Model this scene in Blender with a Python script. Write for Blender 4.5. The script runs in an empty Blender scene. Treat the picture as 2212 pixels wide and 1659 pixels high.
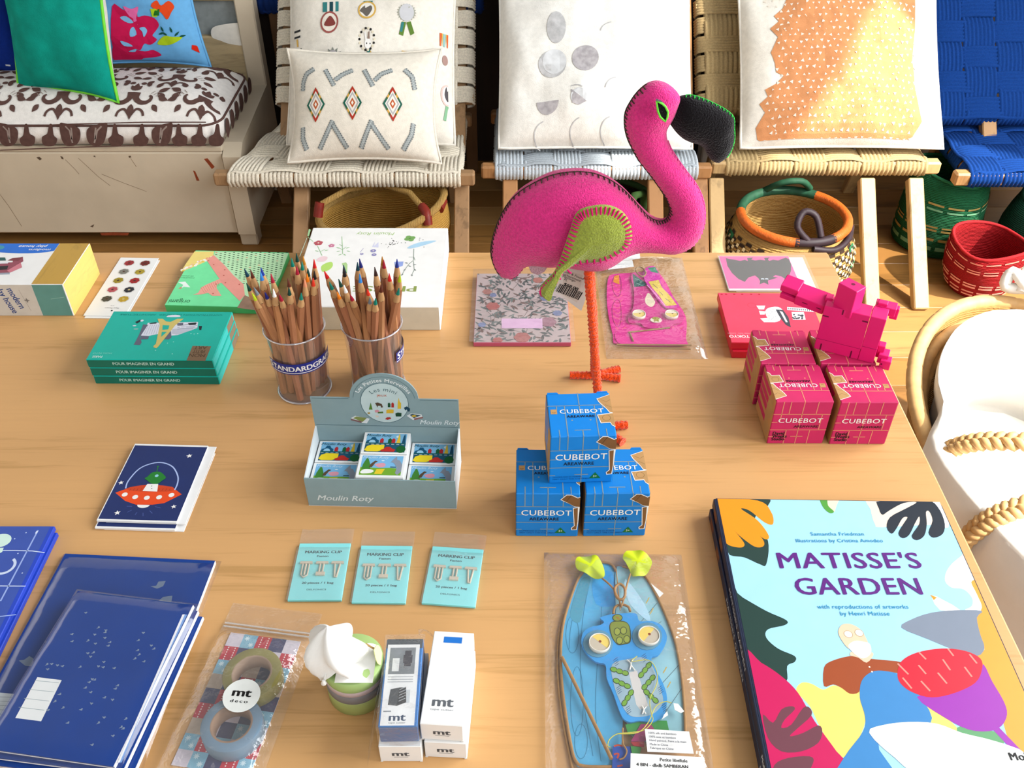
import bpy, math, random
from mathutils import Vector, Matrix, noise
from mathutils.geometry import delaunay_2d_cdt
random.seed(7)
SC = bpy.context.scene
COL = SC.collection
PI = math.pi
# ------------------------------------------------------------------ camera
F_PX, PITCH, CZ = 2030.0, math.radians(39.85), 1.45
cd = bpy.data.cameras.new('camera'); cam = bpy.data.objects.new('camera', cd); COL.objects.link(cam)
cd.sensor_fit = 'HORIZONTAL'; cd.sensor_width = 36.0; cd.lens = F_PX / 2212 * 36.0
cd.clip_start = 0.02; cd.clip_end = 60
cam.location = (0, 0, CZ); cam.rotation_euler = (PI / 2 - PITCH, 0, 0)
SC.camera = cam
# ------------------------------------------------------------------ light
SC.view_settings.view_transform = 'Standard'; SC.view_settings.look = 'None'
SC.view_settings.gamma = 1.0; SC.view_settings.use_curve_mapping = False
SC.view_settings.exposure = 0.42
W = bpy.data.worlds.new('daylight'); SC.world = W; W.use_nodes = True
bgn = W.node_tree.nodes['Background']
bgn.inputs[0].default_value = (0.93, 0.97, 1.0, 1); bgn.inputs[1].default_value = 0.27
sd = bpy.data.lights.new('sun', 'SUN'); sd.energy = 8.0; sd.angle = math.radians(1.2); sd.color = (1, 0.95, 0.86)
sun = bpy.data.objects.new('sun', sd); COL.objects.link(sun); sun.location = (3, 0, 4)
sun.rotation_euler = Vector((-0.72, 0.42, -0.90)).to_track_quat('-Z', 'Y').to_euler()
def area(name, loc, aim, sx, sy, watt, col):
    a = bpy.data.lights.new(name, 'AREA'); a.shape = 'RECTANGLE'; a.size = sx; a.size_y = sy; a.energy = watt; a.color = col
    o = bpy.data.objects.new(name, a); COL.objects.link(o); o.location = loc
    o.rotation_euler = (Vector(aim) - Vector(loc)).to_track_quat('-Z', 'Y').to_euler(); return o
area('window_daylight', (2.12, .88, 1.85), (0, .9, 1.0), 1.95, 1.9, 115, (0.95, 0.98, 1.0))
area('front_fill', (1.5, -2.2, 2.5), (0, 1.2, 0.7), 2.6, 1.8, 60, (0.95, 0.98, 1.0))  # unseen fill lamp, added to brighten the front faces

# ------------------------------------------------------------------ picking points on planes from the photograph's pixels
_S, _C = math.sin(PITCH), math.cos(PITCH)
def ray(x, y):
    u = (x - 1106) / F_PX; v = (y - 829.5) / F_PX
    return Vector((u, _C - v * _S, -_S - v * _C))
def G(x, y, z):
    d = ray(x, y); t = (z - CZ) / d.z
    return Vector((d.x * t, d.y * t, z))
def GY(x, y, Y):
    d = ray(x, y); t = Y / d.y
    return Vector((d.x * t, Y, CZ + d.z * t))
def crop(x0, y0, x1, w):            # a zoomed crop's own pixels -> photograph pixels
    k = (x1 - x0) / w
    return lambda pts: [(x0 + a * k, y0 + b * k) for a, b in pts]

# ------------------------------------------------------------------ materials
def lin(h):
    h = h.lstrip('#'); out = []
    for i in (0, 2, 4):
        c = int(h[i:i + 2], 16) / 255.0
        out.append(c / 12.92 if c <= 0.04045 else ((c + 0.055) / 1.055) ** 2.4)
    return tuple(0.80 * c ** 1.13 for c in out)
_M = {}
def M(hexc, rough=0.55, spec=0.3, var=0.05, scale=60.0, bump=0.0, bscale=300.0, metal=0.0, sheen=0.0, stretch=None, gain=1.0):
    key = (hexc, rough, spec, var, scale, bump, bscale, metal, sheen, stretch, gain)
    if key in _M: return _M[key]
    m = bpy.data.materials.new('mat_' + hexc.lstrip('#') + '_%d' % len(_M)); m.use_nodes = True
    nt = m.node_tree; N = nt.nodes; L = nt.links; b = N['Principled BSDF']
    c = [x * gain for x in lin(hexc)]
    tc = N.new('ShaderNodeTexCoord'); src = tc.outputs['Object']
    if stretch:
        mp = N.new('ShaderNodeMapping'); mp.inputs['Scale'].default_value = stretch
        L.new(src, mp.inputs['Vector']); src = mp.outputs['Vector']
    nz = N.new('ShaderNodeTexNoise'); nz.inputs['Scale'].default_value = scale; nz.inputs['Detail'].default_value = 3
    L.new(src, nz.inputs['Vector'])
    rp = N.new('ShaderNodeValToRGB')
    rp.color_ramp.elements[0].position = 0.3; rp.color_ramp.elements[1].position = 0.7
    rp.color_ramp.elements[0].color = (*[x * (1 - var) for x in c], 1); rp.color_ramp.elements[1].color = (*[min(1, x * (1 + var)) for x in c], 1)
    L.new(nz.outputs['Fac'], rp.inputs['Fac']); L.new(rp.outputs['Color'], b.inputs['Base Color'])
    b.inputs['Roughness'].default_value = rough; b.inputs['Specular IOR Level'].default_value = spec; b.inputs['Metallic'].default_value = metal
    if sheen:
        b.inputs['Sheen Weight'].default_value = sheen; b.inputs['Sheen Roughness'].default_value = 0.5
    if bump:
        n2 = N.new('ShaderNodeTexNoise'); n2.inputs['Scale'].default_value = bscale; n2.inputs['Detail'].default_value = 2
        L.new(src, n2.inputs['Vector'])
        bp = N.new('ShaderNodeBump'); bp.inputs['Strength'].default_value = bump; bp.inputs['Distance'].default_value = 0.004
        L.new(n2.outputs['Fac'], bp.inputs['Height']); L.new(bp.outputs['Normal'], b.inputs['Normal'])
    _M[key] = m; return m
def ink(h): return M(h, rough=0.5, spec=0.25, var=0.03)
def linen(h, **k): return M(h, rough=0.9, spec=0.1, var=k.pop('var', 0.06), scale=90, bump=0.25, bscale=420, **k)
def felt(h): return M(h, rough=1.0, spec=0.05, var=0.16, scale=420, bump=0.55, bscale=700, sheen=0.25)
def wood(h, stretch=(1.2, 14, 14), var=0.14, scale=6, rough=0.5, h2=None):
    key = ('wood', h, stretch, var, scale, rough, h2)
    if key in _M: return _M[key]
    m = bpy.data.materials.new('wood_' + h.lstrip('#')); m.use_nodes = True
    nt = m.node_tree; N = nt.nodes; L = nt.links; b = N['Principled BSDF']
    tc = N.new('ShaderNodeTexCoord'); mp = N.new('ShaderNodeMapping'); mp.inputs['Scale'].default_value = stretch
    L.new(tc.outputs['Object'], mp.inputs['Vector'])
    n1 = N.new('ShaderNodeTexNoise'); n1.inputs['Scale'].default_value = scale; n1.inputs['Detail'].default_value = 8; n1.inputs['Roughness'].default_value = 0.6
    n1.inputs['Distortion'].default_value = 1.2
    L.new(mp.outputs['Vector'], n1.inputs['Vector'])
    n2 = N.new('ShaderNodeTexNoise'); n2.inputs['Scale'].default_value = scale * 0.25; n2.inputs['Detail'].default_value = 2
    L.new(mp.outputs['Vector'], n2.inputs['Vector'])
    ad = N.new('ShaderNodeMath'); ad.operation = 'ADD'; L.new(n1.outputs['Fac'], ad.inputs[0]); L.new(n2.outputs['Fac'], ad.inputs[1])
    hf = N.new('ShaderNodeMath'); hf.operation = 'MULTIPLY'; hf.inputs[1].default_value = 0.5; L.new(ad.outputs[0], hf.inputs[0])
    rp = N.new('ShaderNodeValToRGB'); e = rp.color_ramp.elements
    c = [x for x in lin(h)]; d = [x * (1 - var * 2.4) for x in c] if not h2 else [x for x in lin(h2)]
    e[0].position = 0.36; e[0].color = (*d, 1); e[1].position = 0.62; e[1].color = (*[min(1, x * (1 + var * .4)) for x in c], 1)
    mid = e.new(0.47); mid.color = (*c, 1)
    L.new(hf.outputs[0], rp.inputs['Fac']); L.new(rp.outputs['Color'], b.inputs['Base Color'])
    b.inputs['Roughness'].default_value = rough; b.inputs['Specular IOR Level'].default_value = 0.35
    bp = N.new('ShaderNodeBump'); bp.inputs['Strength'].default_value = 0.06; bp.inputs['Distance'].default_value = 0.002
    L.new(n1.outputs['Fac'], bp.inputs['Height']); L.new(bp.outputs['Normal'], b.inputs['Normal'])
    _M[key] = m; return m
def film(name='clear_film', haze=0.10, gloss=0.10, tint=(1, 1, 1), wrinkle=0.5, scale=30.0, rough=0.12):
    key = (name, haze, gloss, tint, wrinkle, scale)
    if key in _M: return _M[key]
    m = bpy.data.materials.new(name); m.use_nodes = True; nt = m.node_tree; N = nt.nodes; L = nt.links
    N.remove(N['Principled BSDF']); out = N['Material Output']
    tr = N.new('ShaderNodeBsdfTransparent'); tr.inputs[0].default_value = (*tint, 1)
    df = N.new('ShaderNodeBsdfDiffuse'); df.inputs[0].default_value = (0.82, 0.80, 0.78, 1)
    gl = N.new('ShaderNodeBsdfGlossy'); gl.inputs['Roughness'].default_value = rough
    tc = N.new('ShaderNodeTexCoord'); nz = N.new('ShaderNodeTexNoise'); nz.inputs['Scale'].default_value = scale; nz.inputs['Detail'].default_value = 4
    L.new(tc.outputs['Object'], nz.inputs['Vector'])
    bp = N.new('ShaderNodeBump'); bp.inputs['Strength'].default_value = wrinkle; bp.inputs['Distance'].default_value = 0.01
    L.new(nz.outputs['Fac'], bp.inputs['Height'])
    L.new(bp.outputs['Normal'], gl.inputs['Normal'])
    lw = N.new('ShaderNodeLayerWeight'); lw.inputs['Blend'].default_value = 0.25; L.new(bp.outputs['Normal'], lw.inputs['Normal'])
    mu = N.new('ShaderNodeMath'); mu.operation = 'MULTIPLY_ADD'; mu.inputs[1].default_value = 0.5; mu.inputs[2].default_value = gloss; mu.use_clamp = True
    L.new(lw.outputs['Facing'], mu.inputs[0])
    m1 = N.new('ShaderNodeMixShader'); m1.inputs[0].default_value = haze; L.new(tr.outputs[0], m1.inputs[1]); L.new(df.outputs[0], m1.inputs[2])
    m2 = N.new('ShaderNodeMixShader'); L.new(mu.outputs[0], m2.inputs[0]); L.new(m1.outputs[0], m2.inputs[1]); L.new(gl.outputs[0], m2.inputs[2])
    L.new(m2.outputs[0], out.inputs['Surface'])
    _M[key] = m; return m

# ------------------------------------------------------------------ mesh builder
_TG = {}
def text_geo(s, bold=0.0, shear=0.0, space=1.0):
    bold = 0.0; key = (s, bold, shear, space)
    if key in _TG: return _TG[key]
    cu = bpy.data.curves.new('glyphs', 'FONT'); cu.body = s; cu.size = 1.0; cu.offset = bold; cu.shear = shear; cu.space_character = space
    cu.resolution_u = 3
    o = bpy.data.objects.new('glyphs', cu); me = o.to_mesh()
    vs = [(v.co.x, v.co.y) for v in me.vertices]; fs = [tuple(p.vertices) for p in me.polygons]
    o.to_mesh_clear(); bpy.data.objects.remove(o); bpy.data.curves.remove(cu)
    x0 = min(v[0] for v in vs); x1 = max(v[0] for v in vs)
    _TG[key] = ([((x - (x0 + x1) / 2) / 0.69, y / 0.69) for x, y in vs], fs, (x1 - x0) / 0.69)   # cap height 1, centred, baseline 0
    return _TG[key]
def cr(pts, n=5, closed=True):
    out = []; m = len(pts)
    rng = range(m) if closed else range(m - 1)
    for i in rng:
        g = lambda k: pts[k % m] if closed else pts[max(0, min(m - 1, k))]
        p0, p1, p2, p3 = g(i - 1), g(i), g(i + 1), g(i + 2)
        for j in range(n):
            t = j / n
            out.append(tuple(0.5 * (2 * b + (c - a) * t + (2 * a - 5 * b + 4 * c - d) * t * t + (3 * b - a - 3 * c + d) * t ** 3) for a, b, c, d in zip(p0, p1, p2, p3)))
    if not closed: out.append(tuple(pts[-1]))
    return out
def disc(cx, cy, rx, ry=None, n=22, rot=0.0, a0=0.0, a1=2 * PI):
    ry = rx if ry is None else ry; c, s = math.cos(rot), math.sin(rot); full = abs(a1 - a0) > 6.28
    out = []
    for i in range(n if full else n + 1):
        a = a0 + (a1 - a0) * i / n; x, y = rx * math.cos(a), ry * math.sin(a)
        out.append((cx + x * c - y * s, cy + x * s + y * c))
    return out
def rect(x0, y0, x1, y1): return [(x0, y0), (x1, y0), (x1, y1), (x0, y1)]
def star(cx, cy, r, n=5, k=0.42, rot=0.0):
    return [(cx + (r if i % 2 == 0 else r * k) * math.cos(rot + PI / 2 + i * PI / n), cy + (r if i % 2 == 0 else r * k) * math.sin(rot + PI / 2 + i * PI / n)) for i in range(2 * n)]
def stroke(pts, w):
    L_, R_ = [], []
    for i, p in enumerate(pts):
        a = pts[max(0, i - 1)]; b = pts[min(len(pts) - 1, i + 1)]
        dx, dy = b[0] - a[0], b[1] - a[1]; l = math.hypot(dx, dy) or 1
        ww = w if not isinstance(w, (list, tuple)) else w[i]
        L_.append((p[0] - dy / l * ww / 2, p[1] + dx / l * ww / 2)); R_.append((p[0] + dy / l * ww / 2, p[1] - dx / l * ww / 2))
    return [(L_[i], R_[i], R_[i + 1], L_[i + 1]) for i in range(len(pts) - 1)]
def leaf(x, y, l, w, rot, n=6):
    up = [(l * t, w / 2 * math.sin(PI * t ** 0.8)) for t in [i / n for i in range(n + 1)]]
    pts = up + [(a, -b) for a, b in reversed(up[1:-1])]
    c, s = math.cos(rot), math.sin(rot)
    return [(x + a * c - b * s, y + a * s + b * c) for a, b in pts]
def tess(pts):
    """fill a flat outline with triangles that never overlap, even where the outline touches itself"""
    if len(pts) < 4: return pts, [tuple(range(len(pts)))]
    n = len(pts)
    v, e, f, *_ = delaunay_2d_cdt([Vector(p) for p in pts], [(i, (i + 1) % n) for i in range(n)], [], 1, 1e-6)
    out = []
    for t in f:
        a = sum(v[t[i - 1]].x * v[t[i]].y - v[t[i]].x * v[t[i - 1]].y for i in range(len(t)))
        if abs(a) > 1e-10: out.append(tuple(t) if a > 0 else tuple(reversed(t)))
    return [(p.x, p.y) for p in v], out
def clip_cell(poly, x0, y0, x1, y1):
    def cut(P, f, it):
        out = []
        for i in range(len(P)):
            a, b = P[i - 1], P[i]; fa, fb = f(a), f(b)
            if fb >= 0:
                if fa < 0: out.append(it(a, b, fa, fb))
                out.append(b)
            elif fa >= 0: out.append(it(a, b, fa, fb))
        return out
    it = lambda a, b, fa, fb: tuple(a[k] + (b[k] - a[k]) * fa / (fa - fb) for k in (0, 1))
    for f in (lambda p: p[0] - x0, lambda p: x1 - p[0], lambda p: p[1] - y0, lambda p: y1 - p[1]):
        if not poly: return poly
        poly = cut(poly, f, it)
    return poly

class Surf:
    """A flat or gently domed face of a thing: local plane o + u*U + v*V, raised along n."""
    def __init__(s, Mw, o, u, v, lift=None, warp=None, plane_lift=0.0, base=0.0):
        s.M = Mw; s.o, s.u, s.v = Vector(o), Vector(u), Vector(v); s.n = s.u.cross(s.v).normalized(); s.lift = lift; s.warp = warp; s.pl = plane_lift; s.base = base; s.k = 1.0; s.clip = None
    def at(s, a, b, h=0.0):
        l = s.lift(a, b) if s.lift else 0.0
        if s.warp: a, b = s.warp(a, b)
        return tuple(s.o + s.u * a + s.v * b + s.n * (l + h * s.k + (s.base if h else 0)))
    def uv(s, px):
        I = s.M.inverted(); e = I @ Vector((0, 0, CZ)); R = I.to_3x3(); out = []
        for x, y in px:
            d = R @ ray(x, y); o = s.o + s.n * s.pl
            t = (o - e).dot(s.n) / d.dot(s.n); p = e + d * t - o
            out.append((p.dot(s.u), p.dot(s.v)))
        return out

class MB:
    def __init__(s): s.v, s.f, s.mi, s.sm, s.mats = [], [], [], [], []; s.k = 0
    def mat(s, m):
        if m not in s.mats: s.mats.append(m)
        return s.mats.index(m)
    def add(s, vs, fs, m, smooth=False, xf=None):
        o = len(s.v); k = s.mat(m)
        s.v += [tuple(xf @ Vector(p)) for p in vs] if xf is not None else [tuple(p) for p in vs]
        for f in fs: s.f.append(tuple(i + o for i in f)); s.mi.append(k); s.sm.append(smooth)
    def box(s, x0, y0, z0, x1, y1, z1, m, bev=0.0, xf=None, sides=None, top=None):
        b = min(bev, abs(x1 - x0) * .3, abs(y1 - y0) * .3, abs(z1 - z0) * .3)
        if b <= 0:
            vs = [(x, y, z) for z in (z0, z1) for y in (y0, y1) for x in (x0, x1)]
            fs = [(0, 2, 3, 1), (4, 5, 7, 6), (0, 1, 5, 4), (2, 6, 7, 3), (0, 4, 6, 2), (1, 3, 7, 5)]
            for i, f in enumerate(fs):
                mm = (top if (i == 1 and top) else m)
                if sides and i in sides: mm = sides[i]
                s.add([vs[j] for j in f], [(0, 1, 2, 3)], mm, xf=xf)
            return
        X, Y, Z = (x0, x1), (y0, y1), (z0, z1); idx = {}; vs = []
        for ix in (0, 1):
            for iy in (0, 1):
                for iz in (0, 1):
                    p = (X[ix], Y[iy], Z[iz]); sg = (1 - 2 * ix, 1 - 2 * iy, 1 - 2 * iz)
                    for ax in range(3):
                        q = [p[k] + (0 if k == ax else sg[k] * b) for k in range(3)]
                        idx[(ix, iy, iz, ax)] = len(vs); vs.append(tuple(q))
        fs = []
        for ax in range(3):
            a1, a2 = (ax + 1) % 3, (ax + 2) % 3
            for sd_ in (0, 1):
                c = []
                for i, j in ((0, 0), (1, 0), (1, 1), (0, 1)):
                    t = [0, 0, 0]; t[ax] = sd_; t[a1] = i; t[a2] = j; c.append(idx[(*t, ax)])
                fs.append(tuple(c if sd_ else reversed(c)))
            for i in (0, 1):
                for j in (0, 1):
                    t0 = [0, 0, 0]; t1 = [0, 0, 0]; t0[a1] = t1[a1] = i; t0[a2] = t1[a2] = j; t1[ax] = 1
                    q = (idx[(*t0, a1)], idx[(*t1, a1)], idx[(*t1, a2)], idx[(*t0, a2)])
                    fs.append(q if (i ^ j) else tuple(reversed(q)))
        for ix in (0, 1):
            for iy in (0, 1):
                for iz in (0, 1):
                    q = (idx[(ix, iy, iz, 0)], idx[(ix, iy, iz, 1)], idx[(ix, iy, iz, 2)])
                    fs.append(q if (ix + iy + iz) % 2 else tuple(reversed(q)))
        s.add(vs, fs, m, xf=xf)
    def prism(s, poly, z0, z1, m, xf=None, side=None, smooth_side=False):
        n = len(poly); ar = sum(poly[i - 1][0] * poly[i][1] - poly[i][0] * poly[i - 1][1] for i in range(n))
        if ar < 0: poly = list(reversed(poly))
        s.add([(x, y, z1) for x, y in poly], [tuple(range(n))], m, xf=xf)
        s.add([(x, y, z0) for x, y in poly], [tuple(reversed(range(n)))], side or m, xf=xf)
        s.add([(x, y, z0) for x, y in poly] + [(x, y, z1) for x, y in poly], [(i, (i + 1) % n, n + (i + 1) % n, n + i) for i in range(n)], side or m, smooth_side, xf)
    def tube(s, pts, r, m, n=8, closed=False, xf=None, smooth=True):
        P = [Vector(p) for p in pts]; k = len(P); vs = []; prev = None
        for i in range(k):
            a = P[i - 1] if (closed or i > 0) else P[i]; b = P[(i + 1) % k] if (closed or i < k - 1) else P[i]
            t = (b - a).normalized() if (b - a).length > 1e-9 else Vector((0, 0, 1))
            if prev is None:
                q = t.orthogonal().normalized()
            else:
                q = prev - t * prev.dot(t); q = q.normalized() if q.length > 1e-6 else t.orthogonal().normalized()
            prev = q; w = t.cross(q); rr = r[i] if isinstance(r, (list, tuple)) else r
            for j in range(n):
                a_ = 2 * PI * j / n; vs.append(P[i] + (q * math.cos(a_) + w * math.sin(a_)) * rr)
        fs = [(i * n + j, i * n + (j + 1) % n, ((i + 1) % k) * n + (j + 1) % n, ((i + 1) % k) * n + j) for i in range(k if closed else k - 1) for j in range(n)]
        s.add(vs, fs, m, smooth, xf)
        if not closed: s.add(vs[:n], [tuple(reversed(range(n)))], m, False, xf); s.add(vs[-n:], [tuple(range(n))], m, False, xf)
    def lathe(s, prof, m, n=32, xf=None, closed=False, smooth=True, shape=None, cap=True):
        vs = []
        for r, z in prof:
            for j in range(n):
                a = 2 * PI * j / n; x, y = r * math.cos(a), r * math.sin(a)
                vs.append(shape(x, y, z, a) if shape else (x, y, z))
        k = len(prof)
        fs = [(i * n + j, i * n + (j + 1) % n, ((i + 1) % k) * n + (j + 1) % n, ((i + 1) % k) * n + j) for i in range(k if closed else k - 1) for j in range(n)]
        s.add(vs, fs, m, smooth, xf)
        if not closed and cap:
            if prof[0][0] > 1e-6: s.add(vs[:n], [tuple(reversed(range(n)))], m, False, xf)
            if prof[-1][0] > 1e-6: s.add(vs[-n:], [tuple(range(n))], m, False, xf)
    def sheet(s, fn, nu, nv, m, smooth=True, xf=None, closed_u=False):
        vs = [fn(i / nu, j / nv) for j in range(nv + 1) for i in range(nu + 1)]
        fs = [(j * (nu + 1) + i, j * (nu + 1) + i + 1, (j + 1) * (nu + 1) + i + 1, (j + 1) * (nu + 1) + i) for j in range(nv) for i in range(nu)]
        s.add(vs, fs, m, smooth, xf)
    # ---- printed artwork lying on a face
    def ink(s, S, pts, m, layer=1, grid=None):
        s.k += 1; h = 0.00007 + layer * 0.00005 + (s.k % 12) * 4e-6
        if S.clip: pts = clip_cell(pts, *S.clip)
        if len(pts) < 3: return
        if grid:
            x0 = min(p[0] for p in pts); x1 = max(p[0] for p in pts); y0 = min(p[1] for p in pts); y1 = max(p[1] for p in pts)
            for i in range(math.floor(x0 / grid), math.floor(x1 / grid) + 1):
                for j in range(math.floor(y0 / grid), math.floor(y1 / grid) + 1):
                    q = clip_cell(pts, i * grid, j * grid, (i + 1) * grid, (j + 1) * grid)
                    q2 = [p for k, p in enumerate(q) if math.hypot(p[0] - q[k - 1][0], p[1] - q[k - 1][1]) > 1e-6]
                    if len(q2) > 2: 
                        vv, ff = tess(q2); s.add([S.at(a, b, h) for a, b in vv], ff, m, False)
        else:
            vv, ff = tess(pts); s.add([S.at(a, b, h) for a, b in vv], ff, m, False)
    def line(s, S, pts, w, m, layer=1):
        h = 0.00007 + layer * 0.00005
        if S.clip: pts = [p for p in pts if S.clip[0] < p[0] < S.clip[2] and S.clip[1] < p[1] < S.clip[3]]
        for q in stroke(pts, w): s.add([S.at(a, b, h) for a, b in q], [(0, 1, 2, 3)], m, True)
    def ring(s, S, cx, cy, r0, r1, m, layer=1, n=26, k=1.0, a0=0.0, a1=2 * PI):
        h = 0.00007 + layer * 0.00005
        vs = [S.at(cx + r * math.cos(a0 + (a1 - a0) * i / n), cy + k * r * math.sin(a0 + (a1 - a0) * i / n), h) for i in range(n + 1) for r in (r0, r1)]
        s.add(vs, [(2 * i, 2 * i + 1, 2 * i + 3, 2 * i + 2) for i in range(n)], m, True)
    def text(s, S, string, x, y, h, m, layer=2, rot=0.0, bold=0.0, shear=0.0, w=None, space=1.0, arc=None, align='C'):
        vs, fs, wid = text_geo(string, bold, shear, space); hh = 0.00007 + layer * 0.00005
        kx = h if w is None else w
        off = {'C': 0, 'L': wid / 2, 'R': -wid / 2}[align]
        for sx, sy, up in ((0, 0, 0),) if not bold else ((-bold, 0, 0), (bold, bold * .4, .000012), (0, -bold * .4, .000024)):
            s._glyphs(S, [((a + sx) * kx, (b + sy) * h) for a, b in vs], fs, x, y, off * kx, rot, arc, hh + up, m)
    def _glyphs(s, S, vs, fs, x, y, off, rot, arc, hh, m):
        c, si = math.cos(rot), math.sin(rot); P = []
        for a, b in vs:
            a = a + off
            if arc:                                       # bend the baseline round a circle of radius arc centred on (x, y)
                th = a / arc; P.append(S.at(x + (arc + b) * math.sin(th), y + (arc + b) * math.cos(th), hh))
            else: P.append(S.at(x + a * c - b * si, y + a * si + b * c, hh))
        s.add(P, fs, m)
    def build(s, name, parent=None, loc=None, mw=None):
        me = bpy.data.meshes.new(name); me.from_pydata(s.v, [], s.f)
        for m in s.mats: me.materials.append(m)
        me.polygons.foreach_set('material_index', s.mi); me.polygons.foreach_set('use_smooth', s.sm); me.update()
        o = bpy.data.objects.new(name, me); COL.objects.link(o)
        if parent is not None: o.parent = parent
        if loc is not None: o.location = loc
        if mw is not None: o.matrix_world = mw
        return o

_MW = {}
def tag(o, label=None, cat=None, group=None, kind=None):
    for k, v in (('label', label), ('category', cat), ('group', group), ('kind', kind)):
        if v: o[k] = v
    return o
def thing(name, label, cat, loc=(0, 0, 0), rz=0.0, group=None, mat=None):
    o = bpy.data.objects.new(name, None); COL.objects.link(o); o.empty_display_size = 0.02
    m_ = mat if mat is not None else (Matrix.Translation(loc) @ Matrix.Rotation(rz, 4, 'Z'))
    o.matrix_world = m_; _MW[o.name] = m_.copy()
    return tag(o, label, cat, group)
def mw(o): return _MW[o.name].copy()
def copy_thing(o, mat, label, group=None, name=None):
    c = o.copy(); COL.objects.link(c); c.matrix_world = mat; c['label'] = label
    if group: c['group'] = group
    kids = [k for k in bpy.data.objects if k.parent == o]
    for k in kids:
        d = k.copy(); COL.objects.link(d); d.parent = c
        for g in [x for x in bpy.data.objects if x.parent == k]:
            e = g.copy(); COL.objects.link(e); e.parent = d
    return c
def TR(x, y, z, rz=0.0): return Matrix.Translation((x, y, z)) @ Matrix.Rotation(rz, 4, 'Z')
def D(a): return math.radians(a)
T = 0.75                                                  # height of the table top
def top_surf(o, z): return Surf(mw(o), (0, 0, z), (1, 0, 0), (0, 1, 0))
def front_surf(o, y): return Surf(mw(o), (0, y, 0), (1, 0, 0), (0, 0, 1))
def right_surf(o, x): return Surf(mw(o), (x, 0, 0), (0, 1, 0), (0, 0, 1))
# ================================================================== the room
def struct(name, mb): return tag(mb.build(name), kind='structure')
WHITE = M('#e9e6e0', rough=0.7, var=0.04, scale=5)
SHADEW = wood('#2a1a12', stretch=(8, 8, 0.8), var=0.2, rough=0.6)
b = MB(); random.seed(3)
for i in range(40):                                         # pine boards running across the room
    y0 = -1.4 + i * 0.108
    hx = random.choice(['#b58a56', '#ad8049', '#bb925e', '#a67a46'])
    b.box(-3.2, y0, -0.03, 2.3, y0 + 0.108, 0.0, wood(hx, stretch=(1.0, 9, 9), scale=5 + (i % 3) * .3, var=0.16, rough=0.38), bev=0.0012)
struct('floor', b)
WY = 2.86
b = MB(); b.box(-3.2, WY, 0, -0.95, WY + 0.1, 2.9, WHITE); b.box(0.62, WY, 0, 2.3, WY + 0.1, 2.9, WHITE)
b.box(-0.95, WY, 2.2, 0.62, WY + 0.1, 2.9, WHITE); struct('wall_back', b)
b = MB(); b.box(-0.95, WY + 0.05, 0, 0.62, WY + 0.1, 2.2, SHADEW)  # near-black panel, its colour stands in for deep shade between the chairs
for i in range(5): b.box(-0.95 + i * .32, WY + 0.035, 0, -0.90 + i * .32, WY + 0.05, 2.2, SHADEW, bev=.004)
shade_panel = struct('shade_panel_1', b)
b = MB(); b.box(0.62, WY - 0.022, 0, 2.3, WY, 0.15, M('#f1eee8', rough=.45), bev=.004); b.box(0.62, WY - 0.03, 0.15, 2.3, WY, 0.165, M('#f1eee8', rough=.45), bev=.003)
struct('baseboard_back', b)
b = MB(); X = 2.2                                            # unseen window wall; opening and extra height shaped to place the sun
b.box(X, -1.4, 0, X + .12, -0.18, 2.9, WHITE); b.box(X, 1.88, 0, X + .12, WY, 2.9, WHITE)
b.box(X, -0.18, 0, X + .12, 2.2, 0.75, WHITE); b.box(X, -0.18, 2.93, X + .12, WY + .1, 8.5, WHITE); b.box(X, -3.2, 2.9, X + .12, -0.18, 8.5, WHITE)
struct('wall_right', b)
b = MB(); FW = M('#f3f0ea', rough=.45)
for (y0, y1, z0, z1) in ((-.18, -.12, .75, 2.93), (1.82, 1.88, .75, 2.93), (-.12, 1.82, .75, .81), (-.12, 1.82, 2.87, 2.93), (-.12, 1.82, 2.31, 2.66)):
    b.box(X + .03, y0, z0, X + .09, y1, z1, FW)  # last bar: broad transom, added to shade the cushions and jute chair
struct('window_1', b)
b = MB(); b.box(-3.3, -3.2, 0, -3.2, WY + .1, 2.9, WHITE); struct('wall_left', b)  # unseen wall, added to cut ambient light on the floor
b = MB(); b.box(-3.3, -3.3, 0, 2.32, -3.2, 1.1, WHITE); struct('wall_front', b)  # unseen low wall, added to keep light from under the chairs

# ================================================================== the display table
t = thing('display_table', 'large light maple table covered with toys, cards and stationery', 'table', (-0.33, 0.55, 0))
TW = wood('#dcae78', stretch=(1.3, 26, 26), scale=5.0, var=0.08, rough=0.27, h2='#c99e68')
b = MB(); b.box(-0.97, -0.577, 0.715, 0.772, 0.578, T, TW, bev=0.003); b.build('tabletop', t)
b = MB(); b.box(-.90, -.50, .63, .70, .50, .715, TW, bev=.002); b.build('apron', t)
for sx in (-.93, .67):
    for sy in (-.54, .47):
        b = MB(); b.box(sx, sy, 0, sx + .07, sy + .07, .715, TW, bev=.004); b.build('leg', t)

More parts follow.
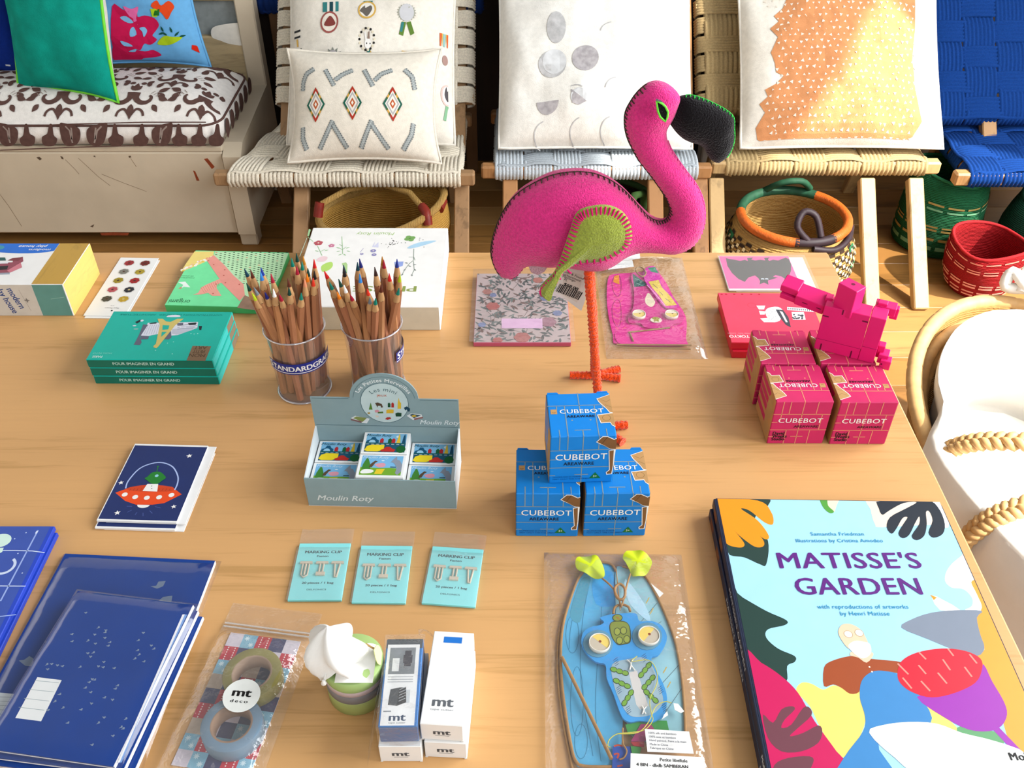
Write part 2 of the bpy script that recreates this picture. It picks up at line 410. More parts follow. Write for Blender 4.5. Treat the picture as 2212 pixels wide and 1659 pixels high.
# ================================================================== woven rope chairs
def ribbon(mb, path, wid, mat, cords, side):
    """one flat strap of side-by-side cords swept along path; side = unit vector across it"""
    P = [Vector(p) for p in path]; side = Vector(side); prof = []
    for k in range(cords):
        for q, hh in ((0.0, 0.0), (0.22, .8), (0.5, 1.0), (0.78, .8)): prof.append(((k + q) / cords - .5, hh))
    prof.append((.5, 0.0)); ch = wid / cords * .42; vs = []; n = len(prof)
    for i, p in enumerate(P):
        tg = (P[min(i + 1, len(P) - 1)] - P[max(i - 1, 0)]).normalized(); nn = side.cross(tg).normalized()
        for a, hh in prof: vs.append(p + side * (a * wid) + nn * (hh * ch))
    mb.add(vs, [(i * n + j, i * n + j + 1, (i + 1) * n + j + 1, (i + 1) * n + j) for i in range(len(P) - 1) for j in range(n - 1)], mat, True)
def weave(w, d, nw, nd, mats, cords=8, rr=.022, amp=.004, gapw=.97, inset=0.0):
    mb = MB(); cw, cdp = (w - 2 * inset) / nw, d / nd
    for i in range(nw):
        xc = inset + (i + .5) * cw; p = [(xc, rr, -2 * rr), (xc, .3 * rr, -1.75 * rr), (xc, 0, -rr), (xc, .3 * rr, -.27 * rr), (xc, rr, 0.0)]
        for j in range(nd):
            sg = 1 if (i + j) % 2 == 0 else -1; y0 = rr + (d - 2 * rr) * (j + .5) / nd; q = (d - 2 * rr) / nd
            p += [(xc, y0 - q * .3, amp * sg * .9), (xc, y0, amp * sg), (xc, y0 + q * .3, amp * sg * .9)]
        p += [(xc, d - rr, 0), (xc, d - .3 * rr, -.27 * rr), (xc, d, -rr), (xc, d - .3 * rr, -1.75 * rr), (xc, d - rr, -2 * rr)]
        ribbon(mb, p, cw * gapw, mats[0], cords, (1, 0, 0))
    for j in range(nd):
        yc = (j + .5) * cdp; p = [(rr, yc, -2 * rr), (.3 * rr, yc, -1.75 * rr), (0, yc, -rr), (.3 * rr, yc, -.27 * rr), (rr, yc, 0)]
        for i in range(nw):
            sg = -1 if (i + j) % 2 == 0 else 1; x0 = rr + (w - 2 * rr) * (i + .5) / nw; q = (w - 2 * rr) / nw
            p += [(x0 - q * .3, yc, amp * sg * .9), (x0, yc, amp * sg), (x0 + q * .3, yc, amp * sg * .9)]
        p += [(w - rr, yc, 0), (w - .3 * rr, yc, -.27 * rr), (w, yc, -rr), (w - .3 * rr, yc, -1.75 * rr), (w - rr, yc, -2 * rr)]
        ribbon(mb, p, cdp * .86, mats[-1], max(4, int(cords * .85)), (0, -1, 0))
    return mb
POST0, POSTS = 2.16, 1.0                                     # the back leans: y = POST0 + POSTS * z
def bar(mb, a, c, w, h, mat, up=(0, 0, 1)):
    a, c = Vector(a), Vector(c); tdir = (c - a).normalized(); s_ = tdir.cross(Vector(up)).normalized(); u_ = s_.cross(tdir)
    Mx = Matrix((( *s_, 0), (*tdir, 0), (*u_, 0), (0, 0, 0, 1))).transposed(); Mx.translation = a
    mb.box(-w / 2, 0, -h / 2, w / 2, (c - a).length, h / 2, mat, bev=.003, xf=Mx)
def chair(label, rope, woodc, x0, x1, yf, depth, zs, posts, legs, back, nw, nd, nb, cords=8, rope2=None, ln=.33, inset=0.0, taper=0.0, group='woven rope chairs along the wall'):
    rp = M(rope, rough=.95, spec=.08, var=.16, scale=260, bump=.5, bscale=900); rp2 = M(rope2, rough=.95, spec=.08, var=.16, scale=260, bump=.5, bscale=900) if rope2 else rp
    wd = wood(woodc, stretch=(9, 9, 1.2), var=.14, scale=7)
    xc = (x0 + x1) / 2; t = thing('rope_chair', label, 'chair', (xc, yf, 0), 0, group)
    Lx = lambda x: x - xc; Ly = lambda y: y - yf; w = x1 - x0 - .03
    mb = weave(w, depth, nw, nd, [rp, rp2], cords)
    if taper: mb.v = [(x + max(0, y) * taper * (1 - x / w), y, z) for x, y, z in mb.v]
    mb.build('seat_weave', t, (Lx(x0) + .015, 0, zs))
    b = MB(); b.box(Lx(x0) - .020, .004, zs - .040, Lx(x1) + .020, .036, zs - .004, wd, bev=.005); b.build('front_rail', t)
    b = MB(); b.box(Lx(x0) + taper * depth, depth - .036, zs - .040, Lx(x1), depth - .004, zs - .004, wd, bev=.005); b.build('back_rail', t)
    for x, k in ((x0 + .036, taper), (x1 - .036, 0)):
        b = MB(); b.tube([(Lx(x), .03, zs - .022), (Lx(x) + k * depth, depth - .03, zs - .022)], .0165, wd, 10); b.build('side_rail', t)
    yz = lambda z: Ly(POST0 + POSTS * z)
    for x in posts:
        b = MB(); bar(b, (Lx(x), yz(zs - .03), zs - .03), (Lx(x), yz(.625), .625), .040, .026, wd, up=(0, -.7, .7)); b.build('back_post', t)
    for x in legs:                                           # legs slope forward from under the seat to the floor
        b = MB(); bar(b, (Lx(x), Ly(2.045), 0.0), (Lx(x), Ly(2.045 + 1.02 * (zs - .05)), zs - .05), .040, .028, wd, up=(0, -.7, .7)); b.build('leg', t)
    for x in (x0 + .06, x1 - .06):                           # rear legs
        b = MB(); bar(b, (Lx(x), Ly(yf + .40), 0.0), (Lx(x), Ly(yf + .30), zs - .05), .034, .028, wd, up=(0, 1, 0)); b.build('leg', t)
    bx0, bx1, zb = back; ang = math.atan2(1, POSTS)
    mb = weave(bx1 - bx0, ln, nw if nb is None else nb, 6, [rp, rp2], cords, inset=inset)
    o = mb.build('backrest_weave', t)
    Mx = Matrix.Translation((Lx(bx0), yz(zb) - .018, zb + .016)) @ Matrix.Rotation(ang, 4, 'X')
    o.matrix_basis = Mx
    b = MB()
    for v in (.022, ln - .022): b.tube([(.002, v, -.022), (bx1 - bx0 - .002, v, -.022)], .0165, wd, 10)
    o = b.build('backrest_frame', t); o.matrix_basis = Mx
    return t
ZS = .30
chair('cream rope woven low chair beside the painted bench, holding two cushions', '#efe6d4', '#b08d68', -.765, -.118, 2.235, .40, ZS, (-.625, -.150), (-.565, -.135), (-.66, -.105, .36), 7, 5, 5, taper=.28, inset=.045)
chair('grey and white rope woven low chair under the cushion printed with moons', '#cfd6dc', '#b98a5c', -.062, .512, 2.275, .38, ZS, (-.01, .485), (-.005, .385, .505), (-.03, .50, .546), 7, 5, 6, rope2='#b9c0c6', ln=.25)
chair('natural jute woven low chair under the cushion with the orange print', '#c9b083', '#cfae7c', .556, 1.130, 2.30, .38, ZS, (.60, 1.05), (.549, .955, 1.085), (.515, 1.10, .345), 6, 5, 5, inset=.02)
chair('royal blue webbing woven low chair behind the red and green baskets', '#1f4a8e', '#b98f60', 1.185, 1.75, 2.235, .40, ZS, (1.33, 1.70), (1.66,), (1.165, 1.72, .325), 6, 5, 6, ln=.44)
# folded chair leaning on the wall behind the cream one
t = thing('folded_chair', 'dark blue woven folding chair leaning on the wall behind the cream chair', 'chair', (-.40, 2.80, 0), 0, None)
b = weave(.66, .26, 6, 5, [M('#123a7c', rough=.95, var=.15)], 6); b.build('backrest_weave', t).matrix_basis = Matrix.Translation((-.345, .012, .515)) @ Matrix.Rotation(D(90), 4, 'X')
for x in (-.30, .27):
    b = MB(); b.box(x - .018, .022, 0, x + .018, .048, .78, wood('#7a5a3c', stretch=(9, 9, 1.2)), bev=.003); b.build('back_post', t)

# ================================================================== painted bench
CR = M('#d6c8b2', rough=.55, var=.06, scale=9, bump=.15, bscale=30)
RUST = M('#9a4a26', rough=.8, var=.25, scale=60); DIRT = M('#6d5a48', rough=.9, var=.3, scale=60)
t = thing('painted_bench', 'chipped cream painted wooden settle holding the brown damask seat cushion', 'bench', (-1.45, 2.36, 0))
BX1 = -.735 + 1.45
b = MB(); b.box(-.75, 0, .045, BX1 - .05, .03, .30, CR, bev=.006)
S = Surf(mw(t), (0, -.0001, 0), (1, 0, 0), (0, 0, 1)); z1 = crop(0, 0, 620, 1978)
for pts in ([(250, 1085), (270, 1080), (290, 1095), (275, 1105)], [(415, 1075), (432, 1080), (440, 1098), (425, 1095)], [(640, 1075), (655, 1072), (660, 1085)], [(885, 1075), (900, 1073), (905, 1085), (890, 1088)],
            [(620, 1560), (650, 1545), (640, 1568)]): b.ink(S, S.uv(z1(pts)), DIRT)
for pts in ([(1330, 1175), (1345, 1180), (1375, 1245), (1355, 1245), (1345, 1215)], [(1405, 1095), (1430, 1090), (1455, 1120), (1480, 1150), (1460, 1165), (1430, 1125)], [(690, 1606), (780, 1600), (890, 1606), (880, 1622), (700, 1622)]):
    b.ink(S, S.uv(z1(pts)), RUST)
for pts in ([(450, 1100), (520, 1170), (545, 1200)], [(540, 1090), (680, 1220), (760, 1280)], [(700, 1200), (850, 1260), (1010, 1320)], [(0, 1340), (60, 1420), (150, 1560)], [(900, 1090), (940, 1150)]):
    b.line(S, S.uv(z1(pts)), .0016, M('#a08f78', rough=.9, var=.2))
b.build('front_panel', t)
b = MB(); b.box(-.75, 0, .30, BX1 - .05, .39, .315, CR, bev=.003); b.build('seat_board', t)
b = MB(); xs = BX1 - .05
b.prism([(-.012, .05), (.40, .05), (.40, .335), (.03, .315), (-.012, .29)], 0, .05, CR, xf=Matrix(((0, 0, 1, xs), (1, 0, 0, 0), (0, 1, 0, 0), (0, 0, 0, 1)))); b.build('side_panel', t)
for x, y in ((BX1 - .055, .01), (BX1 - .055, .34), (-.74, .01), (-.74, .34)):
    b = MB(); b.box(x, y, 0, x + .05, y + .05, .05, CR, bev=.004); b.build('foot', t)
b = MB(); b.box(xs - .004, .375, .05, xs + .05, .425, .86, CR, bev=.004); b.build('corner_post', t)
PL = wood('#c9b48e', stretch=(1.5, 10, 10), var=.12)
for z0, z1_, m in ((.315, .475, PL), (.575, .66, PL), (.70, .80, PL)):
    b = MB(); b.box(-.75, .385, z0, xs, .405, z1_, m, bev=.003)
    if z0 < .4:
        Sb = Surf(mw(t), (0, .385, 0), (1, 0, 0), (0, 0, 1))
        zb_ = crop(380, 0, 700, 1609)
        b.ink(Sb, Sb.uv(zb_(cr([(400, 300), (550, 260), (700, 250), (745, 300), (760, 480), (600, 480), (480, 440), (390, 400)], 4))), M('#efeae0', rough=.8))
        b.ink(Sb, Sb.uv(zb_([(705, 300), (740, 330), (770, 480), (735, 460), (712, 420)])), RUST, 2)
    b.build('back_plank', t)
b = MB(); b.box(-.75, .405, .315, xs, .415, .80, M('#9aa09f', rough=.7, var=.1)); b.build('back_board', t)

# ================================================================== cushions
def cushion(name, label, cat, mat_w, w, h, th, fab, pinch=.05, back=None, wr=.006, seed=0, piping=None, sag=0.0, p=2.4, pip_r=.004, nu=48, bkm=.8, art=None, ears=0.0):
    """A stuffed cushion: local x across, y up its face, z out of its face; origin at the middle of its lower edge."""
    t = thing(name, label, cat, mat=mat_w)
    def warp(a, b_):
        u, v = 2 * a / w, 2 * b_ / h - 1
        e = 1 + ears * (abs(u) * abs(v)) ** 3
        return a * (1 - pinch * (1 - v * v)) * e, h / 2 + (b_ - h / 2) * (1 - pinch * .8 * (1 - u * u)) * e
    def lift(a, b_):
        u, v = min(1, abs(2 * a / w)), min(1, abs(2 * b_ / h - 1))
        k = max(0, (1 - u ** p) * (1 - v ** p)) ** .55
        n_ = noise.noise(Vector((a * 9 + seed, b_ * 9, seed * 1.7))) * wr * 1.6 + noise.noise(Vector((a * 26, b_ * 18 + seed, 3.1))) * wr * .5
        return th / 2 * k * (1 + sag * (1 - (b_ / h) * 2)) + n_ * min(1, k * 1.6)
    S = Surf(mat_w, (0, 0, 0), (1, 0, 0), (0, 1, 0), lift, warp, plane_lift=th * .40, base=.0010); S.k = 4.0; S.clip = (-w / 2 + .012, .012, w / 2 - .012, h - .012)
    mb = MB()
    mb.sheet(lambda i, j: S.at((i - .5) * w, j * h), nu, nu, fab)
    if art: art(mb, S)
    def bk(i, j):
        a, b_ = (i - .5) * w, j * h; k = lift(a, b_); x, y = warp(a, b_); return (x, y, -k * bkm)
    mb.sheet(lambda i, j: bk(1 - i, j), nu, nu, back or fab)
    mb.build('cover', t)
    per = [(-w / 2 + w * k / 16, 0) for k in range(16)] + [(w / 2, h * k / 16) for k in range(16)] + [(w / 2 - w * k / 16, h) for k in range(16)] + [(-w / 2, h - h * k / 16) for k in range(16)]
    pm = MB(); pm.tube([(*warp(a, b_), 0.0) for a, b_ in per], pip_r, piping or fab, 6, closed=True); pm.build('piping' if piping else 'hem', t)
    return t, S
def lean(x, y, z, ang, yaw=0.0, roll=0.0):
    return Matrix.Translation((x, y, z)) @ Matrix.Rotation(yaw, 4, 'Z') @ Matrix.Rotation(PI / 2 - ang, 4, 'X') @ Matrix.Rotation(roll, 4, 'Z')
LIN = linen('#efe9de'); LINW = linen('#f4f1ea')
cg = None
# --- tall cushion printed with animal medals
zm = crop(600, 0, 1020, 2049)
def art_medal(mb, S):
    q = lambda pts: S.uv(zm(pts)); I = ink; g = .03
    def at(cx, cy): return q([(cx, cy)])[0]
    k = (at(1000, 300)[0] - at(900, 300)[0]) / 100
    def el(cx, cy, rx, ry, m, l, n=20): x, y = at(cx, cy); mb.ink(S, disc(x, y, rx * k, ry * k * 1.1, n), m, l, grid=g)
    TE, GR, YE, RD, BK, GY_ = I('#3f8a8a'), I('#6a8a3a'), I('#e0b860'), I('#a8605a'), I('#2b2a28'), I('#9a9896')
    for x0, x1, m in ((460, 510, TE), (510, 535, I('#e8e4da')), (535, 575, I('#23505a')), (575, 600, I('#e8e4da')), (600, 635, TE)): mb.ink(S, q([(x0, 5), (x1, 5), (x1, 115), (x0, 115)]), m, 1, g)
    el(535, 235, 100, 118, RD, 1); el(535, 235, 82, 98, I('#eee6da'), 2); mb.ink(S, q(cr([(480, 270), (500, 215), (545, 165), (590, 220), (600, 265), (540, 285)], 4)), I('#8e4a44'), 3, g)
    el(947, 110, 98, 100, YE, 1); el(947, 110, 80, 82, I('#f4f0e6'), 2); mb.ink(S, q(cr([(870, 120), (920, 60), (930, 90), (985, 60), (1000, 110), (950, 190), (900, 150)], 4)), I('#77706a'), 3, g)
    mb.ink(S, q([(905, 0), (1005, 0), (1000, 30), (910, 30)]), TE, 1, g)
    x, y = at(1370, 130); mb.ink(S, star(x, y, 105 * k, 20, .82), I('#b0b1a4'), 1, g); el(1370, 130, 78, 92, I('#d3d3d6'), 2)
    for a in ([(1320, 230), (1290, 370), (1335, 385), (1365, 240)], [(1370, 240), (1415, 375), (1455, 350), (1415, 225)]): mb.ink(S, q(a), GR, 1, g)
    mb.ink(S, q([(1315, 240), (1300, 340), (1325, 345), (1345, 240)]), TE, 2, g)
    x, y = at(950, 440)
    for i in range(18):
        a = 2 * PI * i / 18; mb.ink(S, disc(x + 80 * k * math.cos(a), y + 122 * k * math.sin(a), 12 * k, 15 * k, 8), BK if i % 2 else I('#e6dcc4'), 1)
    el(960, 490, 36, 52, I('#f6f4f0'), 2); mb.ink(S, q([(920, 365), (935, 360), (950, 450), (932, 450)]), I('#f6f4f0'), 2, g); mb.ink(S, q([(965, 365), (980, 355), (980, 440), (958, 440)]), I('#9a8478'), 2, g); el(948, 487, 6, 8, BK, 3, 8); el(985, 490, 6, 8, BK, 3, 8)
    for a, m in (([(955, 550), (920, 660), (1030, 660), (985, 550)], YE), ([(950, 550), (945, 690), (1010, 690), (985, 550)], I('#2e7a78'))): mb.ink(S, q(a), m, 1, g)
    x, y = at(575, 620); mb.ink(S, star(x, y, 110 * k, 12, .62), I('#8d9088'), 1, g); el(575, 620, 58, 66, I('#b9b4b6'), 2)
    mb.ink(S, q([(1320, 555), (1445, 550), (1440, 590), (1420, 670), (1360, 670), (1330, 590)]), I('#6bb0b0'), 1, g); mb.ink(S, q([(1320, 550), (1445, 550), (1440, 575), (1330, 575)]), YE, 2, g)
    for x0, x1, m in ((1722, 1745, I('#e07038')), (1745, 1757, YE), (1757, 1785, I('#9cc4c0')), (1785, 1795, YE), (1795, 1815, I('#e07038'))): mb.ink(S, q([(x0, 305), (x1, 305), (x1 - 6, 450), (x0 + 4, 450)]), m, 1, g)
    el(1780, 590, 30, 50, I('#b09088'), 1); el(1797, 960, 66, 105, I('#f0c8c0'), 1); el(1797, 960, 50, 88, I('#f8f2ec'), 2)
    mb.ink(S, q(cr([(1770, 960), (1790, 870), (1800, 920), (1820, 870), (1838, 960), (1800, 1025)], 4)), I('#5a5458'), 3, g)
    for a in ([(1780, 1065), (1745, 1220), (1775, 1225), (1805, 1075)], [(1800, 1075), (1830, 1220), (1855, 1215), (1830, 1060)]): mb.ink(S, q(a), I('#86b890'), 1, g)
    for yy in (265, 330): mb.ink(S, q([(118, yy), (195, yy), (195, yy + 22), (118, yy + 22)]), BK, 1, g)
    mb.ink(S, q([(145, 365), (165, 365), (175, 450), (155, 450)]), YE, 1, g)
    for p_ in ((160, 490), (205, 490), (185, 560), (210, 575)): el(p_[0], p_[1], 9, 16, BK, 1, 8)
cushion('throw_cushion', 'tall cream linen cushion printed with animal medals on the cream chair', 'cushion', lean(-.378, 2.345, .328, D(45)), .45, .47, .15, LIN, .03, seed=1, art=art_medal, wr=.005)
# --- lumbar cushion with embroidered diamonds
def art_diam(mb, S):
    q = lambda pts: S.uv(zm(pts)); I = ink; g = .03
    GYB, GYD = I('#aab0af'), I('#747c80')
    def band(pts, wpx):
        u = q(pts); k = abs(q([(1000, 900)])[0][0] - q([(900, 900)])[0][0]) / 100
        for c in stroke(u, wpx * k): mb.ink(S, list(c), GYB, 1, g)
        for i in range(len(u) - 1):
            a, b_ = u[i], u[i + 1]; L_ = math.hypot(b_[0] - a[0], b_[1] - a[1]); n_ = max(2, int(L_ / (24 * k)))
            dx, dy = (b_[0] - a[0]) / L_, (b_[1] - a[1]) / L_
            for j in range(n_):
                for s_ in (-1, 0, 1):
                    x = a[0] + (b_[0] - a[0]) * (j + .5) / n_ - dy * s_ * wpx * k * .46; y = a[1] + (b_[1] - a[1]) * (j + .5) / n_ + dx * s_ * wpx * k * .46
                    r = 8.5 * k if s_ else 7 * k
                    mb.ink(S, [(x - r, y), (x, y - r), (x + r, y), (x, y + r)], GYD if s_ else I('#c9d2d3'), 2)
    for pts in ([(205, 940), (215, 850), (260, 760), (355, 705)], [(480, 715), (580, 905)], [(590, 840), (680, 770), (790, 725)], [(915, 720), (1020, 915)], [(1035, 850), (1110, 770), (1225, 725)], [(1355, 715), (1450, 800), (1485, 940)],
                [(215, 1330), (225, 1450), (280, 1565)], [(565, 1285), (420, 1570)], [(560, 1320), (720, 1575)], [(1005, 1290), (870, 1580)], [(1000, 1330), (1165, 1580)], [(1462, 1300), (1430, 1420), (1320, 1580)]): band(pts, 46)
    for cx, cy in ((365, 1105), (790, 1100), (1240, 1105)):
        hw, hh = 108, 190
        dm = lambda s_: [(cx, cy - hh * s_), (cx + hw * s_, cy), (cx, cy + hh * s_), (cx - hw * s_, cy)]
        for s_, m, l in ((1.0, '#d9a94c', 1), (.78, '#f0ece2', 2), (.66, '#b9b7b8', 3), (.5, '#efe9de', 4), (.30, '#c2622c', 5), (.14, '#efe9de', 6)): mb.ink(S, q(dm(s_)), I(m), l, g)
        for (fx, fy, m) in ((0, -1, '#b5371f'), (0, 1, '#b5371f'), (1, 0, '#1f6a58'), (-1, 0, '#1f6a58')):
            P = []
            for s_ in (1.0, .78):
                tip = (cx + fx * hw * s_, cy + fy * hh * s_); nb = [(cx + (hw if not fx else 0) * s_, cy + (hh if fx else 0) * s_), (cx - (hw if not fx else 0) * s_, cy - (hh if fx else 0) * s_)]
                P.append([tuple(tip[k] + (n_[k] - tip[k]) * .3 for k in (0, 1)) for n_ in nb] + [tip])
            o_, i_ = P; mb.ink(S, q([o_[0], o_[2], i_[2], i_[0]]), I(m), 3); mb.ink(S, q([o_[1], o_[2], i_[2], i_[1]]), I(m), 3)
            for e_ in (0, 1):
                f_ = lambda A: (A[e_][0] + (A[e_][0] - A[2][0]) * .35, A[e_][1] + (A[e_][1] - A[2][1]) * .35)
                mb.ink(S, q([o_[e_], f_(o_), f_(i_), i_[e_]]), I('#4c6a34'), 4)
cushion('lumbar_cushion', 'small cream lumbar cushion embroidered with three diamonds and grey zigzags', 'cushion', lean(-.383, 2.245, .330, D(39)), .385, .285, .12, linen('#ede6d9'), .07, seed=4, art=art_diam, wr=.003, ears=.04)
# --- white cushion printed with moons
zw = crop(1000, 0, 1640, 2212)
def art_moon(mb, S):
    q = lambda pts: S.uv(zw(pts)); g = .02
    k = abs(q([(800, 480)])[0][0] - q([(700, 480)])[0][0]) / 100
    def el(cx, cy, r, m, l=1, ry=None): x, y = q([(cx, cy)])[0]; mb.ink(S, disc(x, y, r * k, (ry or r) * k, 24), m, l, grid=g)
    A, B, C_ = M('#c9c8c8', rough=.9, var=.16, scale=70), M('#bdb8ba', rough=.9, var=.2, scale=80), M('#d9dadb', rough=.9, var=.12, scale=50)
    el(660, 488, 105, A); el(675, 470, 90, C_, 2, 96); el(908, 456, 100, B); el(690, 210, 72, A, 1, 128)
    x, y = q([(628, 760)])[0]; mb.ink(S, disc(x, y, 82 * k, 95 * k, 14, a0=PI, a1=2 * PI), B, 1, grid=g)
    el(858, 745, 60, C_); mb.ink(S, q([(800, 690), (860, 740), (920, 780), (860, 805), (810, 790)]), B, 2, g)
    for cx, cy, r, a0, a1 in ((630, 985, 100, 1.9, 4.2), (900, 975, 100, 1.9, 4.2), (1130, 965, 100, 1.9, 4.1), (1150, 690, 95, 1.7, 3.0), (830, 750, 92, 0.9, 1.9), (1110, 260, 90, 1.6, 3.0)):
        x, y = q([(cx, cy)])[0]; mb.ring(S, x, y, r * k * .93, r * k, A, 1, a0=a0, a1=a1)
cushion('throw_cushion', 'big white linen cushion printed with faint grey moons, behind the pink bird', 'cushion', lean(.222, 2.322, .328, D(45)), .515, .52, .17, LINW, .02, seed=9, art=art_moon, wr=.009, sag=.25)
# --- cushion with an orange print of little triangles
zo = crop(1500, 0, 2212, 2212)
def art_orange(mb, S):
    q = lambda pts: S.uv(zo(pts)); g = .022
    OR = M('#d79a6c', rough=.9, spec=.1, var=.12, scale=40, bump=.2, bscale=420); random.seed(5)
    edge = [(640, -80), (590, 40), (530, 90), (560, 130), (500, 180), (545, 250), (500, 350), (530, 420), (540, 480), (590, 510), (540, 560), (470, 590), (490, 640), (440, 680), (480, 740), (430, 830), (450, 900), (520, 940), (680, 945), (900, 945), (1100, 955), (1330, 925), (1500, 905), (1560, 800), (1500, 600), (1480, 400), (1500, 200), (1520, -80)]
    mb.ink(S, q(edge), OR, 1, g); TRI = linen('#efe4d6')
    for iy in range(22):
        for ix in range(24):
            x = 480 + ix * 47 + (iy % 2) * 23 + random.uniform(-9, 9); y = -30 + iy * 45 + random.uniform(-8, 8)
            if x < 480 + (60 if 30 < y < 560 else 0) or y > 925 or x > 1500: continue
            r = random.uniform(8, 15); a = random.uniform(-.5, .5) + (PI if iy % 2 else 0)
            mb.ink(S, q([(x + r * math.sin(a + k_ * 2 * PI / 3), y - r * math.cos(a + k_ * 2 * PI / 3)) for k_ in range(3)]), TRI, 3)
cushion('throw_cushion', 'cream linen cushion with an orange patch of tiny white triangles on the jute chair', 'cushion', lean(.878, 2.322, .328, D(45)), .54, .52, .16, LIN, .03, seed=14, art=art_orange, wr=.008, sag=.2)
# --- teal cushion with lime piping, cream at the back
cushion('throw_cushion', 'teal green cushion edged with lime piping at the front of the bench', 'cushion', lean(-1.205, 2.462, .425, D(13), yaw=D(-16)), .300, .38, .125, M('#12a393', rough=.85, spec=.1, var=.14, scale=26, bump=.2, bscale=300), .045, back=LIN, bkm=1.35, seed=20, piping=M('#86e64a', rough=.6), wr=.006, ears=.05, pip_r=.0045)
# --- floral cushion
zf = crop(0, 0, 620, 1978)
def art_flor(mb, S):
    q = lambda pts: S.uv(zf(pts)); g = .03; I = lambda h: M(h, rough=.9, spec=.1, var=.06)
    R_, P_, B_ = I('#d3245e'), I('#ef7ab4'), I('#8ec4ea')
    mb.ink(S, q(cr([(780, 40), (850, 60), (900, 80), (960, 50), (960, 120), (1010, 110), (1080, 130), (1110, 180), (1080, 230), (1060, 260), (1090, 290), (1040, 330), (1000, 320), (970, 370), (930, 360), (880, 400), (780, 380)], 3)), R_, 1, g)
    mb.ink(S, q(cr([(780, 330), (860, 330), (920, 360), (1000, 380), (1060, 370), (1110, 410), (1050, 430), (980, 440), (940, 470), (780, 480)], 3)), R_, 2, g)
    mb.ink(S, q(cr([(860, 40), (920, 60), (970, 45), (950, 130), (960, 180), (920, 140)], 3)), P_, 2, g)
    for c in ([(835, 125), (880, 115), (930, 160), (890, 165)], [(905, 215), (930, 195), (950, 250), (905, 265)], [(970, 205), (1005, 195), (1025, 225), (1000, 270), (990, 230)], [(835, 295), (890, 315), (920, 340), (860, 335)], [(885, 380), (940, 360), (930, 385)]): mb.ink(S, q(cr(c, 3)), B_, 4, g)
    mb.ink(S, q(cr([(1060, 40), (1100, 0), (1130, 40), (1180, 10), (1220, 50), (1200, 90), (1170, 140), (1130, 90)], 3)), I('#e2562a'), 1, g); mb.ink(S, q([(1055, 60), (1090, 60), (1120, 80), (1100, 120), (1065, 120)]), I('#b6d62c'), 2, g); mb.ink(S, q([(1075, 110), (1085, 75), (1120, 60), (1115, 110)]), I('#2d7a2c'), 3, g)
    mb.ink(S, q(cr([(1090, 320), (1140, 260), (1200, 265), (1265, 270), (1210, 310), (1150, 330)], 3)), I('#b4cf2a'), 1, g)
    for x, y, a in ((1105, 250, .4), (1140, 230, 2.0), (1165, 255, 2.6), (1200, 235, 1.9), (1215, 260, .8), (1245, 265, 0.2)):
        for u in [leaf(x, y, 46, 14, -a)]: mb.ink(S, q(u), I('#1f5a4a'), 3)
    mb.ink(S, q([(1320, 325), (1345, 330), (1390, 375), (1395, 400), (1340, 370), (1315, 355)]), I('#d8331f'), 2, g)
cushion('throw_cushion', 'sky blue cushion with large pink and red flowers behind the teal one', 'cushion', lean(-1.075, 2.655, .425, D(4), yaw=D(3)), .40, .42, .11, M('#79b8e6', rough=.9, spec=.1, var=.06), .06, seed=30, art=art_flor, ears=.04, wr=.006)
def art_blue(mb, S):
    WH = linen('#e8ecf0')
    for u, v, r in ((.12, .10, .05), (.02, .22, .06), (.15, .30, .05), (.10, .40, .04), (-.1, .2, .07)): mb.ring(S, u, v, r * .6, r, WH, 1)
    for u in (.05, .16): mb.line(S, [(u, .02), (u + .02, .2), (u, .36)], .012, WH, 2)
cushion('throw_cushion', 'royal blue cushion with white print, half hidden beside the teal one', 'cushion', lean(-1.565, 2.60, .425, D(8)), .42, .34, .12, linen('#1d3f9c'), .05, seed=33, art=art_blue)
# --- damask seat cushion on the bench
t = thing('seat_cushion', 'thick white seat cushion with brown damask print lying on the bench', 'cushion', (-1.42, 2.36, .315))
FAB = linen('#f3eee9'); BR = M('#6e544e', rough=.9, spec=.1, var=.12, scale=90); BR2 = M('#a99a92', rough=.9, var=.1)
cw, cdp_, cx0, CRN = .640, .362, -.70, .055
def c_dist(a, b_):                                           # distance inward from the cushion's rounded outline
    hx, hy = (cw - cx0) / 2, cdp_ / 2; u, v = abs(a - (cw + cx0) / 2) - hx + CRN, abs(b_ - hy) - hy + CRN
    return CRN - (math.hypot(max(u, 0), max(v, 0)) + min(max(u, v), 0))
def c_h(d_): return .060 + .060 * (1 - (1 - min(1, max(0, d_) / .16)) ** 2.2)
def c_lift(a, b_): return c_h(c_dist(a, b_)) + .0035 * noise.noise(Vector((a * 8, b_ * 8, 2)))
S = Surf(mw(t), (0, 0, 0), (1, 0, 0), (0, 1, 0), c_lift, None, plane_lift=.095, base=.0012); S.k = 3.0; S.clip = (cx0 + .01, .008, cw - .008, cdp_ - .008)
def ringp(ins, n=9):
    P = []
    for (px_, py_, a0) in ((cw - CRN, CRN, -PI / 2), (cw - CRN, cdp_ - CRN, 0), (cx0 + CRN, cdp_ - CRN, PI / 2), (cx0 + CRN, CRN, PI)):
        for k in range(n + 1): a = a0 + PI / 2 * k / n; P.append((px_ + (CRN - ins) * math.cos(a), py_ + (CRN - ins) * math.sin(a)))
    out = []
    for i, p in enumerate(P):
        out.append(p); nx = P[(i + 1) % len(P)]; L_ = math.hypot(nx[0] - p[0], nx[1] - p[1]); m_ = int(L_ / .03)
        for k in range(1, m_): out.append((p[0] + (nx[0] - p[0]) * k / m_, p[1] + (nx[1] - p[1]) * k / m_))
    return out
mb = MB(); base_ = ringp(0); vs = []
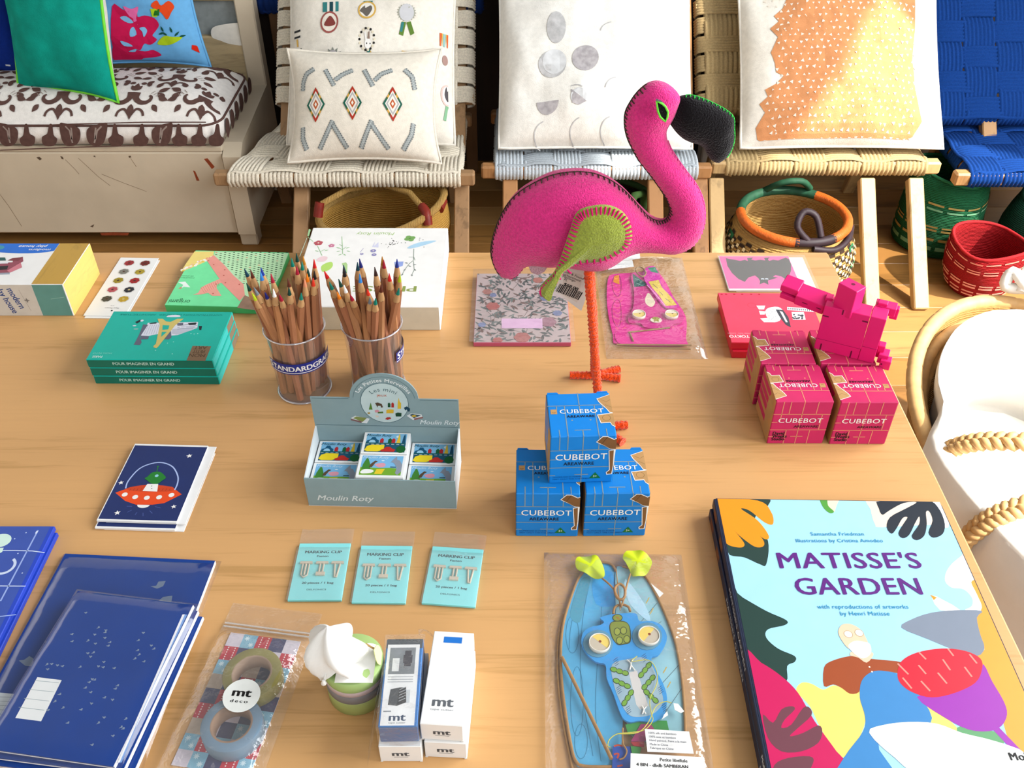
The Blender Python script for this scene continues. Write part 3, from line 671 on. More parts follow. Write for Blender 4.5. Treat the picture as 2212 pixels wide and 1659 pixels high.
for ins, z_ in ((.012, .002), (.0, .014), (-.007, .032), (-.006, .048), (.0, .060)): vs += [(*p, z_) for p in ringp(ins)]
n = len(base_); mb.add(vs, [(i * n + j, i * n + (j + 1) % n, (i + 1) * n + (j + 1) % n, (i + 1) * n + j) for i in range(4) for j in range(n)], FAB, True)
cen = ((cw + cx0) / 2, cdp_ / 2); vs = []
hx_, hy_ = (cw - cx0) / 2, cdp_ / 2
for k_ in range(13):
    f = k_ / 12
    for p in base_:
        ex = min(1, 1 - f) if True else 0; a = cen[0] + (p[0] - cen[0]) * (1 - f * hy_ / hx_) if abs(p[0] - cen[0]) > 1e-9 else cen[0]; b_ = cen[1] + (p[1] - cen[1]) * (1 - f)
        vs.append((a, b_, c_lift(a, b_)))
mb.add(vs, [(i * n + j, i * n + (j + 1) % n, (i + 1) * n + (j + 1) % n, (i + 1) * n + j) for i in range(12) for j in range(n)], FAB, True)
q = lambda pts: S.uv(zf(pts)); g = .02
def mot(pts, m=BR, l=1, n=4): mb.ink(S, q(cr(pts, n)), m, l, g)
def damask(cx, cy, sc, flip=1):
    W = lambda x, y: (cx + x * sc, cy + y * sc * flip)
    for k in (1, -1):
        sp = [W(k * (.040 + (.036 - .0046 * i) * math.cos(2.6 + i * .72)), .010 + (.036 - .0046 * i) * math.sin(2.6 + i * .72)) for i in range(7)]
        sp = cr(sp, 4, False); n_ = len(sp); mb.line(S, sp, [(.020 - .014 * i / n_) * sc for i in range(n_)], BR, 1)
        for (x, y, l, w_, a) in ((.070, .030, .036, .020, .5), (.060, .052, .034, .018, 1.15), (.076, .004, .030, .018, -.35), (.036, .058, .030, .015, 1.75), (.062, -.020, .028, .016, -.95)):
            mb.ink(S, leaf(*W(k * x, y), l * sc, w_ * sc, (a if k > 0 else PI - a) * flip), BR, 2)
        mb.line(S, cr([W(k * .004, -.050), W(k * .018, -.034), W(k * .034, -.040), W(k * .040, -.054)], 4, False), .007 * sc, BR, 2)
        for i in range(3): mb.line(S, [W(k * (.050 + .008 * i), .022 - .006 * i), W(k * (.060 + .008 * i), .034 - .008 * i)], .0022 * sc, BR2, 4)
        mb.ink(S, disc(*W(k * .016, .076), .008 * sc, n=10), BR, 2)
    for a, l in ((PI / 2, .040), (PI / 2 + .55, .030), (PI / 2 - .55, .030)): mb.ink(S, leaf(*W(0, .036), l * sc, .016 * sc, a * flip), BR, 3)
    mb.ink(S, leaf(*W(0, -.018), .046 * sc, .020 * sc, -PI / 2 * flip), BR, 3)
for r_, (yy, off) in enumerate(((.070, .0), (.175, .095), (.290, .0))):
    for i in range(8):
        x = -.74 + i * .19 + off
        if x < .60: damask(x, yy, .92)
for i in range(7):
    x, yy = -.645 + i * .19, .215
    mb.ink(S, cr(disc(x, .325, .026, .018, 10), 2), BR, 1); mb.ink(S, disc(x, .325, .014, .008, 12), BR2, 3)
    for k in (1, -1): mb.ink(S, leaf(x + k * .01, .070, .034, .018, PI / 2 - k * .7), BR, 1)
Sf = Surf(mw(t), (0, -.0078, 0), (1, 0, 0), (0, 0, 1)); qf = lambda pts: Sf.uv(zf(pts))
for cx in (60, 490, 660, 1110):
    k = 1 if cx in (490, 60) else -1
    for o in [[(-80, 855), (-40, 850), (30, 870), (62, 900), (60, 960), (30, 1000), (-30, 1005), (-65, 960)]]: mb.ink(Sf, qf(cr([(cx + a * k, b_) for a, b_ in o], 4)), BR, 1)
    for o in [[(-40, 870), (-10, 900), (0, 950), (10, 985)], [(0, 880), (5, 920), (5, 960)]]: mb.line(Sf, qf([(cx + a * k, b_) for a, b_ in o]), .004, BR2, 3)
for cx, k in ((180, 1), (350, -1), (790, 1), (980, -1), (1230, 1), (1380, -1), (1500, -1)):
    mb.ink(Sf, qf(cr([(cx - 10 * k, 860), (cx + 12 * k, 860), (cx + 25 * k, 920), (cx + 60 * k, 945), (cx + 50 * k, 1000), (cx - 20 * k, 1005), (cx - 45 * k, 960), (cx - 20 * k, 930)], 4)), BR, 1)
for yy in (1010, 850): mb.line(Sf, qf([(0, yy + 25), (500, yy + 5), (1000, yy - 8), (1420, yy - 8)]), .003, BR, 2)
Sr = Surf(mw(t), (cw + .0078, 0, 0), (0, 1, 0), (0, 0, 1))
for i in range(6): mb.ink(Sr, cr([(.03 + i * .056, .012), (.06 + i * .056, .02), (.068 + i * .056, .045), (.05 + i * .056, .06), (.03 + i * .056, .045)], 4), BR, 1)
mb.build('cover', t)
mb = MB(); mb.tube([(*p, .0605) for p in ringp(0)], .0032, BR, 6, closed=True); mb.build('piping', t)
# ================================================================== baskets on the floor
def strawm(h, h2, sc=90, axis='Z', fac=.5):
    key = ('straw', h, h2, sc, axis)
    if key in _M: return _M[key]
    m = bpy.data.materials.new('straw_' + h.lstrip('#')); m.use_nodes = True; nt = m.node_tree; N = nt.nodes; L = nt.links; b = N['Principled BSDF']
    tc = N.new('ShaderNodeTexCoord'); wv = N.new('ShaderNodeTexWave'); wv.bands_direction = axis; wv.inputs['Scale'].default_value = sc; wv.inputs['Distortion'].default_value = 1.5
    wv.inputs['Detail Scale'].default_value = 3
    L.new(tc.outputs['Object'], wv.inputs['Vector'])
    nz = N.new('ShaderNodeTexNoise'); nz.inputs['Scale'].default_value = 220; L.new(tc.outputs['Object'], nz.inputs['Vector'])
    mx = N.new('ShaderNodeMixRGB'); mx.inputs['Color1'].default_value = (*[x for x in lin(h)], 1); mx.inputs['Color2'].default_value = (*[x for x in lin(h2)], 1)
    L.new(nz.outputs['Fac'], mx.inputs['Fac']); L.new(mx.outputs['Color'], b.inputs['Base Color'])
    bp = N.new('ShaderNodeBump'); bp.inputs['Strength'].default_value = .8; bp.inputs['Distance'].default_value = .004; L.new(wv.outputs['Fac'], bp.inputs['Height']); L.new(bp.outputs['Normal'], b.inputs['Normal'])
    b.inputs['Roughness'].default_value = .8; b.inputs['Specular IOR Level'].default_value = .15
    _M[key] = m; return m
def wall_prof(prof, th):
    return [(r, z) for r, z in prof] + [(max(.001, r - th), z + (th if i == 0 else 0)) for i, (r, z) in reversed(list(enumerate(prof)))]
def band_tick(mb, prof, z0, z1, n, ph, duty, m, tilt=None, off=.0012, xf=None, rows=1):
    """woven colour ticks standing a hair proud of a basket wall"""
    def R(z):
        for (r0, a), (r1, c) in zip(prof, prof[1:]):
            if a <= z <= c: return r0 + (r1 - r0) * (z - a) / max(1e-6, c - a)
        return prof[-1][0]
    for k in range(rows):
        za = z0 + (z1 - z0) * k / rows; zb = z0 + (z1 - z0) * (k + .8) / rows
        for i in range(n):
            a0 = 2 * PI * (i + ph + (k % 2) * .5) / n; a1 = a0 + 2 * PI * duty / n; vs = []; st = max(1, int((a1 - a0) / .2))
            for j in range(st + 1):
                a = a0 + (a1 - a0) * j / st
                for z in (za, zb): r = R(z) + off; vs.append((r * math.cos(a), r * math.sin(a), z))
            mb.add(vs, [(2 * j, 2 * j + 2, 2 * j + 3, 2 * j + 1) for j in range(st)], m, True, xf)
# tan basket with leather bound handle under the cream chair
STW = strawm('#d8ae62', '#c99a4c', 55)
t = thing('straw_basket', 'tan straw basket with red leather bound handle under the cream chair', 'basket', (-.350, 2.235, 0), D(0), 'market baskets on the floor')
pr = [(.10, 0), (.145, .02), (.178, .08), (.185, .14), (.172, .19)]
def sad(x, y, z, a): return (x * 1.0, y * .80, z * (1 + .08 * math.cos(a) ** 2 * (z / .19) + .16 * math.cos(a) * (z / .19)))
b = MB(); b.lathe(wall_prof(pr, .008), STW, 48, shape=sad); b.build('basket_wall', t)
b = MB(); b.tube([sad(.170 * math.cos(a), .170 * math.sin(a), .192, a) for a in [2 * PI * i / 40 for i in range(40)]], .010, strawm('#dcb878', '#c9a05a', 120, 'X'), 8, closed=True); b.build('rim', t)
b = MB(); e0 = sad(.172 * math.cos(.25), .172 * math.sin(.25), .20, .25); b.tube([(.135, -.095, .225), (.115, -.06, .236), (.08, .0, .243), (0, .05, .244), (-.09, .03, .238), (-.15, -.03, .228), (-.165, -.05, .20)], .0085, strawm('#dcb878', '#c9a05a', 120, 'X'), 8); b.build('handle', t)
for pts in ([(.132, -.100, .205), (.128, -.085, .232), (.116, -.06, .236)], [(.168, -.02, .232), (.160, -.055, .225)], [(-.162, -.05, .20), (-.155, -.035, .235)]):
    b = MB(); b.tube(cr(pts, 3, False), .0125, M('#8d2f22', rough=.5, var=.2), 8); b.build('leather_wrap', t)
# dark basket under the grey chair: only its green handle shows past the bird
t = thing('straw_basket', 'dark basket with green handle in the shade under the grey chair', 'basket', (.275, 2.365, 0), 0, 'market baskets on the floor')
pr2 = [(.09, 0), (.13, .03), (.15, .08), (.14, .13), (.12, .15)]
b = MB(); b.lathe(wall_prof(pr2, .007), strawm('#4a3a22', '#3a2c1a', 60), 40); b.build('basket_wall', t)
b = MB(); b.tube([(.12 * math.cos(a), .12 * math.sin(a), .152) for a in [2 * PI * i / 32 for i in range(32)]], .009, M('#3d5a30', rough=.8, var=.2), 8, closed=True); b.build('rim', t)
b = MB(); b.tube([(.03, -.12, .15), (.03, -.13, .19), (.055, -.10, .22), (.085, -.06, .205), (.09, -.06, .15)], .011, M('#4a6a34', rough=.8, var=.25), 8); b.build('handle', t)
# bolga basket with orange and green rim
pr3 = [(.105, 0), (.15, .015), (.178, .07), (.175, .12), (.155, .165), (.138, .19)]
t = thing('straw_basket', 'round striped basket with orange and green leather rim under the jute chair', 'basket', (.748, 2.20, 0), D(10), 'market baskets on the floor')
b = MB(); SB = strawm('#c7a468', '#a9834c', 60); b.lathe(wall_prof(pr3, .008), SB, 56)
DKS = M('#3a2718', rough=.85, var=.2); LTS = M('#e6d3a8', rough=.85, var=.1); GNS = M('#2f7a52', rough=.85, var=.2)
band_tick(b, pr3, .04, .165, 26, 0, .5, DKS, rows=12)
band_tick(b, pr3, .055, .15, 40, .2, .35, LTS, rows=9, off=.0018); band_tick(b, pr3, .012, .032, 6, 0, .45, GNS, off=.0024); band_tick(b, pr3, .10, .17, 5, .35, .16, GNS, off=.0026)
b.build('basket_wall', t)
def arc(r, z, a0, a1, n=14): return [(r * math.cos(a0 + (a1 - a0) * i / n), r * math.sin(a0 + (a1 - a0) * i / n), z) for i in range(n + 1)]
ORL = M('#c4672a', rough=.45, var=.2, scale=30, bump=.3, bscale=200); GNL = M('#24553c', rough=.7, var=.25); DBL = M('#33222a', rough=.6, var=.2)
for nm, a0, a1, m in (('rim', D(160), D(252), ORL), ('rim', D(-70), D(42), ORL), ('rim', D(42), D(160), GNL), ('rim', D(248), D(292), DBL)):
    b = MB(); b.tube(arc(.139, .196, a0, a1), .0125, m, 10); b.build(nm, t)
b = MB(); b.tube(cr([(-.02, -.137, .20), (-.05, -.12, .235), (-.03, -.10, .265), (.0, -.11, .255), (.012, -.135, .21)], 4, False), .009, DBL, 8); b.build('handle', t)
b = MB(); b.tube(cr([(-.01, -.15, .185), (.05, -.150, .175), (.10, -.118, .18), (.13, -.07, .19)], 4, False), .0085, DBL, 8); b.build('strap', t)
b = MB(); b.tube(cr([(-.03, .137, .20), (.0, .10, .24), (.05, .09, .245), (.09, .11, .21)], 4, False), .009, GNL, 8); b.build('handle', t)
# small straight baskets
def softbasket(label, loc, r0, r1, h, cols, bands, wob, rz, tiltx=0.0, tilty=0.0):
    Mx = Matrix.Translation(loc) @ Matrix.Rotation(rz, 4, 'Z') @ Matrix.Rotation(tiltx, 4, 'X') @ Matrix.Rotation(tilty, 4, 'Y')
    t = thing('sisal_basket', label, 'basket', mat=Mx, group='small sisal baskets on the floor')
    pr = [(r0 * .9, 0), (r0, .01)] + [(r0 + (r1 - r0) * k + math.sin(PI * k) * wob, h * k) for k in (.2, .4, .6, .8, 1.0)]
    sh = lambda x, y, z, a: (x * (1 + .08 * math.cos(2 * a) * z / h), y * (1 - .10 * math.cos(2 * a) * z / h), z + (.10 * h * math.cos(2 * a + .6) * max(0, z / h - .5)))
    b = MB(); b.lathe(wall_prof(pr, .006), strawm(cols[0], cols[1], 70), 44, shape=sh)
    P = [sh(r, 0, z, 0) for r, z in pr]
    for z, hh, m in bands:
        k = z / h; r = r0 + (r1 - r0) * k + math.sin(PI * k) * wob + .0012
        n = 70; vs = []
        for i in range(n):
            for zz in (z, z + hh): vs.append(sh(r * math.cos(2 * PI * i / n), r * math.sin(2 * PI * i / n), zz, 2 * PI * i / n))
        b.add(vs, [(2 * i, 2 * ((i + 1) % n), 2 * ((i + 1) % n) + 1, 2 * i + 1) for i in range(n) if i % 5 != 4], m, True)
    b.build('basket_wall', t)
    b = MB(); b.tube([sh((r1 - .003) * math.cos(a), (r1 - .003) * math.sin(a), h + .001, a) for a in [2 * PI * i / 40 for i in range(40)]], .0045, M(cols[0], rough=.9, var=.2), 6, closed=True); b.build('rim', t)
    return t
PK = M('#e9a090', rough=.9, var=.1); TN = M('#b39a5c', rough=.9, var=.15); LG = M('#7fb08a', rough=.9, var=.15)
softbasket('red sisal basket with pale pink stripes on the floor by the blue chair', (1.272, 2.16, 0.0), .076, .092, .145, ('#b5242a', '#a01a22'), [(.02, .004, PK), (.032, .004, PK), (.05, .005, PK), (.06, .004, PK), (.10, .004, PK), (.108, .003, PK), (.13, .004, PK)], .012, D(-35), D(2))
softbasket('green sisal basket with tan stripes behind the leg of the jute chair', (1.235, 2.40, 0.0), .115, .098, .235, ('#2f7d55', '#25633f'), [(.03, .012, LG), (.06, .008, TN), (.09, .006, TN), (.10, .005, TN), (.15, .006, LG), (.165, .006, TN)], .008, D(20))
softbasket('dark green sisal basket at the edge of the picture behind the red one', (1.50, 2.27, 0.0), .13, .11, .20, ('#17523f', '#0f3f30'), [(.06, .006, M('#2f7a5a', rough=.9))], .02, D(0))

# ================================================================== moses basket beside the table
WK = strawm('#cfa46a', '#b98a50', 60); CL = M('#f7f3ec', rough=.9, spec=.1, var=.03, scale=20, bump=.15, bscale=60)
t = thing('moses_basket', 'natural wicker moses basket with white cloth lining standing beside the table', 'basket', (1.0, 1.20, 0))
ax, ay, rz_ = .255, .42, .30
ell = lambda a, k, z: (ax * k * math.cos(a), ay * k * math.sin(a), z)
b = MB(); n = 64
rings = [(.78, 0.0), (.84, .03), (.90, .10), (.95, .18), (.985, .25), (1.0, .29)]
pw = [(k, z) for k, z in rings] + [(k - .035, z + (.01 if i == 0 else 0)) for i, (k, z) in reversed(list(enumerate(rings)))]
hood = lambda a: .03 * max(0, math.sin(a)) ** 2
vs = [(ax * k * math.cos(2 * PI * j / n), ay * k * math.sin(2 * PI * j / n), z + hood(2 * PI * j / n) * z / .29) for k, z in pw for j in range(n)]
b.add(vs, [(i * n + j, i * n + (j + 1) % n, (i + 1) * n + (j + 1) % n, (i + 1) * n + j) for i in range(len(pw) - 1) for j in range(n)], WK, True)
b.add(vs[:n], [tuple(reversed(range(n)))], WK)
b.build('basket_wall', t)
b = MB(); RW = M('#d9b27c', rough=.6, var=.12, scale=50)
def rim_pt(a, k, dz): return (ax * k * math.cos(a), ay * k * math.sin(a), .292 + hood(a) + dz)
m_ = 330; pts = [rim_pt(2 * PI * i / m_, 1.0, 0) for i in range(m_)]
b.tube(pts, [.0150 if i % 9 else .0138 for i in range(m_)], RW, 12, closed=True); b.build('rim', t)
for kk, dz in ((.93, -.028), (.90, -.055)):
    b = MB(); b.tube([rim_pt(2 * PI * i / m_, kk, dz) for i in range(m_)], [.0120 if i % 9 else .0109 for i in range(m_)], RW, 10, closed=True); b.build('coil', t)
# lining: a soft cloth bowl, its edge turned over the side rails
b = MB()
def lining(i, j):
    a = 2 * PI * i; up = max(0, math.sin(a)) ** 1.5
    if j < .45:
        k = .25 + .55 * (j / .45) ** .6; z = .075 + .03 * (j / .45) ** 3
    elif j < .8:
        f = (j - .45) / .35; k = .80 + .06 * f - .05 * up * f; z = .105 + (.19 + .02 * (1 - up) + .02 * up) * f
    else:
        f = (j - .8) / .2; side = 1 - min(1, max(0, math.sin(a) + .02) * 4)
        ko, zo = .86 + .28 * f, (.30 + .034 * min(1, f * 2.2) if f < .78 else .334 - .20 * ((f - .78) / .22) ** 1.3)
        ki, zi = .86 - .05 * up + .03 * math.sin(PI * f), .315 + .03 * math.sin(PI * min(1, f * 1.3)) - .03 * f
        k = ki + (ko - ki) * side; z = zi + (zo - zi) * side
    w_ = .004 * noise.noise(Vector((math.cos(a) * 4, math.sin(a) * 4, j * 6)))
    return (ax * k * math.cos(a) + w_, ay * k * math.sin(a) + w_, z + w_ + hood(a) * max(0, j - .45) * 1.2)
b.sheet(lambda i, j: lining(i, j), 80, 48, CL); b.build('cloth_lining', t)
b = MB()
def matt(i, j):
    a = 2 * PI * i; k = .74 * j; return (ax * k * math.cos(a), ay * k * math.sin(a), .135 - .02 * j ** 6 + .006 * noise.noise(Vector((math.cos(a) * j * 6, math.sin(a) * j * 6, 1))))
b.sheet(matt, 48, 10, CL); b.build('mattress', t)
b = MB()                                                   # a folded blanket across the foot end
b.sheet(lambda i, j: ((i - .5) * .40, -.33 + j * .40, .15 + .085 * (1 - (2 * i - 1) ** 4) + .01 * noise.noise(Vector((i * 5, j * 5, 4)))), 20, 16, CL); b.build('blanket', t)
def braid(name, path, w):
    b = MB(); P = cr(path, 26, False); L_ = len(P)
    for s_ in range(3):
        pts = []
        for i in range(L_):
            p = Vector(P[i]); tg = (Vector(P[min(i + 1, L_ - 1)]) - Vector(P[max(0, i - 1)])).normalized(); sd_ = tg.cross(Vector((0, 0, 1))).normalized(); up = sd_.cross(tg)
            ph = i * .42 + s_ * 2 * PI / 3; pts.append(tuple(p + sd_ * (w * math.sin(ph)) + up * (w * .55 * math.sin(2 * ph))))
        b.tube(pts, w * .62, RW, 7)
    b.build(name, t)
braid('handle', [(-.275, -.02, .27), (-.25, -.03, .325), (-.205, -.05, .365), (-.12, -.075, .385), (0, -.08, .39), (.12, -.06, .37), (.22, -.03, .33), (.27, -.02, .28)], .0115)
braid('handle', [(-.27, -.19, .26), (-.25, -.195, .32), (-.20, -.19, .355), (-.1, -.18, .37), (.0, -.18, .375), (.12, -.19, .36), (.21, -.19, .33), (.26, -.19, .28)], .0115)
b = MB()                                                   # knotted tie of the lining on the rim
b.tube(cr([(.045, .40, .36), (.06, .43, .40), (.09, .43, .405), (.085, .40, .37), (.05, .40, .375), (.03, .43, .39), (.02, .42, .36), (.06, .405, .365)], 4, False), .012, CL, 8)
b.tube(cr([(.065, .40, .37), (.10, .37, .36), (.12, .33, .33)], 4, False), [.012] * 8 + [.016], CL, 8); b.build('tie', t)
# ================================================================== boxes of wooden robots
KR = M('#c29a66', rough=.75, var=.08); WHI = ink('#f6f4f0'); BLK = ink('#23201f')
def robot_art(mb, S, face, base, h=.06, flip=False, pr=None):
    """printing of one 6 cm face: grid of lines, head block, words, a corner of brown wooden limbs"""
    pr = pr or {}; g = ink(pr.get('line', '#c9a06c')); w = .0009; sg = -1 if flip else 1
    def L(x0, y0, x1, y1): mb.line(S, [(sg * x0, sg * y0), (sg * x1, sg * y1)], w, g, 1)
    rot = PI if flip else 0.0; c = S_c[face]; cx, cy = c
    def P(x, y): return (cx + sg * x, cy + sg * y)
    def LN(x0, y0, x1, y1, m=g, l=1, ww=w): mb.line(S, [P(x0, y0), P(x1, y1)], ww, m, l)
    if face == 'top':
        LN(-.03, .012, .03, .012); LN(0, .012, 0, .03); LN(-.014, .012, -.014, -.03); LN(.014, .012, .014, -.03); LN(-.0215, .012, -.0215, .007); LN(.0215, .012, .0215, .007); LN(0, .012, 0, .0)
        LN(-.0075, -.022, .0075, -.022); LN(0, -.022, 0, -.03); LN(-.0215, -.03, -.0215, -.021); LN(.0215, -.03, .0215, -.021)
        for x in (-.0085, .0085): mb.ink(S, disc(*P(x, -.0085), .0009, n=10), g, 1)
        mb.ink(S, [P(*p) for p in rect(-.0275, .0005, -.0215, .007)], KR, 2); mb.line(S, [P(-.026, .003), P(-.0245, .002), P(-.023, .003)], .0005, ink('#6d5334'), 3)
        mb.text(S, 'CUBEBOT', *P(.0015, .001), .0055, WHI, 4, rot, bold=.012, w=.0062, space=1.05)
        mb.text(S, 'AREAWARE', *P(.0, -.005), .0032, BLK, 4, rot, bold=.03, w=.0033, space=1.05)
        out = [(.0302, .026), (.018, .0205), (.0195, .016), (.0255, .006), (.0275, .0015), (.0302, .0005)]
        mb.ink(S, [P(*p) for p in [(.0302, .026 + .0006), (.0172, .0208), (.0188, .0157), (.0249, .0057), (.027, .0007), (.0302, -.0004)]], WHI, 2); mb.ink(S, [P(*p) for p in out], KR, 3)
        o2 = [(.0302, -.0005), (.016, -.0025), (.018, -.013), (.0265, -.0125), (.0275, -.016), (.0302, -.0185)]
        mb.ink(S, [P(*p) for p in [(.0302, .0003), (.0152, -.0018), (.0174, -.0138), (.026, -.0133), (.0272, -.0168), (.0302, -.0195)]], WHI, 2); mb.ink(S, [P(*p) for p in o2], KR, 3)
        mb.ring(S, *P(.0235, -.0065), .0036, .0039, ink('#6d5334'), 4)
        for a in ([(.021, .019), (.026, .016), (.030, .019)], [(.024, .012), (.030, .008)]): mb.line(S, [P(*p) for p in a], .0004, ink('#8a6c46'), 4)
    else:
        LN(-.03, .0125, .03, .0125); LN(-.03, -.0095, .03, -.0095); LN(0, .0125, 0, .03); LN(0, -.03, 0, .0125); LN(-.0215, .0125, -.0215, .03); LN(-.014, .0125, -.014, .03); LN(.0145, .0125, .0145, .03)
        LN(-.0065, -.019, .0065, -.019); LN(-.03, -.0195, -.0245, -.0195); LN(-.03, .0012, -.024, .0012)
        if pr.get('studio'):
            LN(-.0215, .003, -.0215, .0125); LN(.0215, -.0095, .0215, .0125); LN(-.0125, -.03, -.0125, -.0095); LN(.0125, -.03, .0125, -.0095)
            mb.text(S, 'CUBEBOT', *P(.0, .0008), .0062, WHI, 3, rot, bold=.012, w=.0070, space=1.06); mb.text(S, 'AREAWARE', *P(.0075, -.0062), .0032, BLK, 3, rot, bold=.03, w=.0034)
            for i, s_ in enumerate(('David', 'Weeks', 'Studio')): mb.text(S, s_, *P(-.026, -.0165 - i * .0042), .0042, BLK, 3, rot, bold=.05, w=.0038, align='L')
        else:
            mb.text(S, 'CUBEBOT', *P(-.001, .0005), .0072, WHI, 4, rot, bold=.014, w=.0072, space=1.05); mb.text(S, 'AREAWARE', *P(-.003, -.0065), .0040, BLK, 4, rot, bold=.03, w=.0036, space=1.05)
            mb.ink(S, [P(*p) for p in [(.0075, -.0245), (.0185, -.0245), (.013, -.0165)]], ink('#157a3c'), 2); mb.text(S, '3+', *P(.013, -.0228), .0026, WHI, 3, rot)
            for y in (-.0225, -.0252): mb.text(S, 'NUMEROSE DI FORME' if y > -.024 else 'NOT ONLY THE CHILDREN', *P(-.0265, y), .0016, ink(pr.get('small', '#0d5a96')), 3, rot, align='L', w=.0019)
            o = [(.0302, .026), (.028, .0245), (.0215, .0285), (.0175, .0285), (.0125, .0225), (.0265, .0132), (.0302, .0128)]
            mb.ink(S, [P(*p) for p in [(.0302, .0268), (.028, .0255), (.0218, .0293), (.0171, .0293), (.0115, .0224), (.0262, .0124), (.0302, .0120)]], WHI, 5); mb.ink(S, [P(*p) for p in o], M('#8a6239', rough=.75, var=.1), 6)
            mb.line(S, [P(.0218, .0285), P(.0165, .019), P(.026, .0135)], .0005, ink('#4e3620'), 7)
            o = [(.0285, .0115), (.0245, .0105), (.0252, .002), (.0265, -.014), (.0238, -.017), (.0242, -.0192), (.0282, -.0188), (.029, -.008)]
            mb.ink(S, [P(*p) for p in [(.0302, .0122), (.0238, .0113), (.0245, .002), (.0258, -.0137), (.0230, -.0168), (.0236, -.0200), (.0289, -.0195), (.0297, -.008)]], WHI, 5); mb.ink(S, [P(*p) for p in o], M('#8a6239', rough=.75, var=.1), 6)
S_c = {'top': (0, 0), 'front': (0, .03), 'left': (0, .03)}
def robot_box(label, x, y, z, rz, col, edge, pr, flip, group):
    t = thing('robot_box', label, 'box', (x, y, z), rz, group); a = .03
    b = MB(); c = M(col, rough=.55, var=.04); b.box(-a, -a, 0, a, a, .06, c, bev=.0009, xf=None)
    robot_art(b, top_surf(t, .06), 'top', None, flip=flip, pr=pr); robot_art(b, front_surf(t, -a), 'front', None, pr=pr)
    for S, s_ in ((Surf(mw(t), (-a, 0, 0), (0, -1, 0), (0, 0, 1)), 1), (Surf(mw(t), (a, 0, 0), (0, 1, 0), (0, 0, 1)), -1)):
        c2 = M(edge, rough=.75, var=.08)
        b.ink(S, rect(-.0293, .0007, .0293, .0593), c2, 0)
        for yy in (.012, .026, .036, .047): b.ink(S, rect(-.029, yy, .010, yy + .008), c, 1)
        b.ink(S, cr([(.008, .008), (.022, .006), (.026, .018), (.016, .024), (.026, .034), (.018, .052), (.006, .046)], 4), KR, 2)
    b.build('carton', t)
    for sx in (-1, 1):
        b = MB(); b.prism([(sx * .029, a + .0002), (sx * .018, a + .0002), (sx * .0195, a + .0022), (sx * .0285, a + .0022)], .0588, .0594, c); b.build('flap', t)
    return t
BLU = dict(line='#8fa0a6', small='#0c4f8c'); PNK = dict(line='#e59a7c', studio=True)
robot_box('blue robot puzzle box in the front of the pyramid, nearest the clip packets', .034, .637, T, D(-.5), '#0a88d4', '#c39c66', BLU, False, 'blue puzzle boxes in a pyramid')
robot_box('blue robot puzzle box in the lower row, closest to the kite with leaf feelers', .0985, .6375, T, D(1), '#0a88d4', '#c39c66', BLU, False, 'blue puzzle boxes in a pyramid')
robot_box('blue robot puzzle box balanced on top of the other two', .0635, .6515, T + .06, D(2.5), '#0a8cdc', '#c39c66', BLU, False, 'blue puzzle boxes in a pyramid')
for (x, y, r, l) in ((.3050, .768, 0, 'pink robot puzzle box in the front row, further from the table edge'), (.3720, .767, 0, 'pink robot puzzle box in the front row, nearest the table edge'),
                     (.3025, .8315, -1, 'pink robot puzzle box in the back row, touching the red city box'), (.3680, .8315, -1, 'pink robot puzzle box in the back row, under the wooden robot')):
    robot_box(l, x, y, T, D(r), '#d0306c', '#c99a62', PNK, True, 'pink puzzle boxes in a block')
# ---- the pink wooden robot standing on them
t = thing('wooden_robot', 'hot pink jointed wooden robot standing on the pink puzzle boxes', 'toy', (.374, .823, T + .06), D(-25))
PW = M('#ee2780', rough=.45, var=.05, scale=20); SLOT = ink('#7c1040')
b = MB(); b.box(-.0370, -.011, .0, .0105, .011, .058, PW, bev=.0006)
S = front_surf(t, -.011)
for r in (rect(-.0365, .0445, -.030, .046), rect(-.018, .052, -.0165, .058), rect(.004, .0495, .0100, .0512), rect(-.031, .0, -.0295, .009), rect(.0015, .0, .003, .0095)): b.ink(S, r, SLOT, 1)
b.line(S, [(-.037, .0145), (.0105, .0145)], .0003, SLOT, 1)
b.build('torso', t)
b = MB(); b.box(0.0108, -.0112, .0, .027, .011, .0585, PW, bev=.0006); S = front_surf(t, -.0112); b.line(S, [(.011, .019), (.0268, .019)], .0003, SLOT, 1)
Sr = right_surf(t, .027)
for r in (rect(-.001, .046, .001, .0583), rect(-.001, .022, .001, .033), rect(.004, .0, .006, .010)): b.ink(Sr, r, SLOT, 1)
b.build('leg', t)
b = MB(); Hx = Matrix.Translation((-.0155, -.001, .0505)) @ Matrix.Rotation(D(63), 4, 'Z')
b.box(-.0085, -.0115, 0, .0085, .0115, .0345, PW, bev=.0006, xf=Hx); Sh = Surf(Matrix.Identity(4), Hx @ Vector((0, 0, .0345)), Hx.to_3x3() @ Vector((1, 0, 0)), Hx.to_3x3() @ Vector((0, 1, 0)))
b.ink(Sh, disc(0.001, 0, .0022, n=14), SLOT, 1); b.build('head', t)
b = MB(); b.box(-.039, .002, .050, -.031, .012, .060, PW, bev=.0005); b.build('shoulder', t)
Ax = Matrix.Translation((-.036, .006, .050)) @ Matrix.Rotation(D(172), 4, 'Z') @ Matrix.Rotation(D(-12), 4, 'X') @ Matrix.Rotation(D(-4), 4, 'Y')
b = MB(); b.box(0, -.011, -.0075, .0325, .011, .006, PW, bev=.0006, xf=Ax)
for x0, x1 in ((.003, .008), (.018, .024)): b.box(x0, .0109, -.0006, x1, .0112, .0004, SLOT, xf=Ax)
b.build('arm', t)
b = MB(); b.box(.0315, -.0115, -.0085, .050, .0085, -.0018, PW, bev=.0006, xf=Ax); b.box(.0322, -.013, -.0005, .052, .006, .0085, PW, bev=.0006, xf=Ax); b.build('hand', t)
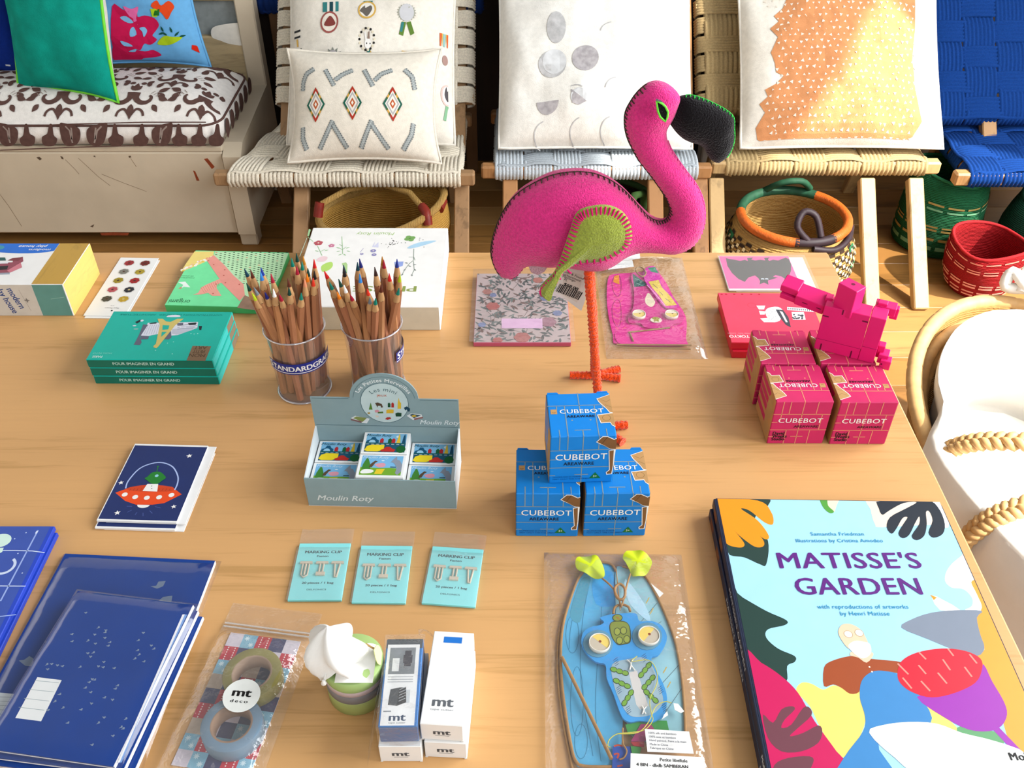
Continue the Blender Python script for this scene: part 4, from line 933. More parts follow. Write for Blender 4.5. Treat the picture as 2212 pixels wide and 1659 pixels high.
b = MB(); b.box(.012, .0115, .049, .034, .026, .059, PW, bev=.0006); b.box(.029, .018, .042, .037, .026, .056, PW, bev=.0006); b.box(.014, .012, .056, .024, .020, .0625, PW, bev=.0006); b.build('arm', t)
b = MB(); b.box(.0272, -.004, .004, .0345, .006, .020, PW, bev=.0006); b.box(.030, -.009, .001, .0405, .005, .0125, PW, bev=.0006); b.box(.0335, -.013, -.003, .0445, -.002, .0085, PW, bev=.0006)
S = front_surf(t, -.013); b.ink(S, rect(.0345, .0025, .0362, .0045), SLOT, 1); b.ink(right_surf(t, .0445), disc(-.0075, .0035, .0016, n=12), SLOT, 1); b.build('foot', t)

# ================================================================== small helper for flat printed cartons
def carton(name, label, cat, x, y, z, rz, w, d, h, col, part='carton', bev=.0006, top=None, group=None, sides=None):
    t = thing(name, label, cat, (x, y, z), rz, group); b = MB(); b.box(-w / 2, -d / 2, 0, w / 2, d / 2, h, M(col, rough=.5, var=.03), bev=bev)
    return t, b, top_surf(t, h), front_surf(t, -d / 2), right_surf(t, w / 2)
# ---- play house box
t = thing('play_house_box', 'long modern play house toy box with wood grain end', 'box', (-.70, 1.0225, T), 0)
w, d, h = .286, .097, .048; b = MB(); WP = M('#f4f2f0', rough=.35, var=.02)
b.box(-w / 2, -d / 2, 0, w / 2, d / 2, h, WP, bev=.0006); S, Sf, Sr = top_surf(t, h), front_surf(t, -d / 2), right_surf(t, w / 2)
WG = wood('#c9a24e', stretch=(12, 3, 3), scale=7, var=.1, rough=.4)
b.ink(S, rect(w / 2 - .0395, -d / 2 + .0005, w / 2 - .0005, d / 2 - .0005), WG, 1); b.ink(Sr, rect(-d / 2 + .0005, .0005, d / 2 - .0005, h - .0005), wood('#f3d27c', stretch=(3, 3, 12), scale=7, var=.08, rough=.4), 1)  # end wood coloured paler than the top, as if lit from the side
b.ink(Sf, rect(w / 2 - .0395, .0006, w / 2 - .0015, h - .0006), M('#6fa29a', rough=.35), 1); b.line(Sf, [(w / 2 - .022, .026), (w / 2 - .004, .029)], .0005, ink('#a8cdc4'), 2)
b.ink(Sf, rect(-w / 2 + .001, .0006, w / 2 - .0398, h - .0006), M('#d9d2c8', rough=.4), 1)
b.ink(S, cr([(-w / 2, .0475), (-.05, .0475), (.04, .0477), (.1030, .0477)], 3, False) + cr([(.1030, .030), (.09, .0255), (.06, .0235), (0, .028), (-w / 2, .030)], 4, False), M('#1f79d8', rough=.35), 1)
b.text(S, 'modern', .083, .0345, .0050, WHI, 2, PI, bold=.02, shear=.15, w=.0062); b.text(S, 'play house', .071, .0430, .0055, WHI, 2, PI, bold=.02, shear=.15, w=.0060)
b.ink(S, disc(.025, .037, .010, .006), ink('#4f9fb4'), 2)
for pts, c, l in (([(-.04, -.030), (.067, -.022), (.077, -.010), (.071, .001), (.073, .004), (.068, .015), (.058, .010), (.06, .002), (-.04, -.006)], '#a05a68', 2), ([(-.04, -.004), (.055, -.001), (.055, .003), (-.04, .0)], '#e8e8ec', 3), ([(-.04, .001), (.035, .005), (.04, .013), (-.04, .010)], '#d0582e', 3),
                  ([(.022, .004), (.036, .005), (.030, .013), (.018, .012)], '#e0a040', 4), ([(.034, .005), (.05, .006), (.046, .013), (.03, .013)], '#3f6a66', 5), ([(.052, .006), (.066, .005), (.069, .014), (.056, .012)], '#8a4a50', 4), ([(.012, -.022), (.060, -.015), (.058, -.006), (.02, -.011)], '#3a3438', 4),
                  ([(.067, -.022), (.077, -.010), (.071, .001), (.061, -.018)], '#d88a96', 4), ([(-.04, -.034), (.068, -.026), (.066, -.022), (-.04, -.030)], '#a8acb8', 1)): b.ink(S, pts, ink(c), l)
NB = ink('#31518e')
b.text(Sf, 'modern', .074, .026, .0085, NB, 2, D(-76), bold=.03, w=.0068); b.text(Sf, 'play house', .0615, .024, .0085, NB, 2, D(-76), bold=.03, w=.0068); b.line(Sf, [(.0855, .040), (.0905, .008)], .0004, ink('#a59c96'), 2)
b.ink(Sf, star(.0905, .024, .004, 4, .4), ink('#8d8782'), 2); b.build('carton', t)
# ---- flower sticker cards
for k, (dx, dy, dz, lb) in enumerate(((.0025, -.004, .0, 'white card strip lying underneath the flower sticker card'), (0, 0, .0008, 'white card strip with ten round flower stickers beside the play house box'))):
    t = thing('sticker_card', lb, 'card', (-.5165 + dx, 1.0405 + dy, T + dz), D(-1.6), 'flower sticker cards'); b = MB(); b.box(-.0265, -.0685, 0, .0265, .0685, .0007, M('#f7f6f5', rough=.4, var=.01))
    if k:
        S = top_surf(t, .0007)
        for i, c in enumerate(('#a83a3e', '#7e2f2a', '#8d8c84', '#b7a23a', '#a3922e', '#b02f34', '#c0606a', '#3a3a42', '#5a584e', '#c8a83e')):
            x, y = (-.010 if i % 2 == 0 else .012), .055 - (i // 2) * .0215; b.ink(S, disc(x, y, .0078, n=20), M('#e4e2de', var=.05), 1)
            for j in range(7): b.ink(S, disc(x + .0038 * math.cos(j * .898), y + .0038 * math.sin(j * .898), .0030, n=9), M(c, var=.25, scale=500), 2)
            b.ink(S, disc(x, y, .0017, n=9), ink('#d8c890' if i in (7, 9) else '#5a3a30'), 4)
        b.text(S, 'Paper Flowers', .004, -.0505, .0022, ink('#5a5a5e'), 2, PI); b.text(S, 'cards', .003, -.0455, .0016, ink('#8a8a8e'), 2, PI); b.ink(S, disc(.006, -.0570, .0013, n=10), BLK, 2)
    b.build('card', t)
# ---- origami box
t, b, S, Sf, Sr = carton('origami_box', 'flat mint green origami paper box behind the teal boxes', 'box', -.3745, 1.0455, T, D(-2.5), .130, .131, .0105, '#62d98a')
z5 = crop(330, 530, 640, 2212); q = lambda p: S.uv(z5(p))
b.ink(S, rect(-.0648, -.0653, .0648, .0653), M('#84ecae', rough=.4), 0)
b.ink(S, q([(645, 95), (945, 95), (935, 150), (800, 260), (640, 330), (430, 410), (520, 270)]), ink('#f5df8a'), 1)
b.ink(S, q([(960, 95), (2090, 125), (1960, 480), (1700, 900), (1420, 820), (1400, 600), (1250, 470), (1100, 300), (940, 170)]), M('#c5ecc0', rough=.45), 2)
b.ink(S, q([(830, 230), (940, 150), (1100, 300), (1250, 470), (1400, 600), (1420, 770), (1340, 860), (1040, 560), (1030, 520)]), M('#f0a79a', rough=.45), 3)
b.ink(S, q([(1030, 520), (1060, 575), (985, 610), (985, 660), (1060, 780), (915, 780), (855, 735), (740, 760), (620, 765), (700, 735), (750, 650), (820, 610)]), M('#f3b2a2', rough=.45), 4)
for i in range(9): b.line(S, q([(740 + i * 32, 650 - i * 12), (800 + i * 28, 740 - i * 14)]), .0004, ink('#d9796c'), 5)
b.ink(S, q([(1420, 770), (1720, 900), (1640, 1010), (1300, 965)]), M('#a58672', rough=.6, var=.2), 3)
random.seed(11)
for iy in range(15):
    for ix in range(17):
        x, y = q([(980 + ix * 68 + iy * 6 - 10 * iy, 115 + iy * 33 + (ix % 2) * 16)])[0]
        zx, zy = 980 + ix * 68 - iy * 4, 115 + iy * 33
        if zx < 960 + max(0, zy - 150) * 1.02 or zx > 2070 - max(0, zy - 130) * .42: continue
        b.ink(S, disc(x, y, .0017, .0015, 7, a0=0, a1=PI), ink('#1f4a36' if (ix * 7 + iy * 3) % 11 else '#e59a80'), 4)
for i in range(22):
    x, y = 450 + i * 23, 380 - i * 10 + random.uniform(-18, 25); b.ink(S, disc(*q([(x, y)])[0], .0022, n=8), ink(random.choice(['#f3c6a4', '#fbf3df', '#f0a08a', '#ecd36a', '#fff6ee'])), 2)
for x, y in ((860, 240), (940, 300), (1110, 380), (1095, 465), (1120, 580), (1335, 605), (975, 600), (930, 745)): b.ink(S, disc(*q([(x, y)])[0], .0011, n=7), ink('#c0584e'), 5)
b.ink(S, q([(390, 570), (500, 560), (580, 650), (480, 640), (440, 660), (470, 610)]), ink('#f4fbf5'), 2); b.ink(S, q([(390, 665), (450, 640), (440, 670)]), ink('#e58a78'), 2)
b.text(S, 'origami', *q([(425, 838)])[0], .0088, ink('#23603c'), 2, PI, w=.0064); b.text(S, 'CONTENTS', *q([(520, 495)])[0], .0022, ink('#2a6a44'), 2, PI, w=.003); b.text(S, '60 sheets', *q([(540, 468)])[0], .0022, ink('#2a6a44'), 2, PI, w=.003)
b.build('carton', t)
# ---- three teal picture boxes
def art_paris(b, t, h):
    S, Sf = top_surf(t, h), front_surf(t, -.0475); z = crop(160, 640, 540, 2212); q = lambda p: S.uv(z(p))
    GD, W_, G_, DK = ink('#d3c077'), ink('#dfe0ea'), ink('#6e6f80'), ink('#2d3038')
    b.ink(S, q([(930, 335), (1560, 325), (1550, 400), (1300, 490), (1220, 495), (1100, 470), (980, 490), (940, 500), (840, 495)]), W_, 1)
    for p, c in (([(870, 355), (930, 360), (830, 510), (850, 580), (830, 615), (750, 610), (780, 560), (820, 480)], G_), ([(1220, 440), (1225, 520), (1190, 545), (1125, 540), (1150, 470)], G_), ([(940, 340), (1040, 325), (1035, 345), (960, 350)], DK), ([(1290, 340), (1375, 335), (1370, 365), (1300, 365)], G_), ([(1430, 340), (1540, 330), (1530, 360), (1450, 365)], DK),
                 ([(1235, 415), (1530, 380), (1480, 430), (1290, 485), (1230, 470)], ink('#c4c6d2')), ([(840, 495), (945, 505), (930, 540), (840, 545)], G_), ([(770, 325), (830, 295), (850, 310), (790, 345)], DK), ([(1570, 375), (1610, 375), (1600, 425), (1575, 425)], DK)): b.ink(S, q(p), c if not isinstance(c, str) else ink(c), 2)
    for i in range(6): b.line(S, q([(935 + i * 26, 360), (880 + i * 30, 480)]), .0006, ink('#b9bbc9'), 3)
    for i in range(3):
        b.line(S, q([(1300, 372 + i * 22), (1550, 345 + i * 26)]), .0008, DK if i == 0 else ink('#9193a4'), 3); b.ink(S, q([(1265 + i * 60, 400), (1290 + i * 60, 400), (1280 + i * 60, 380)]), W_, 4)
    b.ink(S, disc(*q([(855, 308)])[0], .0020), W_, 2); b.ink(S, disc(*q([(760, 372)])[0], .0022, .001), W_, 2); b.ink(S, disc(*q([(780, 412)])[0], .003, .0015), ink('#8fbcb6'), 1)
    b.ink(S, q([(1050, 285), (1115, 285), (1160, 320), (1215, 325), (1300, 285), (1380, 285), (1270, 370), (1055, 640), (1035, 655), (1000, 645), (1000, 625), (1030, 600), (1080, 365)]), GD, 4)
    TL = M('#17b3a3', rough=.4, var=.03); b.ink(S, q([(1115, 365), (1200, 370), (1185, 420), (1110, 425)]), TL, 5); b.ink(S, q([(1105, 450), (1170, 450), (1095, 515)]), TL, 5)
    b.ink(S, q(cr([(1165, 255), (1200, 240), (1290, 235), (1335, 245), (1320, 262), (1180, 262)], 3)), W_, 1)
    for x, y in ((1470, 470), (1510, 475), (1555, 470), (1175, 590), (1235, 725), (1250, 575), (1025, 680)): b.ink(S, disc(*q([(x, y)])[0], .0007, n=8), ink('#bfe6dc'), 1)
    b.ink(S, q([(1490, 625), (1725, 630), (1650, 815), (1415, 810)]), ink('#8b7158'), 1)
    for i, s_ in enumerate(('MON', 'PETIT', 'ART')): b.text(S, s_, *q([(1555 + i * 22, 725 - i * 48)])[0], .0058, ink('#5a4630'), 2, PI, bold=.02, w=.0056 if i != 1 else .0040)
    b.text(S, 'PARIS', *q([(300, 748)])[0], .0036, ink('#d5efe8'), 2, PI, bold=.03, w=.0032); b.text(S, 'MON PETIT', *q([(360, 708)])[0], .0024, ink('#9fdcd0'), 2, PI, w=.0030)
    b.text(S, 'CONSTRUCTION DE PAPIER  ARCHITECTURE', 0, .0415, .0028, ink('#0c8377'), 1, PI, w=.0042)
def teal_box(label, dx, z, k):
    t = thing('picture_box', label, 'box', (-.4125 + dx, .886 - dx * .15, T + z), D(-.6), 'teal picture boxes in a stack'); b = MB(); b.box(-.0725, -.0475, 0, .0725, .0475, .0118, M('#12b8a8', rough=.35, var=.03), bev=.0008)
    Sf = front_surf(t, -.0475); b.ink(Sf, rect(-.0718, .0007, .0718, .0111), M('#0b7a68', rough=.4), 0); b.text(Sf, 'POUR IMAGINER EN GRAND', -.008, .0042, .0038, ink('#cfe9df'), 1, bold=.02, w=.0038)
    Sr = right_surf(t, .0725); b.ink(Sr, rect(-.046, .001, .046, .0108), M('#2fd3cf', rough=.3), 0); b.ink(Sr, rect(.018, .001, .044, .0108), ink('#9c8a74'), 1)
    if k: art_paris(b, t, .0118)
    b.build('carton', t)
teal_box('teal picture box at the bottom of the stack of three', .0016, 0, 0); teal_box('teal picture box in the middle of the stack of three', .0008, .012, 0); teal_box('teal picture box with the gold tower, on top of the stack', 0, .024, 1)
# ---- big white flower press box
t, b, S, Sf, Sr = carton('flower_press_box', 'big white box printed with wild flowers behind the pencil cups', 'box', -.1815, 1.0375, T, D(-.2), .186, .188, .036, '#f6f4f1', bev=.001)
z7 = crop(620, 480, 1000, 2212); q = lambda p: S.uv(z7(p))
b.ink(Sf, rect(-.092, .0008, .092, .0345), M('#ddd3bd', rough=.6), 0); b.line(Sr, [(-.090, .001), (-.088, .032)], .0008, BLK, 1)
LGn, PKr, LV = ink('#a9cf9f'), ink('#c4646e'), ink('#9a98c6')
b.ink(S, q([(275, 85), (300, 95), (275, 180), (255, 175)]), LGn, 1)
b.line(S, q([(160, 430), (250, 200)]), .0007, ink('#bfdccb'), 1)
for p in ([(265, 190), (330, 245)], [(385, 300), (440, 420)], [(690, 180), (700, 400)], [(700, 350), (650, 320)], [(705, 340), (745, 310)], [(700, 300), (660, 280)], [(420, 370), (480, 340)], [(1595, 335), (1590, 480)], [(1590, 480), (1530, 530), (1480, 600), (1450, 655)], [(1590, 490), (1600, 600), (1575, 650)], [(1595, 440), (1610, 480)], [(1590, 440), (1530, 440)]): b.line(S, q(p), .0009, LGn if p[0][0] < 1500 else ink('#9aa79b'), 1)
for cx, cy, r, m, n in ((395, 262, .0052, PKr, 5), (560, 295, .0036, ink('#d58aa6'), 5), (1085, 360, .0042, LV, 8), (1095, 410, .0036, LV, 8), (940, 400, .0026, LV, 6), (1545, 205, .0066, ink('#86b36c'), 4)):
    x, y = q([(cx, cy)])[0]
    for j in range(n): b.ink(S, disc(x + r * .6 * math.cos(2 * PI * j / n + .5), y + r * .6 * math.sin(2 * PI * j / n + .5), r * (.62 if n < 6 else .36), n=9), m, 1 + j % 2)
    b.ink(S, disc(x, y, r * .25, n=8), ink('#f4e4dc' if n != 4 else '#6f9a58'), 4)
for x, y, a in ((620, 370, .3), (660, 330, 2.6), (740, 330, .5), (750, 360, -.4), (400, 370, 2.7), (470, 360, .4), (710, 400, -.8), (690, 400, 3.8)): b.ink(S, leaf(*q([(x, y)])[0], .006, .0018, a), LGn, 2)
for x, y, a in ((1490, 590, -2), (1600, 590, -1), (1585, 540, .4), (1560, 560, 2.5), (1520, 520, 2.6), (1460, 650, -2), (1570, 655, -1.4)): b.ink(S, leaf(*q([(x, y)])[0], .0048, .002, a), ink('#8d9590'), 2)
random.seed(2)
for i in range(26): b.ink(S, disc(*q([(1340 + random.gauss(0, 42), 275 + random.gauss(0, 22))])[0], .0007, n=6), BLK, 1)
for x, y in ((1335, 233), (1670, 202), (1710, 222), (1722, 313), (1665, 225), (1490, 260)): b.ink(S, disc(*q([(x, y)])[0], .0008, n=6), BLK, 1)
b.ink(S, q(cr([(1515, 320), (1600, 275), (1740, 240), (1880, 235), (1760, 280), (1620, 320), (1540, 332)], 3)), ink('#b9daee'), 1); b.ink(S, q(cr([(430, 560), (480, 520), (560, 500), (575, 550), (530, 600), (450, 625)], 4)), ink('#bfe07c'), 1)
b.ink(S, q([(1350, 500), (1465, 495), (1455, 550), (1360, 580)]), ink('#9fb0e4'), 1); b.ink(S, q([(690, 520), (740, 505), (760, 530), (755, 650), (720, 640), (700, 600), (715, 570)]), ink('#b9d89a'), 1); b.ink(S, q(cr([(370, 470), (440, 430), (510, 440), (480, 490), (400, 495)], 3)), ink('#f2d6da'), 1)
b.ink(S, q([(1070, 310), (1110, 240), (1095, 300), (1150, 250), (1150, 320)]), ink('#dcdcf0'), 1); b.line(S, q([(920, 380), (960, 330)]), .0006, LV, 1)
b.text(S, 'Moulin Roty', *q([(1115, 128)])[0], .0078, ink('#b3d08a'), 1, PI, shear=.25, w=.0072)
b.text(S, 'PRESSE', *q([(1235, 805)])[0], .0120, ink('#9aa860'), 1, PI, bold=.03, w=.0185)
b.build('carton', t)
# ---- flowered notebook in its sleeve
t = thing('flower_notebook', 'pale pink and grey leaf pattern notebook in a clear sleeve', 'notebook', (.0125, .986, T), D(0))
b = MB(); b.box(-.0595, -.0765, .0002, .0595, .0765, .0062, M('#c9627a', rough=.6), bev=.0006); S = top_surf(t, .0062); b.ink(S, rect(-.059, -.0758, .059, .0762), M('#cfbcbb', rough=.5, var=.12, scale=30), 0); random.seed(21)
LFS = [ink(c) for c in ('#6d7273', '#7f8886', '#5f6264', '#8a6f6a')]
for i in range(420):
    x, y, a = random.uniform(-.057, .057), random.uniform(-.074, .074), random.uniform(0, 6.28); P_ = leaf(x, y, random.uniform(.007, .013), random.uniform(.0022, .0042), a, 4)
    P_ = clip_cell(P_, -.0588, -.0755, .0588, .076)
    if len(P_) > 2: b.ink(S, P_, random.choice(LFS), 1 + i % 3)
for i in range(26):
    p = [(random.uniform(-.05, .05), random.uniform(-.07, .07))]
    a = random.uniform(0, 6.28)
    for k in range(4): a += random.uniform(-.5, .5); p.append((max(-.058, min(.058, p[-1][0] + .008 * math.cos(a))), max(-.075, min(.075, p[-1][1] + .008 * math.sin(a)))))
    b.line(S, p, .0006, ink('#6b5a58'), 1)
for x, y, r, c in ((-.037, -.0, .0085, '#bd6a66'), (-.045, .033, .006, '#b98078'), (.030, .018, .006, '#7f88b0'), (-.037, .025, .0045, '#8a92b8'), (.033, -.034, .010, '#b78a98'), (.0, -.066, .010, '#c07874'), (.022, .060, .0065, '#bf7a70'), (-.05, -.04, .005, '#8f9ac0'), (.045, -.015, .006, '#8890b4'), (-.03, -.072, .006, '#c2706c'), (.052, .05, .005, '#b98078')):
    for j in range(6): b.ink(S, clip_cell(disc(x + r * .5 * math.cos(j * 1.05), y + r * .5 * math.sin(j * 1.05), r * .55, n=9), -.0588, -.0755, .0588, .076), M(c, var=.15, scale=300), 5 + j % 2)
b.ink(S, rect(-.0255, -.0475, .0255, -.0270), M('#f3cdec', rough=.5), 9); b.ink(S, rect(-.0245, -.0465, .0245, -.0280), M('#eec4e6', rough=.5), 10); b.build('cover', t)
b = MB(); F1 = film('sleeve_film', .05, .03, wrinkle=.15, scale=12)
b.sheet(lambda i, j: (-.0645 + i * .129, -.0785 + j * .161, .0098 + .0012 * noise.noise(Vector((i * 3, j * 3, 1)))), 10, 10, F1); b.build('sleeve', t)
# ---- flat things with a film pouch
def pouch(b, w, l, h, m, x0=None, y0=None, seed=0, wr=.001, n=18, pw=4, base=.0004):
    def f(i, j):
        u, v = 2 * i - 1, 2 * j - 1; k = max(0, (1 - abs(u) ** pw) * (1 - abs(v) ** pw))
        return ((i - .5) * w, (j - .5) * l, base + h * k ** .6 + wr * k * noise.noise(Vector((i * 5 + seed, j * 5, seed))))
    b.sheet(f, n, n, m); b.sheet(lambda i, j: ((.5 - i) * w, (j - .5) * l, base * .4), 1, 1, m)
BAG = film('bag_film', .03, .012, wrinkle=.7, scale=26)
# ---- bat card
t = thing('bat_card', 'pink greeting card with a dark flying bat, white envelope behind', 'card', (.3415, 1.069, T), D(0))
b = MB(); b.box(-.046, -.041, 0, .0605, .0415, .0012, M('#f7f6f5', rough=.4)); b.build('envelope', t)
b = MB(); b.box(-.056, -.0415, .0013, .0405, .0415, .0032, M('#f5f3f2', rough=.4)); S = top_surf(t, .0032); b.ink(S, rect(-.0555, -.038, .0402, .0412), M('#f45fb0', rough=.3), 0)
z = crop(1520, 530, 2000, 1731); q = lambda p: S.uv(z(p)); BT = M('#4a4a4c', rough=.4, var=.1)
b.ink(S, q([(172, 98), (200, 108), (240, 112), (285, 122), (320, 112), (345, 124), (338, 98), (385, 96), (370, 110), (400, 118), (440, 112), (480, 118), (470, 98), (515, 95), (500, 108), (510, 122), (540, 112), (580, 118), (640, 95), (665, 110), (682, 150), (680, 200), (650, 275), (610, 245), (560, 232), (540, 245), (580, 252), (500, 275), (505, 308), (470, 290), (435, 305), (440, 280), (425, 255), (400, 235), (350, 250), (320, 285), (270, 262), (220, 215), (185, 160)]), BT, 1)
for x in (460, 492):
    b.ink(S, disc(*q([(x, 263)])[0], .0022, .002, 12), ink('#dfe8f2'), 2); b.ink(S, disc(*q([(x + 1, 265)])[0], .001, n=8), BLK, 3)
b.build('card', t)
b = MB(); b.sheet(lambda i, j: (-.058 + i * .121, -.0435 + j * .087, .0042 + .0006 * noise.noise(Vector((i * 4, j * 4, 8)))), 8, 8, film('sleeve_film', .05, .03, wrinkle=.15, scale=12)); b.build('sleeve', t)
# ---- red city boxes
for k, lb in enumerate(('red city puzzle box at the bottom, under the one with the black and white bird', 'pinkish red city puzzle box printed with a black and white bird')):
    t = thing('city_box', lb, 'box', (.3195 + (.0025 if not k else 0), .9425 - (.0035 if not k else 0), T + .0105 * k), D(-.8), 'red city boxes'); b = MB(); b.box(-.0575, -.0525, 0, .0575, .0525, .0102, M('#e8324a', rough=.35), bev=.0007)
    if k:
        S = top_surf(t, .0102); z = crop(1520, 530, 2000, 1731); q = lambda p: S.uv(z(p)); b.ink(S, rect(-.057, -.052, .057, .052), M('#f2506e', rough=.3), 0)
        for x in (140, 175, 238, 300, 370, 432): b.ink(S, disc(*q([(x, 382)])[0], .0016, n=12), ink('#c22b48'), 1)
        W_, K_ = ink('#f4f2f4'), ink('#55565e')
        b.ink(S, q(cr([(500, 490), (580, 480), (620, 520), (590, 590), (520, 590), (480, 530)], 3)), W_, 1); b.ink(S, q([(560, 500), (620, 505), (660, 560), (680, 640), (640, 620), (600, 570)]), K_, 2); b.ink(S, q([(590, 510), (615, 520), (655, 600), (640, 600)]), W_, 3)
        for p in ([(440, 570), (520, 565), (560, 600), (470, 600)], [(410, 470), (480, 470), (470, 500), (430, 500)], [(430, 510), (480, 515), (475, 540), (440, 540)]): b.ink(S, q(p), W_, 2)
        b.ink(S, q([(685, 520), (780, 520), (795, 580), (695, 580)]), W_, 1); random.seed(6)
        for i in range(16): x, y = random.uniform(690, 780), random.uniform(525, 575); b.ink(S, q([(x, y), (x + 14, y + 2), (x + 10, y + 12), (x - 3, y + 9)]), K_, 2)
        for i in range(40): b.ink(S, disc(*q([(random.uniform(490, 600), random.uniform(490, 585))])[0], .0004, n=6), K_, 4)
        b.ink(S, q([(650, 480), (860, 495), (860, 520), (650, 505)]), W_, 1)
        for i in range(14): b.ink(S, q([(655 + i * 15, 488 + i), (663 + i * 15, 488 + i), (659 + i * 15, 508 + i)]), K_, 2)
        b.ring(S, *q([(375, 468)])[0], .005, .0054, ink('#d8324e'), 1, n=20)
        b.text(S, 'TOKYO', *q([(275, 700)])[0], .0050, WHI, 2, PI, bold=.04, w=.0048); b.text(S, 'Paris - New York - London', *q([(300, 683)])[0], .0018, ink('#f8c8d0'), 2, PI, w=.0022)
    b.build('carton', t)
# ---- alien cards
z6 = crop(0, 940, 520, 2212)
for k, lb in enumerate(('dark blue greeting card lying under the flying saucer card', 'dark blue greeting card with a green alien in an orange flying saucer')):
    t = thing('alien_card', lb, 'card', (-.3655 + .0005 * k, .6685 + .0065 * k, T + .0034 * k), D(-2.2), 'dark blue alien cards')
    b = MB(); b.box(-.032, -.054, 0, .0468, .0555, .0010, M('#f8f7f6', rough=.4)); b.build('envelope', t)
    b = MB(); b.box(-.0405, -.0545, .0012, .0385, .0545, .0032, M('#f6f5f4', rough=.4)); S = top_surf(t, .0032); b.ink(S, rect(-.0395, -.0525, .0385, .0520), M('#2c3d74', rough=.4, var=.04), 0)
    if k:
        q = lambda p: S.uv(z6(p)); OG = ink('#ee5a28'); W_ = ink('#f5f3f0'); GN = ink('#2f8a3c')
        b.ink(S, q([(1060, 530), (1200, 480), (1300, 462), (1440, 460), (1580, 475), (1670, 545), (1510, 625), (1400, 640), (1250, 640), (1150, 605)]), OG, 1); b.ink(S, q(cr([(1165, 490), (1300, 462), (1450, 460), (1590, 480), (1580, 515), (1400, 520), (1240, 515)], 3)), ink('#d4502a'), 2)
        for i in range(12): b.line(S, q([(1190 + i * 33, 512), (1205 + i * 33, 490)]), .0004, ink('#8f3520'), 3)
        for x, y in ((1147, 547), (1243, 570), (1350, 577), (1463, 572), (1576, 552)): b.ink(S, disc(*q([(x, y)])[0], .0029, n=14), W_, 4)
        b.line(S, q(cr([(1155, 490), (1180, 420), (1280, 310), (1400, 260), (1500, 255), (1590, 295), (1635, 380), (1630, 450), (1605, 505)], 4, False)), .0014, ink('#b8c8f0'), 2)
        b.ink(S, q([(1355, 450), (1455, 450), (1445, 520), (1310, 515)]), W_, 4); b.ink(S, q(cr([(1330, 400), (1360, 380), (1400, 345), (1470, 340), (1510, 370), (1525, 395), (1490, 420), (1450, 448), (1390, 445), (1350, 415)], 3)), GN, 5)
        b.line(S, q([(1440, 345), (1452, 295)]), .0008, GN, 4); b.ink(S, disc(*q([(1453, 290)])[0], .0011, n=8), GN, 5); b.ink(S, disc(*q([(1441, 375)])[0], .0019, n=12), ink('#9fd4e4'), 6)
        for y in (470, 492): b.ink(S, disc(*q([(1395, y)])[0], .0006, n=6), BLK, 6)
        b.ink(S, disc(*q([(1320, 642)])[0], .0062, .0042, 16, a0=PI, a1=2 * PI), W_, 4)
        for a in ([(1165, 655), (1215, 655)], [(1170, 710), (1210, 690)], [(1240, 735), (1260, 710)], [(1315, 745), (1315, 715)], [(1400, 720), (1375, 695)], [(1475, 670), (1425, 658)]): b.line(S, q(a), .0007, ink('#5a6aa6'), 3)
        for x, y, r in ((1740, 192, .0034), (1112, 438, .003), (1597, 658, .003), (1078, 715, .0034)): b.ink(S, star(*q([(x, y)])[0], r, 5, .42, .3), W_, 3)
    b.build('card', t)
# ---- periwinkle folders at the edge
PV = M('#4a63b4', rough=.35, var=.05)
for k, lb in enumerate(('periwinkle blue notebook lying under the one with the moon', 'periwinkle blue notebook with white moon and lines at the edge of the picture')):
    t = thing('moon_notebook', lb, 'notebook', (-.545 - .002 * k + .004, .49 + .003 * k, T + .0055 * k), 0, 'periwinkle notebooks'); b = MB()
    b.box(-.10, -.118, 0, .10, .118, .0052, M('#3555c8', rough=.35), bev=.0006); S = top_surf(t, .0052); b.ink(S, rect(-.0995, -.1175, .096, .1175), PV, 0)
    if k:
        q = lambda p: S.uv(z6(p)); MT = ink('#d9f0e6'); LT = ink('#a9bdf0')
        x, y = q([(40, 1200)])[0]; b.ring(S, x, y, .008, .0106, ink('#d4e0f4'), 1, a0=-2.2, a1=1.0)
        b.line(S, q([(350, 875), (5, 1525)]), .0014, LT, 1); b.line(S, q([(345, 880), (330, 905)]), .0018, ink('#dfe8fb'), 2); b.line(S, q([(-200, 1060), (150, 1060), (300, 1065), (410, 1080)]), .0010, ink('#d4e0f8'), 1); b.line(S, q([(-200, 1385), (235, 1388)]), .0010, ink('#d4e0f8'), 1)
        b.line(S, q([(-300, 1700), (150, 1650)]), .001, LT, 1)
        b.ink(S, disc(*q([(5, 970)])[0], .010, .0085), MT, 2); b.ink(S, q([(-60, 1040), (35, 1035), (20, 1075), (-60, 1110)]), MT, 2)
        for x, y in ((240, 897), (135, 953), (165, 1088), (205, 1268)): b.ink(S, disc(*q([(x, y)])[0], .0007, n=6), ink('#d4e0f8'), 1)
    b.build('cover', t)
